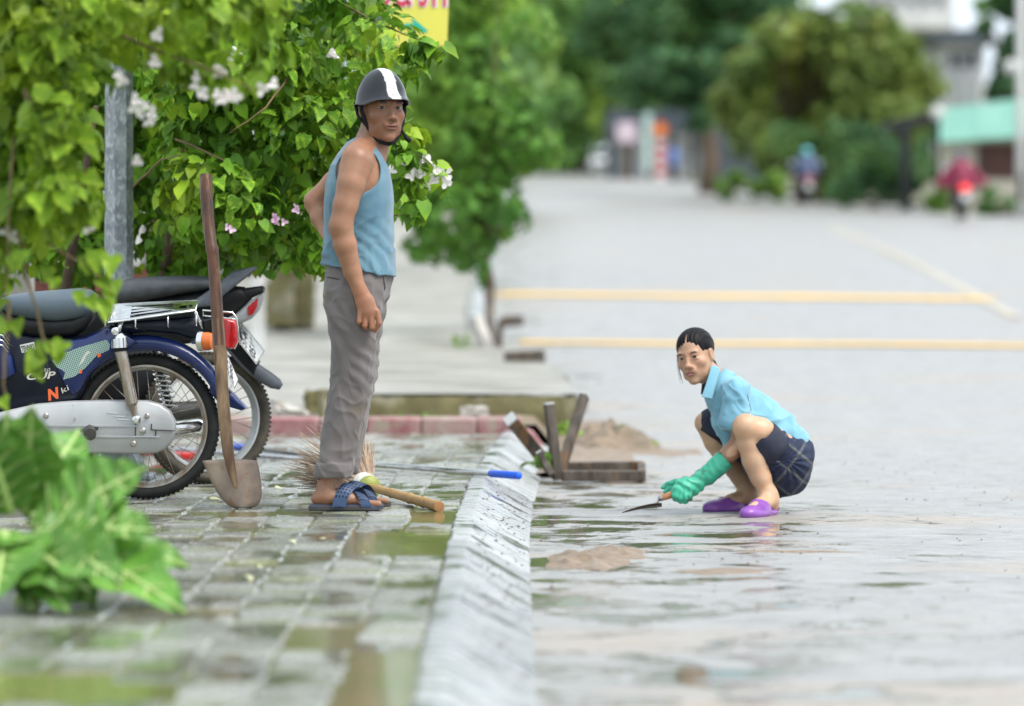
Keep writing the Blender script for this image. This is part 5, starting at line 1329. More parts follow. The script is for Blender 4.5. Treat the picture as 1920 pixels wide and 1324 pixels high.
def prismuv(pts, d0, d1, bev=.004):
    """outline given in the side view at depth d0, thickness to d1 (same outline, real width)"""
    mb = MB(); A = [P(u, v, d0) for u, v in pts]; mb.prism(A, (0, d1 - d0, 0), bev=bev); return mb
def seat_loft(secs, yc, p=2.6, n=28):
    """secs: (u, v_top, v_bottom, half width)"""
    mb = MB(); R = []
    for u, vt, vb, hw in secs:
        a, b = P(u, vt, yc), P(u, vb, yc); c = (a + b) / 2; hz = (a.z - b.z) / 2; ring = []
        for k in range(n):
            t = 2 * math.pi * k / n; cs, sn = math.cos(t), math.sin(t)
            ring.append(Vector((c.x, yc + hw * math.copysign(abs(cs) ** (2 / p), cs), c.z + hz * math.copysign(abs(sn) ** (2 / p), sn))))
        R.append(ring)
    return mb.loft(R)
D1 = 16.94
b1 = empty('motorbike', (P(275, 937, D1).x, D1, 0), 'old dark blue motorbike with a chrome rack, silver chain case and blue-grey seat', 'motorbike')
C1 = P(275, 799, D1)
wheel(b1, C1, .288, .240, 0, .062, M['tyre'], M['rustchrome'])
# chain case
cc = prismuv([(-30, 780), (20, 768), (70, 757), (130, 752), (200, 750), (276, 751), (300, 757), (318, 770), (328, 789), (329, 808), (324, 826), (312, 841), (295, 850), (260, 852), (180, 851), (110, 849), (60, 842), (-30, 830)], D1 - .125, D1 - .065, .012).build('chain_case', M['silver'], b1, smooth=60)
def sub(mb, name, m_, smooth=40): 
    return mb.build(name, m_, cc, smooth=smooth)
dS = D1 - .128
mb = MB()
for (u0, v0, u1, v1, w) in ((88, 798, 262, 799, .006), (88, 818, 300, 819, .006)): mb.bar(P(u0, v0, dS), P(u1, v1, dS), w, w)
sub(mb, 'pressed_line', M['silver'])
mb = MB()
for (u0, v0, u1, v1) in ((200, 774, 222, 775), (212, 780, 234, 781), (221, 786, 242, 787)): mb.bar(P(u0, v0, dS + .002), P(u1, v1, dS + .002), .003, .004)
sub(mb, 'chrome_stripe', M['chrome'])
mb = MB()
for (a, b) in (((254, 792), (254, 820)), ((254, 820), (292, 820)), ((292, 806), (292, 820)), ((284, 795), (284, 806)), ((284, 806), (328, 808))): mb.bar(P(*a, dS), P(*b, dS), .0035, .004)
sub(mb, 'hatch_edge', M['dark_metal'])
for (u, v, r) in ((86, 779, .011), (276, 780, .010), (250, 832, .012), (268, 808, .013)):
    mb = MB(); mb.lathe(P(u, v, dS + .002), (0, -1, 0), [(0, r), (.006, r), (.010, r * .6)], 14); sub(mb, 'bolt', M['rustchrome'])
mb = MB(); mb.lathe(P(139, 838, dS + .004), (0, -1, 0), [(0, .024), (.008, .023), (.012, .019)], 22); sub(mb, 'rubber_cap', M['blackp'])
mb = MB(); mb.tube([P(168, 806, D1 - .11), P(168, 812, D1 - .19), P(169, 815, D1 - .22)], [.022, .026, .024], 16); mb.tube([P(150, 808, D1 - .125), P(184, 803, D1 - .125)], .006, 8); mb.build('footpeg', M['dark_metal'], b1, smooth=40)
mb = MB(); mb.tube([P(165, 850, D1 - .07), P(180, 868, D1 - .10), P(196, 880, D1 - .13)], [.010, .009, .008], 10); mb.tube([P(120, 845, D1), P(150, 875, D1), P(235, 900, D1 - .02), P(238, 917, D1 - .03)], [.014, .013, .011, .013], 10); mb.build('stand', M['dark_metal'], b1, smooth=True)
# shock absorbers
for dy, dist in ((-.145, 0), (.115, 1)):
    mb = MB(); d = D1 + dy
    if not dist:
        mb.tube([P(221, 628, d), P(224, 634, d), P(225, 652, d)], [.020, .033, .034], 20); mb.build('shock_cap', M['chrome'], b1, smooth=40)
        mb = MB(); mb.tube([P(225, 650, d), P(226, 659, d)], [.028, .027], 20); mb.build('shock_ring', M['blackp'], b1, smooth=40)
        mb = MB(); mb.tube([P(226, 658, d), P(236, 700, d), P(248, 757, d), P(249, 762, d), P(255, 782, d)], [.0245, .0245, .0235, .014, .011], 18); mb.build('shock_body', M['rustchrome'], b1, smooth=40)
        mb = MB(); mb.lathe(P(257, 787, d + .02), (0, -1, 0), [(0, .017), (.03, .017), (.034, .010), (.040, .009)], 16); mb.build('shock_eye', M['chrome'], b1, smooth=40)
        mb = MB(); mb.lathe(P(217, 621, d + .015), (0, -1, 0), [(0, .015), (.03, .015), (.036, .008)], 14); mb.build('shock_eye', M['chrome'], b1, smooth=40)
    else:
        pts = []
        for k in range(130):
            t = k / 129; c = P(290, 660, d).lerp(P(318, 762, d), t); a = t * 2 * math.pi * 11; pts.append(c + Vector((math.cos(a) * .029, math.sin(a) * .029, 0)))
        mb.tube(pts, .0048, 6); mb.build('coil_spring', M['chrome'], b1, smooth=True)
        mb = MB(); mb.tube([P(288, 655, d), P(320, 768, d)], .014, 12); mb.build('shock_body', M['dark_metal'], b1, smooth=True)
# rear mudguard
def arc_guard(c, yc, th0, th1, ri, ro, hw, m_, root, n=40, name='mudguard', fade=None):
    rows = []
    for i in range(n + 1):
        t = i / n; th = math.radians(th0 + (th1 - th0) * t); rr = ro if fade is None else ro + (fade - ro) * (t ** 2)
        d = Vector((math.cos(th), 0, math.sin(th)))
        ring = [(ri, -hw), (ri + (rr - ri) * .55, -hw * 1.02), (ri + (rr - ri) * .85, -hw * .86), (rr, -hw * .45), (rr + .002, 0), (rr, hw * .45), (ri + (rr - ri) * .85, hw * .86), (ri + (rr - ri) * .5, hw), (ri, hw)]
        rows.append([Vector((c.x, yc, c.z)) + d * r + Vector((0, y, 0)) for r, y in ring])
    mb = MB(); mb.sheet(rows); o = mb.build(name, m_, root, smooth=True, fixn=False); md = o.modifiers.new('t', 'SOLIDIFY'); md.thickness = .003; md.offset = 0; return o
arc_guard(C1, D1, 160, 22, .302, .366, .066, M['navy'], b1, fade=.345)
g = prismuv([(396, 712), (420, 724), (440, 742), (462, 766), (452, 770), (425, 762), (407, 752), (392, 735)], D1 - .055, D1 + .055, .008).build('mudguard_tip', M['navy'], b1, smooth=50)
# body, side panel, leg shield
prismuv([(-70, 612), (5, 604), (40, 622), (100, 632), (160, 628), (205, 608), (238, 622), (262, 640), (236, 658), (200, 672), (172, 700), (155, 735), (146, 752), (118, 764), (60, 768), (0, 790), (-70, 800)], D1 - .072, D1 + .072, .02).build('body', M['navyblack'], b1, smooth=60)
sp = prismuv([(92, 652), (120, 640), (160, 634), (200, 616), (236, 628), (258, 642), (232, 655), (198, 668), (168, 698), (150, 732), (136, 742), (120, 720), (105, 690)], D1 - .084, D1 - .068, .006).build('side_panel', M['navy'], b1, smooth=60)
dec = D1 - .0855
def dcal(pts, name, m_, par=b1, d=None):
    mb = MB(); mb.prism([P(u, v, d or dec) for u, v in pts], (0, .001, 0)); o = mb.build(name, m_, par); return o
M['mesh_decal'] = mat('green_dotted_decal', (.16, .27, .24), (.05, .10, .10), rough=.35, scale=7)
_t = M['mesh_decal'].node_tree; _b = _t.nodes['Principled BSDF']; _tc = nd(_t, 'ShaderNodeTexCoord'); _mp = nd(_t, 'ShaderNodeMapping'); _mp.inputs['Rotation'].default_value = (0, -.35, 0)
_v = nd(_t, 'ShaderNodeTexVoronoi', feature='DISTANCE_TO_EDGE'); _v.inputs['Scale'].default_value = 130; _v.inputs['Randomness'].default_value = 0
_r = nd(_t, 'ShaderNodeMapRange'); _r.inputs['From Min'].default_value = .12; _r.inputs['From Max'].default_value = .3
_m = nd(_t, 'ShaderNodeMix', data_type='RGBA'); _m.inputs['A'].default_value = (.32, .46, .40, 1); _m.inputs['B'].default_value = (.02, .05, .07, 1)
_t.links.new(_tc.outputs['Object'], _mp.inputs[0]); _t.links.new(_mp.outputs[0], _v.inputs['Vector']); _t.links.new(_v.outputs[0], _r.inputs[0]); _t.links.new(_r.outputs[0], _m.inputs['Factor']); _t.links.new(_m.outputs['Result'], _b.inputs['Base Color'])
dcal([(98, 676), (110, 666), (150, 651), (200, 637), (206, 645), (205, 656), (180, 668), (160, 690), (140, 706), (118, 712), (122, 698), (106, 688)], 'dotted_decal', M['mesh_decal'])
dcal([(152, 676), (160, 662), (166, 657), (169, 661), (161, 668), (157, 678), (146, 688)], 'white_emblem', M['cream_ink'], d=dec - .001)
dcal([(181, 664), (187, 662), (190, 667), (184, 671)], 'orange_emblem', M['orange_ink'], d=dec - .001)
dcal([(149, 694), (153, 692), (154, 699), (149, 701)], 'orange_emblem', M['orange_ink'], d=dec - .001)
dS2 = D1 - .0735
dcal([(37, 647), (64, 641), (67, 656), (41, 662)], 'sticker', M['plate'], d=dS2)
exs = (math.cos(.22), 0, math.sin(.22)); ezs = (-math.sin(.22), 0, math.cos(.22))
txt('TENNIO', P(41, 661, dS2 - .001), exs, ezs, .025, M['ink'], b1, wid=.052, bold=.02)
txt('CTR', P(68, 654, dS2 - .001), exs, ezs, .013, M['orange_ink'], b1, wid=.026)
txt('CUP', P(50, 713, dS2 - .001), (math.cos(.06), 0, math.sin(.06)), (0, 0, 1), .029, M['cream_ink'], b1, wid=.115, bold=.025, shear=.2)
txt('VT-50', P(62, 698, dS2 - .001), (math.cos(.06), 0, math.sin(.06)), (0, 0, 1), .012, M['cream_ink'], b1, wid=.068, shear=.2)
txt('N', P(91, 752, dS2 - .001), (math.cos(.25), 0, math.sin(.25)), (-math.sin(.15), 0, math.cos(.15)), .046, M['orange_ink'], b1, wid=.045, bold=.05, shear=.1)
txt('ki', P(117, 738, dec - .001), (math.cos(.5), 0, math.sin(.5)), (-math.sin(.3), 0, math.cos(.3)), .022, M['cream_ink'], b1, wid=.03)
prismuv([(-60, 590), (-6, 612), (6, 640), (22, 668), (28, 700), (10, 712), (-60, 720)], D1 - .10, D1 - .073, .012).build('leg_shield', M['navy'], b1, smooth=60)
mb = MB()
for k in range(5): mb.tube([P(-30, 600 + k * 10, D1 - .16), P(5, 610 + k * 9.5, D1 - .15), P(18, 632 + k * 8, D1 - .13)], .0035, 6)
mb.build('chrome_guard', M['chrome'], b1, smooth=True)
# seat
seat_loft([(0, 566, 574, .03), (6, 558, 582, .075), (24, 552, 594, .105), (60, 547, 603, .118), (110, 543, 608, .125), (150, 540, 602, .125), (170, 543, 595, .118), (180, 551, 586, .10), (185, 562, 574, .05)], D1).build('seat', M['vinyl'], b1, smooth=True)
seat_loft([(3, 576, 604, .07), (20, 584, 622, .09), (60, 590, 631, .10), (100, 592, 633, .10), (140, 590, 631, .10), (160, 580, 620, .095), (176, 574, 600, .08), (180, 570, 580, .05)], D1).build('seat_base', M['blackp'], b1, smooth=True)
# rack
mb = MB(); nA_, nB_ = P(203, 606, D1 - .11), P(366, 583, D1 - .11); fA, fB = P(211, 572, D1 + .10), P(372, 564, D1 + .10)
mb.prism([nA_, nB_, fB, fA], (0, 0, .004)); rk = mb.build('rack_plate', M['chrome'], b1, smooth=30)
mb = MB()
for k in range(4):
    t = .22 + k * .18
    a, b = nA_.lerp(fA, t), nB_.lerp(fB, t); mb.bar(a.lerp(b, .24) + Vector((0, 0, .005)), a.lerp(b, .72) + Vector((0, 0, .005)), .010, .002)
for (s0, s1) in ((.80, .88), (.91, .95)):
    a, b = nA_.lerp(fA, .5), nB_.lerp(fB, .5); mb.bar(a.lerp(b, s0) + Vector((0, 0, .005)), a.lerp(b, s1) + Vector((0, 0, .005)), .03, .002)
mb.build('rack_slot', M['blackp'], rk)
for dy in (-.11, .10):
    mb = MB(); off = 0 if dy < 0 else -22
    mb.tube([P(198, 612 + off, D1 + dy), P(197, 585 + off, D1 + dy), P(201, 560 + off * .4, D1 + dy * .9), P(207, 552 + off * .3, D1 + dy * .8), P(212, 560, D1 + dy * .85), P(206, 606 + off * .9, D1 + dy)], .0052, 8); mb.build('rack_hoop', M['chrome'], b1, smooth=True)
mb = MB(); mb.tube([nA_ + Vector((0, 0, .003)), nB_ + Vector((0, 0, .003)), fB, fA], .0052, 8, closed=True); mb.build('rack_rail', M['chrome'], b1, smooth=True)
for (u, v) in ((254, 592), (315, 590), (368, 588)):
    mb = MB(); mb.tube([P(u, v + 4, D1 - .11), P(u, v + 22, D1 - .108), P(u + 3, v + 25, D1 - .10)], .0028, 6); mb.build('rack_hook', M['chrome'], b1, smooth=True)
mb = MB(); mb.tube([P(366, 584, D1 - .1), P(378, 612, D1 - .06), P(392, 640, D1 - .02)], .006, 8); mb.build('rack_stay', M['chrome'], b1, smooth=True)
mb = MB(); mb.tube([P(228, 600, D1 - .08), P(222, 622, D1 - .1)], .010, 8); mb.build('rack_stay', M['chrome'], b1, smooth=True)
prismuv([(212, 606), (360, 592), (392, 604), (402, 640), (372, 640), (330, 626), (280, 622), (225, 628)], D1 - .06, D1 + .06, .012).build('rear_cover', M['navyblack'], b1, smooth=50)
# lamps
prismuv([(380, 600), (416, 592), (418, 655), (398, 652), (384, 640)], D1 - .07, D1 + .04, .008).build('lamp_housing', M['blackp'], b1, smooth=50)
prismuv([(412, 594), (440, 600), (445, 612), (445, 640), (438, 655), (412, 652)], D1 - .075, D1 + .045, .010).build('tail_lamp', M['red_lens'], b1, smooth=50)
mb = MB(); mb.tube([P(382, 592, D1 - .095), P(380, 582, D1 - .095), P(436, 586, D1 - .095), P(443, 595, D1 - .095), P(448, 635, D1 - .095), P(450, 645, D1 - .02)], .0038, 8); mb.tube([P(380, 592, D1 - .1), P(436, 598, D1 - .1), P(442, 600, D1 - .1)], .0035, 8); mb.build('lamp_guard', M['chrome'], b1, smooth=True)
mb = MB(); mb.tube([P(362, 640, D1 - .10), P(370, 640, D1 - .13)], [.012, .012], 10)
ax = Vector((1, -.25, 0)).normalized(); cI = P(371, 640, D1 - .15)
mb.lathe(cI, ax, [(0, .030), (.004, .038), (.024, .039), (.026, .036)], 24); mb.build('indicator_rim', M['chrome'], b1, smooth=40)
mb = MB(); mb.lathe(cI + ax * .025, ax, [(0, .0365), (.02, .0365), (.034, .032), (.040, .020), (.042, .004)], 24); mb.build('indicator_lens', M['amber_lens'], b1, smooth=40)
def plate(root, tl, tr, br, bl, rows, depth=.002):
    tl, tr, br, bl = [Vector(v) for v in (tl, tr, br, bl)]; n = (tr - tl).cross(bl - tl).normalized()
    if n.y > 0: n = -n
    mb = MB(); mb.prism([tl, tr, br, bl], -n * depth, bev=0); pl_ = mb.build('number_plate', M['plate'], root)
    fr_ = MB()
    for a, b in ((tl, tr), (tr, br), (br, bl), (bl, tl)):
        a2, b2 = a.lerp((tl + br) / 2, .06), b.lerp((tl + br) / 2, .06); fr_.bar(a2 + n * .001, b2 + n * .001, .0018, .0012, up=n)
    fr_.build('plate_border', M['ink'], pl_)
    ex, ey = tr - tl, tl - bl; W, H = ex.length, ey.length; k = len(rows)
    for i, s in enumerate(rows):
        o = bl + ey * ((k - 1 - i) / k + .09) + ex * .10 + n * .0012
        txt(s, o, ex.normalized(), ey.normalized(), H / k * .74, M['ink'], pl_, wid=W * .80, bold=.025)
plate(b1, P(423, 690, D1 - .085), P(420, 650, D1 + .08), P(447, 712, D1 + .08), P(440, 730, D1 - .085), ['51-F1', '2095'])
# exhaust and engine
mb = MB(); d = D1 + .14; mb.tube([P(40, 850, d), P(140, 838, d), P(200, 828, d), P(260, 815, d), P(375, 800, d), P(382, 799, d)], [.016, .018, .034, .040, .038, .03], 18); mb.build('exhaust', M['chrome'], b1, smooth=50)
mb = MB(); mb.box(P(20, 815, D1), (.24, .16, .15), bev=.04); mb.lathe(P(-10, 830, D1 - .05), (0, -1, 0), [(0, .08), (.05, .08), (.065, .06)], 22); mb.tube([P(90, 860, D1 - .1), P(150, 862, D1 - .1), P(-30, 858, D1 - .1)], .011, 8); mb.build('engine', M['dark_metal'], b1, smooth=50)
mb = MB(); mb.tube([P(60, 845, D1 + .02), P(275, 800, D1 + .03)], .018, 10); mb.build('swing_arm', M['dark_metal'], b1, smooth=True)
# front end (mostly outside the frame, keeps the bike standing)
cf = P(-300, 799, D1); 
wheel(b1, cf, .288, .240, 0, .06, M['tyre'], M['rustchrome'], 18, False)
mb = MB(); mb.tube([cf + Vector((0, -.06, 0)), P(-215, 560, D1 - .06), P(-195, 480, D1 - .05)], .018, 10); mb.tube([cf + Vector((0, .06, 0)), P(-215, 560, D1 + .06), P(-195, 480, D1 + .05)], .018, 10); mb.tube([P(-180, 470, D1 - .3), P(-190, 485, D1), P(-180, 470, D1 + .3)], .012, 8); mb.tube([P(-200, 600, D1), P(-130, 720, D1), P(-60, 730, D1)], .05, 12); mb.build('front_fork', M['navyblack'], b1, smooth=True)

# ---- second motorbike, black and silver, behind the first
D2 = 18.15; yaw = -.42
b2 = empty('motorbike', (P(385, 912, D2).x, D2, 0), 'black and silver motorbike half hidden behind the old blue one, muddy rear tyre showing', 'motorbike')
C2 = Vector((P(388, 790, D2).x, D2, .283))
wheel(b2, C2, .280, .222, yaw, .11, M['mudtyre'], M['silver'], 28)
seat_loft([(196, 540, 562, .07), (210, 532, 572, .10), (240, 523, 573, .12), (290, 518, 562, .13), (340, 517, 552, .13), (385, 518, 546, .125), (410, 521, 540, .11), (421, 526, 534, .07)], D2).build('seat', M['vinyl_dark'], b2, smooth=True)
prismuv([(190, 560), (260, 566), (380, 545), (420, 535), (455, 538), (470, 560), (440, 590), (412, 602), (395, 640), (300, 650), (230, 640), (120, 640), (60, 600), (60, 560)], D2 - .08, D2 + .08, .02).build('body', M['blackp'], b2, smooth=50)
prismuv([(360, 566), (396, 541), (436, 511), (478, 499), (483, 502), (466, 517), (426, 548), (398, 574), (368, 577)], D2 - .115, D2 - .085, .006).build('grab_rail', M['greyp'], b2, smooth=50)
prismuv([(360, 566), (396, 541), (436, 509), (476, 497), (481, 501), (466, 517), (426, 548), (398, 574), (368, 577)], D2 + .085, D2 + .115, .006).build('grab_rail', M['greyp'], b2, smooth=50)
mb = MB(); mb.bar(P(466, 507, D2 - .1), P(466, 505, D2 + .1), .04, .014); mb.build('rail_bridge', M['greyp'], b2)
prismuv([(392, 590), (420, 562), (450, 541), (490, 536), (494, 541), (492, 549), (468, 560), (445, 582), (424, 598), (400, 602)], D2 - .075, D2 + .075, .012).build('tail_cover', M['blackp'], b2, smooth=50)
M['clear'] = mat('smoked_silver_panel', (.36, .36, .36), (.28, .28, .28), rough=.3, scale=14, coat=.4)
prismuv([(428, 600), (450, 582), (472, 562), (493, 549), (494, 556), (484, 582), (470, 598), (448, 608)], D2 - .07, D2 + .07, .008).build('tail_panel', M['clear'], b2, smooth=50)
prismuv([(464, 576), (484, 558), (482, 576), (474, 590), (465, 592)], D2 - .078, D2 - .06, .003).build('tail_lamp', M['red_lens'], b2, smooth=50)
prismuv([(396, 606), (440, 606), (452, 640), (485, 684), (510, 701), (524, 712), (529, 722), (523, 731), (506, 728), (480, 713), (450, 688), (415, 645)], D2 - .045, D2 + .045, .012).build('mudguard', M['greyp'], b2, smooth=60)
prismuv([(400, 600), (445, 600), (456, 640), (486, 678), (476, 705), (450, 680), (415, 640)], D2 - .05, D2 + .05, .008).build('plate_bracket', M['blackp'], b2, smooth=60)
plate(b2, P(449, 642, D2 - .09), P(452, 603, D2 + .09), P(497, 659, D2 + .085), P(481, 683, D2 - .09), ['51-M1', '0510'])
mb = MB(); mb.tube([P(120, 800, D2 - .1), P(300, 775, D2 - .12), P(378, 768, D2 - .12)], [.02, .045, .038], 16); mb.build('exhaust', M['dark_metal'], b2, smooth=50)
prismuv([(60, 640), (300, 640), (330, 700), (260, 790), (60, 800)], D2 - .05, D2 + .09, .02).build('engine', M['blackp'], b2, smooth=50)
mb = MB(); mb.tube([P(200, 780, D2), C2], .02, 8); mb.build('swing_arm', M['dark_metal'], b2)
wheel(b2, Vector((C2.x - 1.2, D2 + .35, .283)), .280, .222, -.25, .08, M['mudtyre'], M['silver'], 12, False)
mb = MB(); mb.tube([Vector((C2.x - 1.2, D2 + .35, .283)), P(-40, 560, D2 + .2), P(-60, 470, D2)], .02, 8); mb.tube([P(60, 600, D2), P(-50, 560, D2 + .2)], .06, 8); mb.tube([P(-60, 470, D2 + .2), P(-20, 480, D2 - .1), P(12, 495, D2 - .3), P(24, 504, D2 - .36)], .008, 8); mb.build('front_fork', M['blackp'], b2, smooth=True)
mb = MB(); mb.tube([P(-20, 480, D2 - .1), P(20, 502, D2 - .34)], .0085, 8); mb.lathe(P(22, 503, D2 - .35), P(29, 509, D2 - .38) - P(22, 503, D2 - .35), [(0, .012), (.006, .0155), (.016, .0155), (.022, .010)], 14); mb.build('bar_end', M['chrome'], b2, smooth=40)

# ------------------------------------------------------------ shovel leaning on the blue motorbike
M['wood_pole'] = mat('varnished_brown_pole', (.10, .036, .012), (.03, .011, .005), rough=.28, rough2=.5, scale=30, stretch=(1, 1, .12), c3=(.26, .15, .06), c3scale=18, c3amt=(.56, .64), bump=.002, bscale=60)
M['wood_pole2'] = mat('dusty_worn_pole', (.26, .17, .09), (.11, .06, .03), rough=.55, rough2=.7, scale=30, stretch=(1, 1, .15), c3=(.10, .045, .02), c3scale=20, c3amt=(.60, .68), bump=.002, bscale=60)
M['blade'] = mat('mud_stained_steel_blade', (.36, .28, .21), (.26, .20, .165), rough=.5, rough2=.7, scale=16, metal=.25, c3=(.30, .17, .09), c3scale=30, c3amt=(.6, .72), bump=.0012, bscale=70)
sh = empty('shovel', P(450, 950, 16.36), 'round shovel with a long knotted wooden handle leaning upright against the blue motorbike', 'shovel')
hp_ = [(386, 328, .0245), (386, 345, .0255), (388, 380, .024), (391, 420, .0235), (396, 460, .0225), (398, 467, .0255), (399, 475, .0225), (404, 540, .0235), (408, 600, .0235), (411, 650, .025), (413, 660, .0265), (415, 700, .0235), (419, 760, .024), (423, 800, .0245), (428, 850, .022), (436, 890, .015), (442, 915, .006)]
mb = MB(); mb.tube([P(u, v, 16.66 + (16.355 - 16.66) * (v - 328) / 590) for u, v, r in hp_], [r for _, _, r in hp_], 18)
hdl = mb.build('handle', [M['wood_pole'], M['wood_pole2']], sh, smooth=50)
for p_ in hdl.data.polygons:
    if p_.center.z < 1.17 - .52 - .03 * math.sin(p_.center.x * 300): p_.material_index = 1
def blade():
    L = [(861, 380, 481), (870, 383, 483), (885, 389, 486), (905, 398, 489), (920, 406, 490), (934, 416, 489), (943, 425, 485), (949, 433, 478), (952, 442, 468)]
    rows = []
    for v, a, b in L:
        row = []
        for k in range(13):
            t = k / 12; u = a + (b - a) * t; s = (t - .5) * 2; dd = 16.40 + .035 * s * s - .03 * math.exp(-((t - .47) / .09) ** 2) * (1 - (v - 860) / 70 if v < 930 else 0) - (v - 860) / 90 * .03
            row.append(P(u, v + (3 * s * s if v < 870 else 0), dd))
        rows.append(row)
    mb = MB(); mb.sheet(rows); o = mb.build('blade', M['blade'], sh, smooth=True, fixn=False); md = o.modifiers.new('t', 'SOLIDIFY'); md.thickness = .0035
blade()

# ------------------------------------------------------------ broom of thin sticks with a bamboo handle
M['bamboo'] = mat('yellow_brown_bamboo', (.46, .29, .11), (.36, .21, .075), rough=.35, rough2=.5, scale=10, stretch=(.2, 1, 1), c3=(.26, .15, .06), c3scale=14, c3amt=(.6, .7))
M['twine'] = mat('white_plastic_band', (.62, .62, .58), (.5, .5, .45), rough=.45, scale=20, bump=.002, bscale=80)
M['twine2'] = mat('yellow_green_binding', (.36, .40, .09), (.24, .27, .06), rough=.5, scale=20, bump=.003, bscale=60)
M['stick'] = mat('broom_sticks', (.30, .20, .14), (.46, .36, .25), rough=.7, scale=30, rnd=.35)
br = empty('broom', P(700, 935, 17.0), 'bamboo-handled broom of thin sticks lying on the pavers behind the man\'s sandals', 'broom')
hb0, hb1 = P(697, 914, 16.98), P(824, 950, 16.22)
ax = (hb1 - hb0); Lb = ax.length; axn = ax.normalized(); prof = []
for (t, r) in ((0, .0155), (.12, .0165), (.29, .018), (.305, .0205), (.32, .018), (.48, .0185), (.56, .0190), (.575, .0225), (.59, .0195), (.76, .0195), (.775, .023), (.79, .0200), (.99, .0215), (1, .021)): prof.append((t * Lb, r))
mb = MB(); mb.lathe(hb0, axn, prof, 20); mb.build('handle', M['bamboo'], br, smooth=50)
mb = MB(); mb.lathe(hb1, axn, [(-.002, .017), (.0015, .0165)], 20); mb.build('handle_end', M['wood_handle'], br, smooth=50)
c0 = P(690, 914, 17.02); ab = Vector((.20, -.34, -.09)).normalized()
mb = MB(); mb.lathe(c0, ab, [(-.055, .045), (-.05, .050), (-.01, .051), (-.004, .047)], 26); mb.build('band', M['twine'], br, smooth=40)
mb = MB(); mb.lathe(c0, ab, [(-.006, .044), (.0, .050), (.02, .048), (.03, .036), (.034, .024)], 26); mb.build('binding', M['twine2'], br, smooth=40)
mb = MB(); r_ = random.Random(4)
side = ab.cross(Vector((0, 0, 1))).normalized(); upb = side.cross(ab)
for k in range(700):
    a = r_.uniform(0, 2 * math.pi); rr = math.sqrt(r_.random()); d0 = -ab + (side * math.cos(a) * .56 + upb * (math.sin(a) * .40 + .20)) * rr * 1.0
    d0.normalize(); L = r_.uniform(.22, .38); s0 = c0 - ab * .03 + (side * math.cos(a) + upb * math.sin(a)) * rr * .040
    p1 = s0 + d0 * L * .5 + Vector((0, 0, .0)); p2 = s0 + d0 * L + Vector((r_.gauss(0, .012), r_.gauss(0, .012), -.02 + r_.gauss(0, .01)))
    for p_ in (p1, p2): p_.z = max(p_.z, .006)
    mb.tube([s0, p1, p2], [.0023, .0019, .0010], 4, cap=False)
o = mb.build('bristles', M['stick'], br); o['kind'] = 'stuff'

# ------------------------------------------------------------ long poles on the ground
M['alu'] = mat('polished_aluminium', (.72, .72, .72), (.6, .6, .6), rough=.18, scale=30, metal=1, stretch=(1, 1, 1))
M['bluep'] = mat('bright_blue_plastic', (.015, .12, .75), (.012, .10, .65), rough=.35, scale=20)
M['redp'] = mat('red_plastic', (.55, .03, .02), (.45, .02, .02), rough=.4, scale=20)
mp_ = empty('mop_pole', P(720, 872, 20), 'shiny silver mop pole with a bright blue grip lying across the pavers to the kerb', 'mop pole')
def gp(u, v, z):   # point on a given height seen at pixel u,v
    d = F * (ZC - z) / (v - HOR); return P(u, v, d)
a, b, c = gp(330, 842, .014), gp(922, 888, .030), gp(973, 892, .030)
mb = MB(); mb.tube([a, b], .0125, 14); mb.build('tube', M['alu'], mp_, smooth=True)
mb = MB(); mb.tube([b - (c - b) * .05, b, c, c + (c - b) * .02], [.0145, .0165, .0165, .012], 14); mb.build('grip', M['bluep'], mp_, smooth=50)
mp2 = empty('squeegee_pole', P(520, 848, 21), 'thin grey pole with a blue collar lying behind the muddy rear tyre', 'pole')
a, b = gp(450, 838, .012), gp(640, 862, .012)
mb = MB(); mb.tube([a, b], .009, 12); mb.build('tube', M['dark_metal'], mp2, smooth=True)
mb = MB(); mb.tube([gp(430, 836, .014), gp(462, 839, .014)], .015, 12); mb.build('collar', M['bluep'], mp2, smooth=50)
rd = empty('dustpan', P(350, 856, 20.7), 'red plastic dustpan seen through the spokes of the blue motorbike', 'dustpan')
mb = MB(); c = gp(350, 862, 0); mb.prism([c + Vector((-.13, -.1, .0)), c + Vector((.08, -.1, 0)), c + Vector((.08, .1, 0)), c + Vector((-.10, .12, 0))], (0, 0, .035), bev=.008); mb.build('tray', M['redp'], rd, smooth=50)
mb = MB(); mb.tube([c + Vector((-.1, 0, .02)), c + Vector((-.24, .02, .04))], .012, 10); mb.build('handle', M['redp'], rd, smooth=True)
# ------------------------------------------------------------ galvanised pole
M['galv'] = mat('galvanised_steel', (.40, .43, .45), (.25, .28, .31), rough=.38, rough2=.6, scale=26, metal=.55, c3=(.52, .55, .57), c3scale=60, c3amt=(.5, .62), stretch=(1, 1, .6))
pole = empty('lamp_pole', (P(223, 898, 18.65).x, 18.65, 0), 'tall eight-sided galvanised steel pole standing between the two bougainvilleas', 'pole')
mb = MB(); cx = P(223, 0, 18.65).x
def octo(r, z): return [Vector((cx + r * math.cos(math.radians(22.5 + 45 * k + 12)), 18.65 + r * math.sin(math.radians(22.5 + 45 * k + 12)), z)) for k in range(8)]
mb.loft([octo(.069, .0), octo(.068, .5), octo(.058, 3.2)]); mb.build('shaft', M['galv'], pole, smooth=False)
mb = MB(); mb.box((cx, 18.65, .012), (.30, .30, .022), bev=.004); mb.build('base_plate', M['galv'], pole)
for a in range(4):
    mb = MB(); an = math.radians(45 + 90 * a); d = Vector((math.cos(an), math.sin(an), 0)); c = Vector((cx, 18.65, 0)) + d * .068
    mb.prism([c + Vector((0, 0, .024)), c + d * .10 + Vector((0, 0, .024)), c + Vector((0, 0, .16))], d.cross(Vector((0, 0, 1))) * .008); mb.build('gusset', M['galv'], pole)
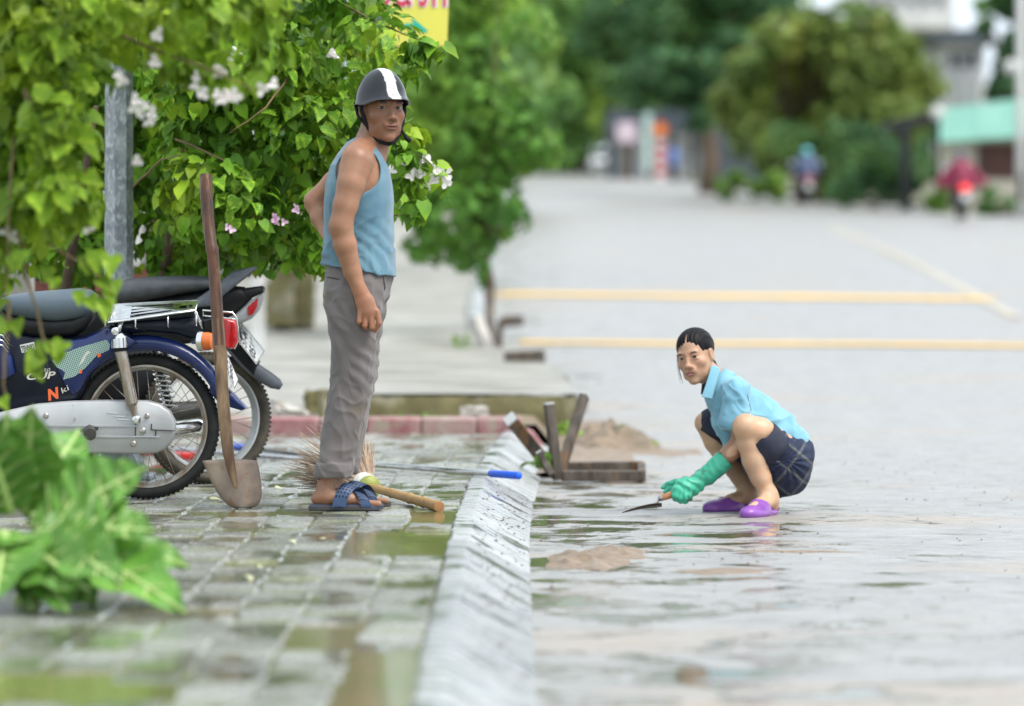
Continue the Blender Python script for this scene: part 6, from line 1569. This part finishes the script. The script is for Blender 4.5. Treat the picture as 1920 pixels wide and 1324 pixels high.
# ------------------------------------------------------------ yellow sign
M['sign_y'] = mat('yellow_sign_face', (.72, .68, .10), (.66, .61, .10), rough=.5, scale=3)
M['sign_r'] = mat('red_sign_lettering', (.60, .04, .08), rough=.5)
M['sign_g'] = mat('green_sign_arrow', (.01, .42, .30), rough=.5)
M['sign_w'] = mat('white_outline', (.75, .70, .75), rough=.5)
ds = 21.5
sg = empty('sign', (P(780, 0, ds).x, ds, 0), 'yellow sign with red lettering and a green arrow above the black helmet', 'sign')
mb = MB(); mb.prism([P(722, -150, ds), P(847, -150, ds), P(838, 86, ds), P(722, 86, ds)], (0, .03, 0)); mb.build('board', M['sign_y'], sg)
txt('DC: 311', P(706, 15, ds - .003), (1, 0, 0), (0, 0, 1), .16, M['sign_w'], sg, wid=.36, bold=.09)
txt('DC: 311', P(708, 13, ds - .006), (1, 0, 0), (0, 0, 1), .15, M['sign_r'], sg, wid=.345, bold=.02)
mb = MB(); mb.prism([P(u, v, ds - .004) for u, v in ((746, 50), (760, 44), (776, 44), (772, 32), (803, 58), (793, 62), (778, 53), (765, 52), (752, 55))], (0, .002, 0)); mb.build('arrow', M['sign_g'], sg)
mb = MB(); mb.tube([(P(655, 0, ds).x, ds + .06, 0), (P(655, 0, ds).x, ds + .06, 2.6)], .03, 10); mb.build('post', M['galv'], sg, smooth=True)
mb = MB(); mb.tube([(P(655, 0, ds).x, ds + .05, 2.2), (P(800, 0, ds).x, ds + .05, 2.2)], .018, 8); mb.build('bracket', M['galv'], sg, smooth=True)
# ------------------------------------------------------------ things on the left, behind the bougainvilleas
M['pillar'] = mat('grey_render_pillar', (.34, .32, .30), (.26, .25, .23), rough=.8, scale=6, bump=.003)
M['brick'] = mat('red_brown_brick', (.16, .055, .04), (.10, .035, .03), rough=.85, scale=22, rnd=.3, bump=.003)
M['mortar'] = mat('dark_mortar', (.06, .055, .045), rough=.95, scale=30)
pl = empty('gate_pillar', (P(35, 0, 20.6).x, 20.6, 0), 'plain grey gate pillar behind the blurred foliage at the far left', 'pillar')
mb = MB(); mb.box((P(30, 0, 20.6).x, 20.6, .62), (.16, .2, 1.28), bev=.01); mb.build('shaft', M['pillar'], pl)
mb = MB(); mb.box((P(30, 0, 20.6).x, 20.6, 1.29), (.2, .24, .06), bev=.01); mb.build('cap', M['pillar'], pl)
bw = empty('brick_wall', (P(170, 0, 21.2).x, 21.2, 0), 'low dark red-brown brick wall behind the seats of the motorbikes', 'wall')
x0, x1 = P(60, 0, 21.2).x, P(275, 0, 21.2).x
mb = MB(); mb.box(((x0 + x1) / 2, 21.26, .46), (x1 - x0, .10, .95)); mb.build('core', M['mortar'], bw)
bm_ = MB(); bm_.box((0, 0, 0), (.19, .09, .055), bev=.004); bmesh_ = bm_.mesh('brick', M['brick'])
for r in range(14):
    x = x0 + (.1 if r % 2 else 0)
    while x < x1:
        o = bpy.data.objects.new('brick', bmesh_); COL.objects.link(o); o.parent = bw; o.location = Vector((x, 21.2 + random.uniform(-.006, .006), .04 + r * .066)) - bw.location; o.rotation_euler = (random.gauss(0, .01), random.gauss(0, .01), random.gauss(0, .02)); x += .205
# mossy wall end beside the yard
mw = empty('mossy_pier', P(545, 606, 42), 'blurred mossy masonry pier on the left between the motorbikes and the man', 'pier')
def lump(c, size, m_, name, par, seed): return rough_block(c, size, m_, name, par, seed, amp=.02)
c = P(548, 545, 42); lump((c.x, 42, c.z), (.42, .4, .72), M['conc_moss'] if 'conc_moss' in M else M['moss'], 'shaft', mw, 4)
c = P(525, 570, 41.6); lump((c.x, 41.6, c.z), (.26, .3, .42), M['moss'], 'plinth', mw, 5)
c = P(570, 495, 42.2); lump((c.x, 42.2, c.z), (.42, .3, .16), M['conc'], 'coping', mw, 6)
km = empty('marker_post', P(478, 640, 34), 'short white marker post with a red top behind the tail of the rear motorbike', 'post')
c = P(482, 590, 34); mb = MB(); mb.box((c.x, 34, c.z), (.12, .10, .62), bev=.015); mb.build('shaft', M['white_paint'], km)
c = P(480, 505, 34); mb = MB(); mb.box((c.x, 34, c.z), (.12, .10, .16), bev=.03); mb.build('cap', M['pinkred'], km)
M['stone'] = mat('pale_broken_stone', (.50, .48, .44), (.36, .33, .29), rough=.7, scale=12, bump=.004)
c = P(543, 756, 24.8); o = rough_block((0, 0, 0), (.26, .3, .10), M['stone'], 'concrete_chunk', None, 9); o.location = (c.x, 24.8, .07); o.rotation_euler = (0, .35, .2); tag(o, 'tilted pale concrete chunk just left of the mossy slab edge', 'concrete chunk')
c = P(889, 775, 24.9); o = rough_block((0, 0, 0), (.155, .12, .075), M['stone'], 'stone', None, 10, .008); o.location = (c.x, 24.9, .085 - .0); o.rotation_euler = (0, .0, .1); o.location.z = c.z; tag(o, 'small white stone resting against the mossy slab edge', 'stone')
c = P(600, 762, 25.6); o = rough_block((0, 0, 0), (.16, .3, .22), M['moss'], 'mossy_block', None, 12, .02); o.location = (c.x, 25.6, c.z - .02); tag(o, 'mossy dark block at the left end of the slab behind the man\'s knee', 'block')
# ------------------------------------------------------------ broken tree guard at the kerb
M['oldwood'] = mat('grey_weathered_timber', (.12, .10, .08), (.04, .03, .022), rough=.75, scale=22, stretch=(1, 1, .35), c3=(.17, .085, .035), c3scale=9, c3amt=(.54, .64), bump=.006, bscale=60)
M['cutwood'] = mat('pale_sawn_end', (.45, .46, .46), rough=.6, scale=20)
tg = empty('broken_tree_guard', P(1040, 900, 20.8), 'three weathered timber stakes fanning out of the gutter at the kerb', 'stakes')
def stake(a, b, w, t, twist=(0, -1, 0)):
    mb = MB(); mb.bar(a, b, w, t, up=twist, bev=.004); o = mb.build('stake', M['oldwood'], tg)
    e = MB(); ax = (Vector(b) - Vector(a)).normalized(); e.bar(Vector(b) - ax * .004, Vector(b) + ax * .006, w * .96, t * .96, up=twist); e.build('sawn_end', M['cutwood'], o)
stake(P(1030, 876, 20.9), P(957, 786, 20.7), .062, .075); stake(P(1046, 900, 20.6), P(1029, 757, 20.6), .045, .052, (.3, -1, 0)); stake(P(1050, 885, 21.0), P(1096, 742, 21.2), .040, .055, (-.4, -1, 0))
stake(P(1037, 892, 20.5), P(1012, 850, 20.6), .03, .03)
bk = empty('timber_bed_frame', P(1130, 895, 20.6), 'low sunken timber frame lying in the gutter right of the fanned stakes', 'timber frame')
mb = MB(); mb.bar(P(1052, 892, 20.5), P(1206, 892, 20.5), .085, .05, up=(0, 0, 1), bev=.005); mb.build('front_board', M['oldwood'], bk)
mb = MB(); mb.bar(P(1060, 876, 21.3), P(1206, 874, 21.3), .05, .05, up=(0, 0, 1), bev=.005); mb.build('back_board', M['oldwood'], bk)
mb = MB(); mb.bar(P(1203, 892, 20.5), P(1203, 876, 21.3), .04, .05, bev=.004); mb.build('side_board', M['oldwood'], bk)
# rubble and mud
def mound(name, u, v, d, sx, sy, h, n, seed, m_, label, cat, top=None):
    r = np.random.default_rng(seed); c = P(u, v, d); rows = []; N_ = n
    for j in range(N_ + 1):
        row = []
        for i in range(N_ + 1):
            a, b = i / N_ * 2 - 1, j / N_ * 2 - 1; rr = math.hypot(a, b) + .12 * math.sin(5 * math.atan2(b, a) + seed)
            rr = max(rr, 0)
            z = max(0, 1 - rr ** 1.6) ** .8 * h * (1 + r.normal(0, .09) + .28 * math.sin(a * 9 + seed) * math.sin(b * 8 + 2 * a)) - .004
            row.append((c.x + a * sx, d + b * sy, zroad(c.x, d) + z))
        rows.append(row)
    mb = MB(); mb.sheet(rows); o = mb.build(name, m_, smooth=60, fixn=False); tag(o, label, cat); return o
M['rubble'] = mat('sandy_rubble', (.26, .19, .13), (.15, .12, .08), rough=.75, scale=14, c3=(.12, .14, .05), c3scale=5, c3amt=(.58, .7), bump=.01, bscale=40)
mound('rubble_heap', 1145, 838, 24.6, .30, .5, .13, 26, 2, M['rubble'], 'heap of sandy rubble on the road edge behind the timber stakes', 'rubble heap')
mound('mud_pile', 1100, 1055, 14.9, .15, .45, .034, 26, 5, M['mud'], 'lumpy brown mud pile on the wet road near the kerb', 'mud')
mound('mud_pile', 1150, 1042, 15.3, .13, .4, .026, 26, 8, M['mud'], 'second smaller mud pile just right of the lumpy one', 'mud')
for (u, v, sx, sy, s) in ((1375, 1075, .20, .22, 3), (1200, 850, .35, .8, 4), (1480, 1035, .30, .10, 6), (1150, 905, .2, .25, 7)):
    d = F * (ZC + .11) / (v - HOR); mound('mud_film', u, v, d, sx, sy, .008, 14, s, M['mud'], {3: 'thin tan mud film on the road in front of the crouching woman', 4: 'broad tan mud patch spreading right of the rubble heap', 6: 'narrow tan mud smear just below the purple clogs', 7: 'brown silt at the foot of the low timber frame'}[s], 'mud')
# scattered grit and leaves on the road and pavers
M['grit'] = mat('dark_grit', (.06, .05, .04), (.14, .10, .07), rough=.7, scale=30)
mb = MB(); r_ = random.Random(12)
for k in range(700):
    if k < 260: x, y = r_.uniform(-.20, -.02), r_.uniform(9, 20)
    else: x, y = r_.uniform(.02, 2.6), r_.uniform(9, 26)
    z = (-.103 * (x + .203) / .19 + .004) if k < 260 else zroad(x, y) + .003
    if k < 260: x += ok(y)
    s = r_.uniform(.002, .0065) * (1.3 if r_.random() < .2 else 1)
    mb.add([(x + s * r_.uniform(.7, 1.5), y, z), (x, y + s * 1.5, z), (x - s, y, z), (x, y - s * 1.5, z), (x, y, z + s * .8)], [(0, 1, 4), (1, 2, 4), (2, 3, 4), (3, 0, 4)])
o = mb.build('grit', M['grit']); tag(o, 'dark grit and crumbs washed over the road and kerb', 'grit', kind='stuff')
lm = [heart_mesh(M['leaf_b'], 80 + i) for i in range(3)]; M['leaf_pale'] = mat('fallen_pale_leaf', (.50, .48, .30), (.40, .42, .24), rough=.5, scale=10)
lp = heart_mesh(M['leaf_pale'], 99)
FL = [(755, 1003, 0, .055, 'bright green fallen leaf in the puddle in front of the sandals'), (758, 907, 0, .03, 'tiny green leaf on the pavers above the bamboo handle'), (460, 1078, 1, .04, 'pale yellow fallen leaf on the pavers below the shovel'), (395, 935, 1, .045, 'pale leaf on the pavers left of the shovel blade'),
      (520, 915, 1, .04, 'pale crumpled leaf between the shovel and the sandals'), (1000, 855, 0, .09, 'green leaf caught on the kerb under the leftmost stake'), (605, 1010, 1, .035, 'pale leaf bit on the paver joint below the sandals'), (545, 1012, 1, .03, 'pale leaf fragment left of the leaf on the joint below the sandals'), (480, 1060, 1, .03, 'faded leaf beside the pale yellow fallen leaf'), (690, 1035, 1, .028, 'small pale leaf at the left end of the large puddle')]
for u, v, pale, s, lab in FL:
    d = F * (ZC - .01) / (v - HOR); c = P(u, v, d); o = bpy.data.objects.new('fallen_leaf', lp if pale else random.choice(lm)); COL.objects.link(o)
    o.location = (c.x, d, .009); o.scale = (s,) * 3; o.rotation_euler = (random.uniform(-.3, .3), random.uniform(-.3, .3) + 3.14 * 0, random.uniform(0, 6)); tag(o, lab, 'leaf', 'fallen leaves')
    if u == 1000: o.location.z = -.02
# ------------------------------------------------------------ blurred stakes and stones by the street tree
wp = empty('leaning_stone_post', P(925, 690, 36), 'blurred white stone post leaning left at the foot of the street tree', 'post')
mb = MB(); mb.bar(P(928, 688, 36), P(892, 596, 36.2), .10, .09, bev=.01); mb.build('shaft', M['stone'], wp)
for (a, b, w, lab) in (((930, 670, 36.5), (912, 545, 37), .05, 'dark stake leaning against the street tree trunk'), ((936, 668, 36), (938, 600, 36), .05, 'short upright dark stake right of the leaning white post')):
    o = empty('tree_stake', P(*a), lab, 'stake'); mb = MB(); mb.bar(P(*a), P(*b), w, w, bev=.005); mb.build('stake', M['oldwood'], o)
for (u0, v0, u1, v1, d, lab) in ((940, 603, 982, 601, 39, 'low horizontal board behind the street tree'), (945, 672, 1022, 668, 33, 'grey board lying in the gutter below the street tree')):
    o = empty('board', P(u0, v0, d), lab, 'board'); mb = MB(); mb.bar(P(u0, v0, d), P(u1, v1, d), .07, .10, bev=.006); mb.build('plank', M['oldwood'], o)
c = P(1058, 715, 30); o = rough_block((0, 0, 0), (.30, .3, .09), M['greyp'], 'grey_stone', None, 31, .02); o.location = (c.x, 30, zroad(c.x, 30) + .04); tag(o, 'flat dark grey stone on the road edge above the slab corner', 'stone')
# ------------------------------------------------------------ far street
M['cream'] = mat('cream_wall', (.50, .46, .38), (.42, .39, .32), rough=.8, scale=.8)
M['shutter'] = mat('brown_shutter', (.13, .055, .04), (.10, .045, .035), rough=.6, scale=2)
M['greenroof'] = mat('pale_green_metal_roof', (.15, .36, .27), (.12, .31, .24), rough=.5, scale=.6, rnd=.05)
M['darktimber'] = mat('black_timber', (.018, .02, .022), rough=.8, scale=4)
M['white_wall'] = mat('white_rendered_wall', (.62, .62, .60), (.52, .52, .51), rough=.7, scale=.7)
M['grey_wall'] = mat('grey_metal_shutter', (.30, .32, .32), (.24, .26, .26), rough=.6, scale=.8)
M['slate'] = mat('dark_blue_slate', (.06, .075, .09), rough=.6, scale=3)
M['glass'] = mat('dark_window_glass', (.03, .04, .045), rough=.08, scale=3)
def bx(root, name, u0, v0, u1, v1, d, t, m_, bev=0.0):
    a, b = P(u0, v0, d), P(u1, v1, d); mb = MB(); mb.box(((a.x + b.x) / 2, d + t / 2, (a.z + b.z) / 2), (abs(b.x - a.x), t, abs(a.z - b.z)), bev=bev); return mb.build(name, m_, root)
dh = 112
hs_ = empty('roadside_house', P(1850, 402, dh), 'small cream roadside house with a pale green metal roof and brown shutter', 'house')
bx(hs_, 'wall', 1764, 262, 1832, 404, dh, .3, M['cream']); bx(hs_, 'wall', 1832, 336, 1990, 404, dh, .3, M['cream']); bx(hs_, 'wall', 1832, 250, 1990, 268, dh, .3, M['cream']); bx(hs_, 'wall', 1764, 262, 1990, 404, dh + 3, .3, M['cream']); bx(hs_, 'shutter', 1833, 268, 1990, 335.5, dh + .1, .1, M['shutter'])
for k in range(9): bx(hs_, 'shutter_slat', 1834, 269 + k * 7.4, 1989, 273 + k * 7.4, dh + .04, .06, M['shutter'])
for k in range(34):
    u = 1762 + k * 7; v0 = 206 - (u - 1762) * .13; a, b = P(u, v0, dh + 2.4), P(u, 268 - (u - 1762) * .07, dh - .7)
    mb = MB(); w = 6.6 * dh / F; mb.prism([a, a + Vector((w, 0, 0)), b + Vector((w, 0, 0)), b], (0, 0, .03)); mb.build('roof_sheet', M['greenroof'], hs_)
st = empty('timber_shelter', P(1700, 392, 114), 'black timber shelter post and dark roof left of the green-roofed house', 'shelter')
bx(st, 'post', 1690, 236, 1708, 394, 114, .25, M['darktimber'])
mb = MB(); mb.prism([P(1668, 226, 114), P(1768, 205, 114), P(1768, 228, 114), P(1668, 240, 114)], (0, 3, 0)); mb.build('roof', M['darktimber'], st)
bx(st, 'post', 1755, 214, 1763, 396, 116, .2, M['darktimber']); 
mb = MB(); mb.bar(P(1700, 262, 114), P(1672, 236, 114), .14, .12); mb.build('brace', M['darktimber'], st)
wh = empty('white_building', P(1800, 380, 200), 'tall pale building with a dark slate roof behind the green-roofed house', 'building')
bx(wh, 'wall', 1772, 80, 1846, 330, 200, 6, M['white_wall']); bx(wh, 'wall', 1790, 150, 1836, 340, 198, 1.2, M['grey_wall'])
mb = MB(); mb.prism([P(1738, 60, 199), P(1850, 52, 199), P(1862, 82, 199), P(1748, 78, 199)], (0, 7, 0)); mb.build('roof', M['slate'], wh)
for k in range(3):
    f = bx(wh, 'window', 1778 + k * 22, 96, 1792 + k * 22, 128, 199.9, .1, M['glass'])
for k in range(4): bx(wh, 'balcony_rail', 1773, 138 + k * 4, 1845, 139.5 + k * 4, 199.6, .1, M['grey_wall'])
wt = empty('white_tower_block', P(1690, 380, 260), 'far white block with windows rising above the olive tree', 'building')
bx(wt, 'wall', 1600, -60, 1790, 20, 260, 8, M['white_wall']); bx(wt, 'wall', 1660, 20, 1790, 52, 258, 4, M['white_wall']); bx(wt, 'wall', 1660, 50, 1790, 330, 262, 4, M['grey_wall'])
for k in range(6):
    for j in range(2): bx(wt, 'window', 1612 + k * 29, -36 + j * 30, 1626 + k * 29, -18 + j * 30, 259.8, .3, M['glass'])
gw = empty('shuttered_shopfront', P(1240, 330, 205), 'row of pale grey shutters beyond the orange sign at the end of the road', 'building')
bx(gw, 'wall', 1140, 205, 1345, 345, 205, 3, M['slate'])
for k in range(5): bx(gw, 'shutter', 1150 + k * 38, 252, 1180 + k * 38, 338, 204.7, .2, M['white_wall'] if k % 2 else M['grey_wall'])
bx(gw, 'awning', 1135, 236, 1345, 246, 202, 2.5, M['slate'])
gw2 = empty('shop_building', P(1430, 345, 170), 'dim shop with pale signboard behind the trunk of the olive tree', 'building')
bx(gw2, 'wall', 1345, 220, 1480, 352, 170, 3, M['slate']); bx(gw2, 'signboard', 1368, 254, 1412, 274, 169.8, .15, M['white_wall']); bx(gw2, 'signboard', 1402, 228, 1428, 250, 169.8, .15, M['white_wall'])
M['orange'] = mat('orange_paint', (.80, .25, .03), rough=.5, scale=4); M['red_p'] = mat('red_paint', (.55, .03, .04), rough=.5, scale=4)
def vroad(d): return HOR - 8000 * (zfar(d) - .11 - ZC) / d
s1 = empty('orange_sign', P(1238, vroad(190), 190), 'round orange sign with a red rim on a red and white striped post', 'sign')
mb = MB(); c = P(1238, 242, 190); mb.lathe(c, (0, -1, 0), [(0, .32), (.04, .32)], 28); mb.build('disc', M['orange'], s1)
mb = MB(); mb.lathe(c + Vector((0, -.045, 0)), (0, -1, 0), [(0, .33), (.03, .33), (.03, .27), (0, .27)], 28, closed=True); mb.build('rim', M['red_p'], s1)
for k in range(7): bx(s1, 'post_band', 1229, 262 + k * 11, 1248, 273 + k * 11, 190, .25, M['red_p'] if k % 2 else M['white_wall'])
s2 = empty('shop_sign', P(1175, vroad(200), 200), 'pale pink square signboard on a thin brown post by the white car', 'sign')
bx(s2, 'board', 1156, 228, 1193, 268, 200, .15, mat('pale_pink_board', (.62, .50, .54), (.55, .45, .52), rough=.5, scale=2), .1); bx(s2, 'post', 1168, 268, 1178, 336, 200, .2, M['bark'])
s3 = empty('green_white_post', P(1215, vroad(195), 195), 'pale green upright banner post left of the orange sign', 'post'); bx(s3, 'banner', 1207, 212, 1222, 320, 195, .2, mat('pale_green_banner', (.42, .55, .50), rough=.6, scale=2)); bx(s3, 'post', 1213, 320, 1217, 340, 195, .1, M['grey_wall'])
s4 = empty('yellow_lamp_sign', P(1400, 345, 165), 'small amber round sign under the left side of the olive tree', 'sign'); c = P(1448, 255, 165); mb = MB(); mb.lathe(c, (0, -1, 0), [(0, .22), (.05, .22)], 20); mb.build('disc', M['orange'], s4); bx(s4, 'post', 1446, 262, 1450, 350, 165.1, .08, M['grey_wall'])
up = empty('utility_pole', P(1914, 402, 104), 'grey concrete utility pole cut by the right edge of the frame', 'pole'); mb = MB(); c = P(1915, 405, 104); mb.tube([c, c + Vector((0, 0, 3)), c + Vector((0, 0, 9))], [.13, .12, .10], 14); mb.build('shaft', M['white_wall'], up, smooth=True); bx(up, 'cable_box', 1909, 330, 1918, 380, 103.8, .1, M['darktimber'])
for (u, v, r, lab) in ((1895, 126, .2, 'round white lamp head between the dark leaves at the upper right'), (1757, 212, .18, 'small round white lamp at the eave of the timber shelter')):
    o = empty('wall_lamp', P(u, v, 110), lab, 'lamp'); mb = MB(); mb.lathe(P(u, v, 110), (0, -1, 0), [(0, r * .6), (.05, r), (.12, r * .8), (.15, r * .2)], 20); mb.build('shade', M['white_wall'], o, smooth=True); mb = MB(); mb.tube([P(u, v, 110.1), P(u + 12, v + 3, 112.2)], .03, 6); mb.build('arm', M['grey_wall'], o)
# car
M['carwhite'] = mat('white_car_paint', (.70, .72, .72), rough=.2, scale=2, coat=.6)
dc = 225; cb = vroad(dc) - 512
car = empty('car', P(1134, vroad(dc), dc), 'white car parked at the far end of the road beside the pale pink sign', 'car')
def cbx(name, x0, x1, z0, z1, y0, y1, m_, bev=.08):
    c = P(1134, vroad(dc), dc); mb = MB(); mb.box((c.x + (x0 + x1) / 2, dc + (y0 + y1) / 2, c.z + (z0 + z1) / 2), (x1 - x0, y1 - y0, z1 - z0), bev=bev); return mb.build(name, m_, car, smooth=50)
cbx('body', -.85, .85, .28, .92, 0, 4.0, M['carwhite'], .16); cbx('cabin', -.72, .72, .90, 1.46, 1.0, 3.2, M['carwhite'], .2); cbx('windscreen', -.62, .62, .95, 1.36, .93, 1.05, M['glass'], .03); cbx('grille', -.45, .45, .42, .62, -.05, .05, M['blackp'], .02)
for s in (-1, 1):
    cbx('headlight', s * .66 - .13, s * .66 + .13, .62, .78, -.04, .1, M['chrome'], .04)
    for yy_ in (.75, 3.2):
        c = P(1134, vroad(dc), dc); mb = MB(); mb.lathe(c + Vector((s * .72, yy_, .30)), (1, 0, 0), [(-.10, .22), (-.09, .31), (.09, .31), (.10, .22)], 20); w_ = mb.build('wheel', M['tyre'], car, smooth=40)
# riders seen from behind
def rider(u, d, v, lab, coat, helm, lean=0, poncho=False, plate_c=None, heading=0):
    c = P(u, v, d); S = Sdf(np.arange(c.x - .65, c.x + .65, .022), np.arange(d - .45, d + .9, .024), np.arange(c.z + .25, c.z + 1.62, .022))
    def q_(x, y, z): return np.array((c.x + x, d + y, c.z + z))
    S.chain([(q_(0, 0, .78), .17), (q_(0, .05, 1.10), .18), (q_(0, .10, 1.28), .14)], .05, ((0, 1, 0), .8))
    for s in (-1, 1):
        S.chain([(q_(s * .17, .08, 1.25), .075), (q_(s * .34, .18, 1.02), .065), (q_(s * .30, .45, .95), .05)], .05)
        S.chain([(q_(s * .12, .0, .74), .10), (q_(s * .20, .38, .66), .08), (q_(s * .17, .34, .32), .06)], .04)
    S.cap(q_(0, .1, 1.3), q_(0, .12, 1.44), .06, .07, .03); S.ell(q_(0, .12, 1.47), (.09, .11, .11), None, .03)
    r = empty('person', (c.x, d, c.z), lab[0], 'person')
    sdf_obj('body', S, M['riderskin'], r)
    J = S.blank(); J.chain([(q_(0, 0, .80), .20), (q_(0, .05, 1.10), .21), (q_(0, .10, 1.28), .16)], .05, ((0, 1, 0), .85))
    for s in (-1, 1): J.chain([(q_(s * .17, .08, 1.25), .095), (q_(s * .36, .18, 1.02), .09), (q_(s * .33, .38, .96), .08)], .05)
    if poncho:
        J.chain([(q_(0, -.02, .80), .24), (q_(0, .05, 1.25), .15)], .08, ((0, 1, 0), .8)); J.cap(q_(-.46, .2, .88), q_(.46, .2, .88), .13, .13, .1); J.cap(q_(0, .1, 1.25), q_(0, .12, 1.44), .12, .10, .05)
    sdf_obj('jacket', J, coat, r, lambda V, N: .015 * ridged(V, 9, 3))
    mb = MB(); mb.lathe(Vector(q_(0, .12, 1.42)), (0, 0, 1), [(0, .135), (.08, .135), (.15, .11), (.19, .06), (.20, .01)], 22); mb.build('helmet', helm, r, smooth=True)
    m = empty('motorbike', (c.x, d - .1, c.z), lab[1], 'motorbike')
    def part(name, x0, x1, y0, y1, z0, z1, m_, bev=.03): mb = MB(); mb.box((c.x + (x0 + x1) / 2, d + (y0 + y1) / 2, c.z + (z0 + z1) / 2), (x1 - x0, y1 - y0, z1 - z0), bev=bev); return mb.build(name, m_, m, smooth=50)
    for yy_ in (-.35, .85):
        mb = MB(); mb.lathe((c.x, d + yy_, c.z + .29), (1, 0, 0), [(-.05, .18), (-.045, .27), (0, .29), (.045, .27), (.05, .18)], 24); mb.build('wheel', M['tyre'], m, smooth=40)
    part('body', -.13, .13, -.35, .5, .45, .74, M['blackp'], .06); part('seat', -.13, .13, -.35, .35, .72, .80, M['blackp']); part('mudguard', -.09, .09, -.68, -.42, .38, .68, plate_c or M['greyp'], .03); part('number_plate', -.10, .10, -.70, -.68, .42, .58, M['plate'], .005)
    part('tail_lamp', -.11, .11, -.66, -.55, .62, .80, M['lamp_on'] if poncho else M['red_lens'], .04); part('front_fairing', -.16, .16, .55, .75, .55, 1.0, coat if False else M['greyp'], .05)
    for s in (-1, 1):
        mb = MB(); mb.tube([(c.x + s * .12, d + .55, c.z + .98), (c.x + s * .36, d + .45, c.z + .95)], .02, 8); mb.build('handlebar', M['blackp'], m, smooth=True)
        if not (poncho and s > 0): mb = MB(); mb.tube([(c.x + s * .3, d + .48, c.z + .97), (c.x + s * .36, d + .48, c.z + 1.14)], .012, 6); mb.lathe((c.x + s * .37, d + .48, c.z + 1.18), (0, -1, 0), [(0, .075), (.03, .07)], 18); mb.build('mirror', M['chrome'], m, smooth=40)
M['riderskin'] = mat('dark_clothed_body', (.06, .055, .06), rough=.8, scale=4)
M['maroon'] = mat('maroon_raincoat', (.24, .012, .05), (.18, .01, .04), rough=.5, scale=4)
M['bluecoat'] = mat('blue_grey_jacket', (.09, .12, .22), (.07, .09, .17), rough=.7, scale=4)
M['teal'] = mat('turquoise_helmet', (.10, .48, .50), rough=.25, scale=4, coat=.5)
M['greyhelm'] = mat('grey_helmet', (.12, .12, .15), rough=.3, scale=4)
M['lamp_on'] = bpy.data.materials.new('lit_brake_lamp'); M['lamp_on'].use_nodes = True; _b = M['lamp_on'].node_tree.nodes['Principled BSDF']; _b.inputs['Base Color'].default_value = (.8, .03, .02, 1); _b.inputs['Emission Color'].default_value = (1, .06, .04, 1); _b.inputs['Emission Strength'].default_value = .8
rider(1804, 100, 412, ('rider in a billowing maroon raincoat seen from behind on the right side of the road', 'motorbike with a lit red tail lamp under the rider in the maroon raincoat'), M['maroon'], M['greyhelm'], poncho=True)
rider(1513, 120, 384, ('rider in a blue-grey jacket and turquoise helmet seen from behind', 'pale motorbike under the rider with the turquoise helmet'), M['bluecoat'], M['teal'])
# standing figure in blue by the orange sign
c = P(1263, vroad(186), 186); S = Sdf(np.arange(c.x - .5, c.x + .5, .03), np.arange(185.6, 186.5, .03), np.arange(c.z - .05, c.z + 1.8, .03))
def q_(x, y, z): return np.array((c.x + x, 186 + y, c.z + z))
for s in (-1, 1): S.chain([(q_(s * .1, 0, .06), .06), (q_(s * .1, 0, .45), .07), (q_(s * .09, 0, .85), .10)], .04); S.chain([(q_(s * .2, 0, 1.35), .06), (q_(s * .27, .02, 1.05), .05), (q_(s * .24, -.1, .85), .045)], .04); S.cap(q_(s * .1, -.02, .03), q_(s * .1, -.16, .03), .045, .035, .02)
S.chain([(q_(0, 0, .85), .15), (q_(0, 0, 1.15), .16), (q_(0, 0, 1.36), .13)], .05); S.cap(q_(0, 0, 1.4), q_(0, 0, 1.5), .055, .06, .03); S.ell(q_(0, 0, 1.6), (.09, .10, .12), None, .02)
r = empty('person', (c.x, 186, c.z), 'distant standing person in a blue shirt right of the striped orange sign post', 'person'); sdf_obj('body', S, M['riderskin'], r)
J = S.blank(); J.chain([(q_(0, 0, .80), .18), (q_(0, 0, 1.15), .185), (q_(0, 0, 1.38), .15)], .05)
for s in (-1, 1): J.chain([(q_(s * .2, 0, 1.35), .08), (q_(s * .27, .02, 1.08), .07)], .04)
sdf_obj('shirt', J, mat('blue_work_shirt', (.12, .19, .42), rough=.7, scale=3), r)

# weeds and litter along the broken edge
def tuft(u, v, d, w, h, n, lab, mat_=None):
    c = P(u, v, d); root = empty('weed', (c.x, d, c.z), lab, 'weed'); A = rng.uniform(-1, 1, (n, 3)) * np.array([w, w, h * .5]) + np.array([c.x, d, c.z + h * .5])
    X, T, N = frames(rng.normal(0, 1, (n, 3)) + np.array([0, -.5, .6]), rng.normal(0, .8, (n, 3)) + np.array([0, 0, .6])); o = scatter_mesh('leaves', HV, HF, A, X, T, N, rng.uniform(.6, 1.3, n) * .035, mat_ or M['leaf_weed'], root); o['kind'] = 'stuff'
tuft(1066, 812, 23.5, .07, .05, 50, 'green weeds between the slab corner and the timber stakes'); tuft(1020, 880, 20.6, .05, .05, 40, 'green weeds at the foot of the leftmost timber stake')
tuft(425, 800, 24.6, .35, .03, 90, 'low weeds and litter on the soil between the wheels and the concrete chunk'); tuft(720, 788, 25.2, .5, .02, 80, 'scattered leaf litter on the soil under the slab edge behind the man'); tuft(865, 660, 36, .06, .12, 40, 'small weed on the pavement left of the leaning white post'); tuft(930, 690, 35.6, .10, .05, 50, 'grass tuft at the base of the leaning white post')
tuft(1195, 838, 24.4, .10, .03, 40, 'weeds on the right side of the rubble heap', M['leaf_mid'])
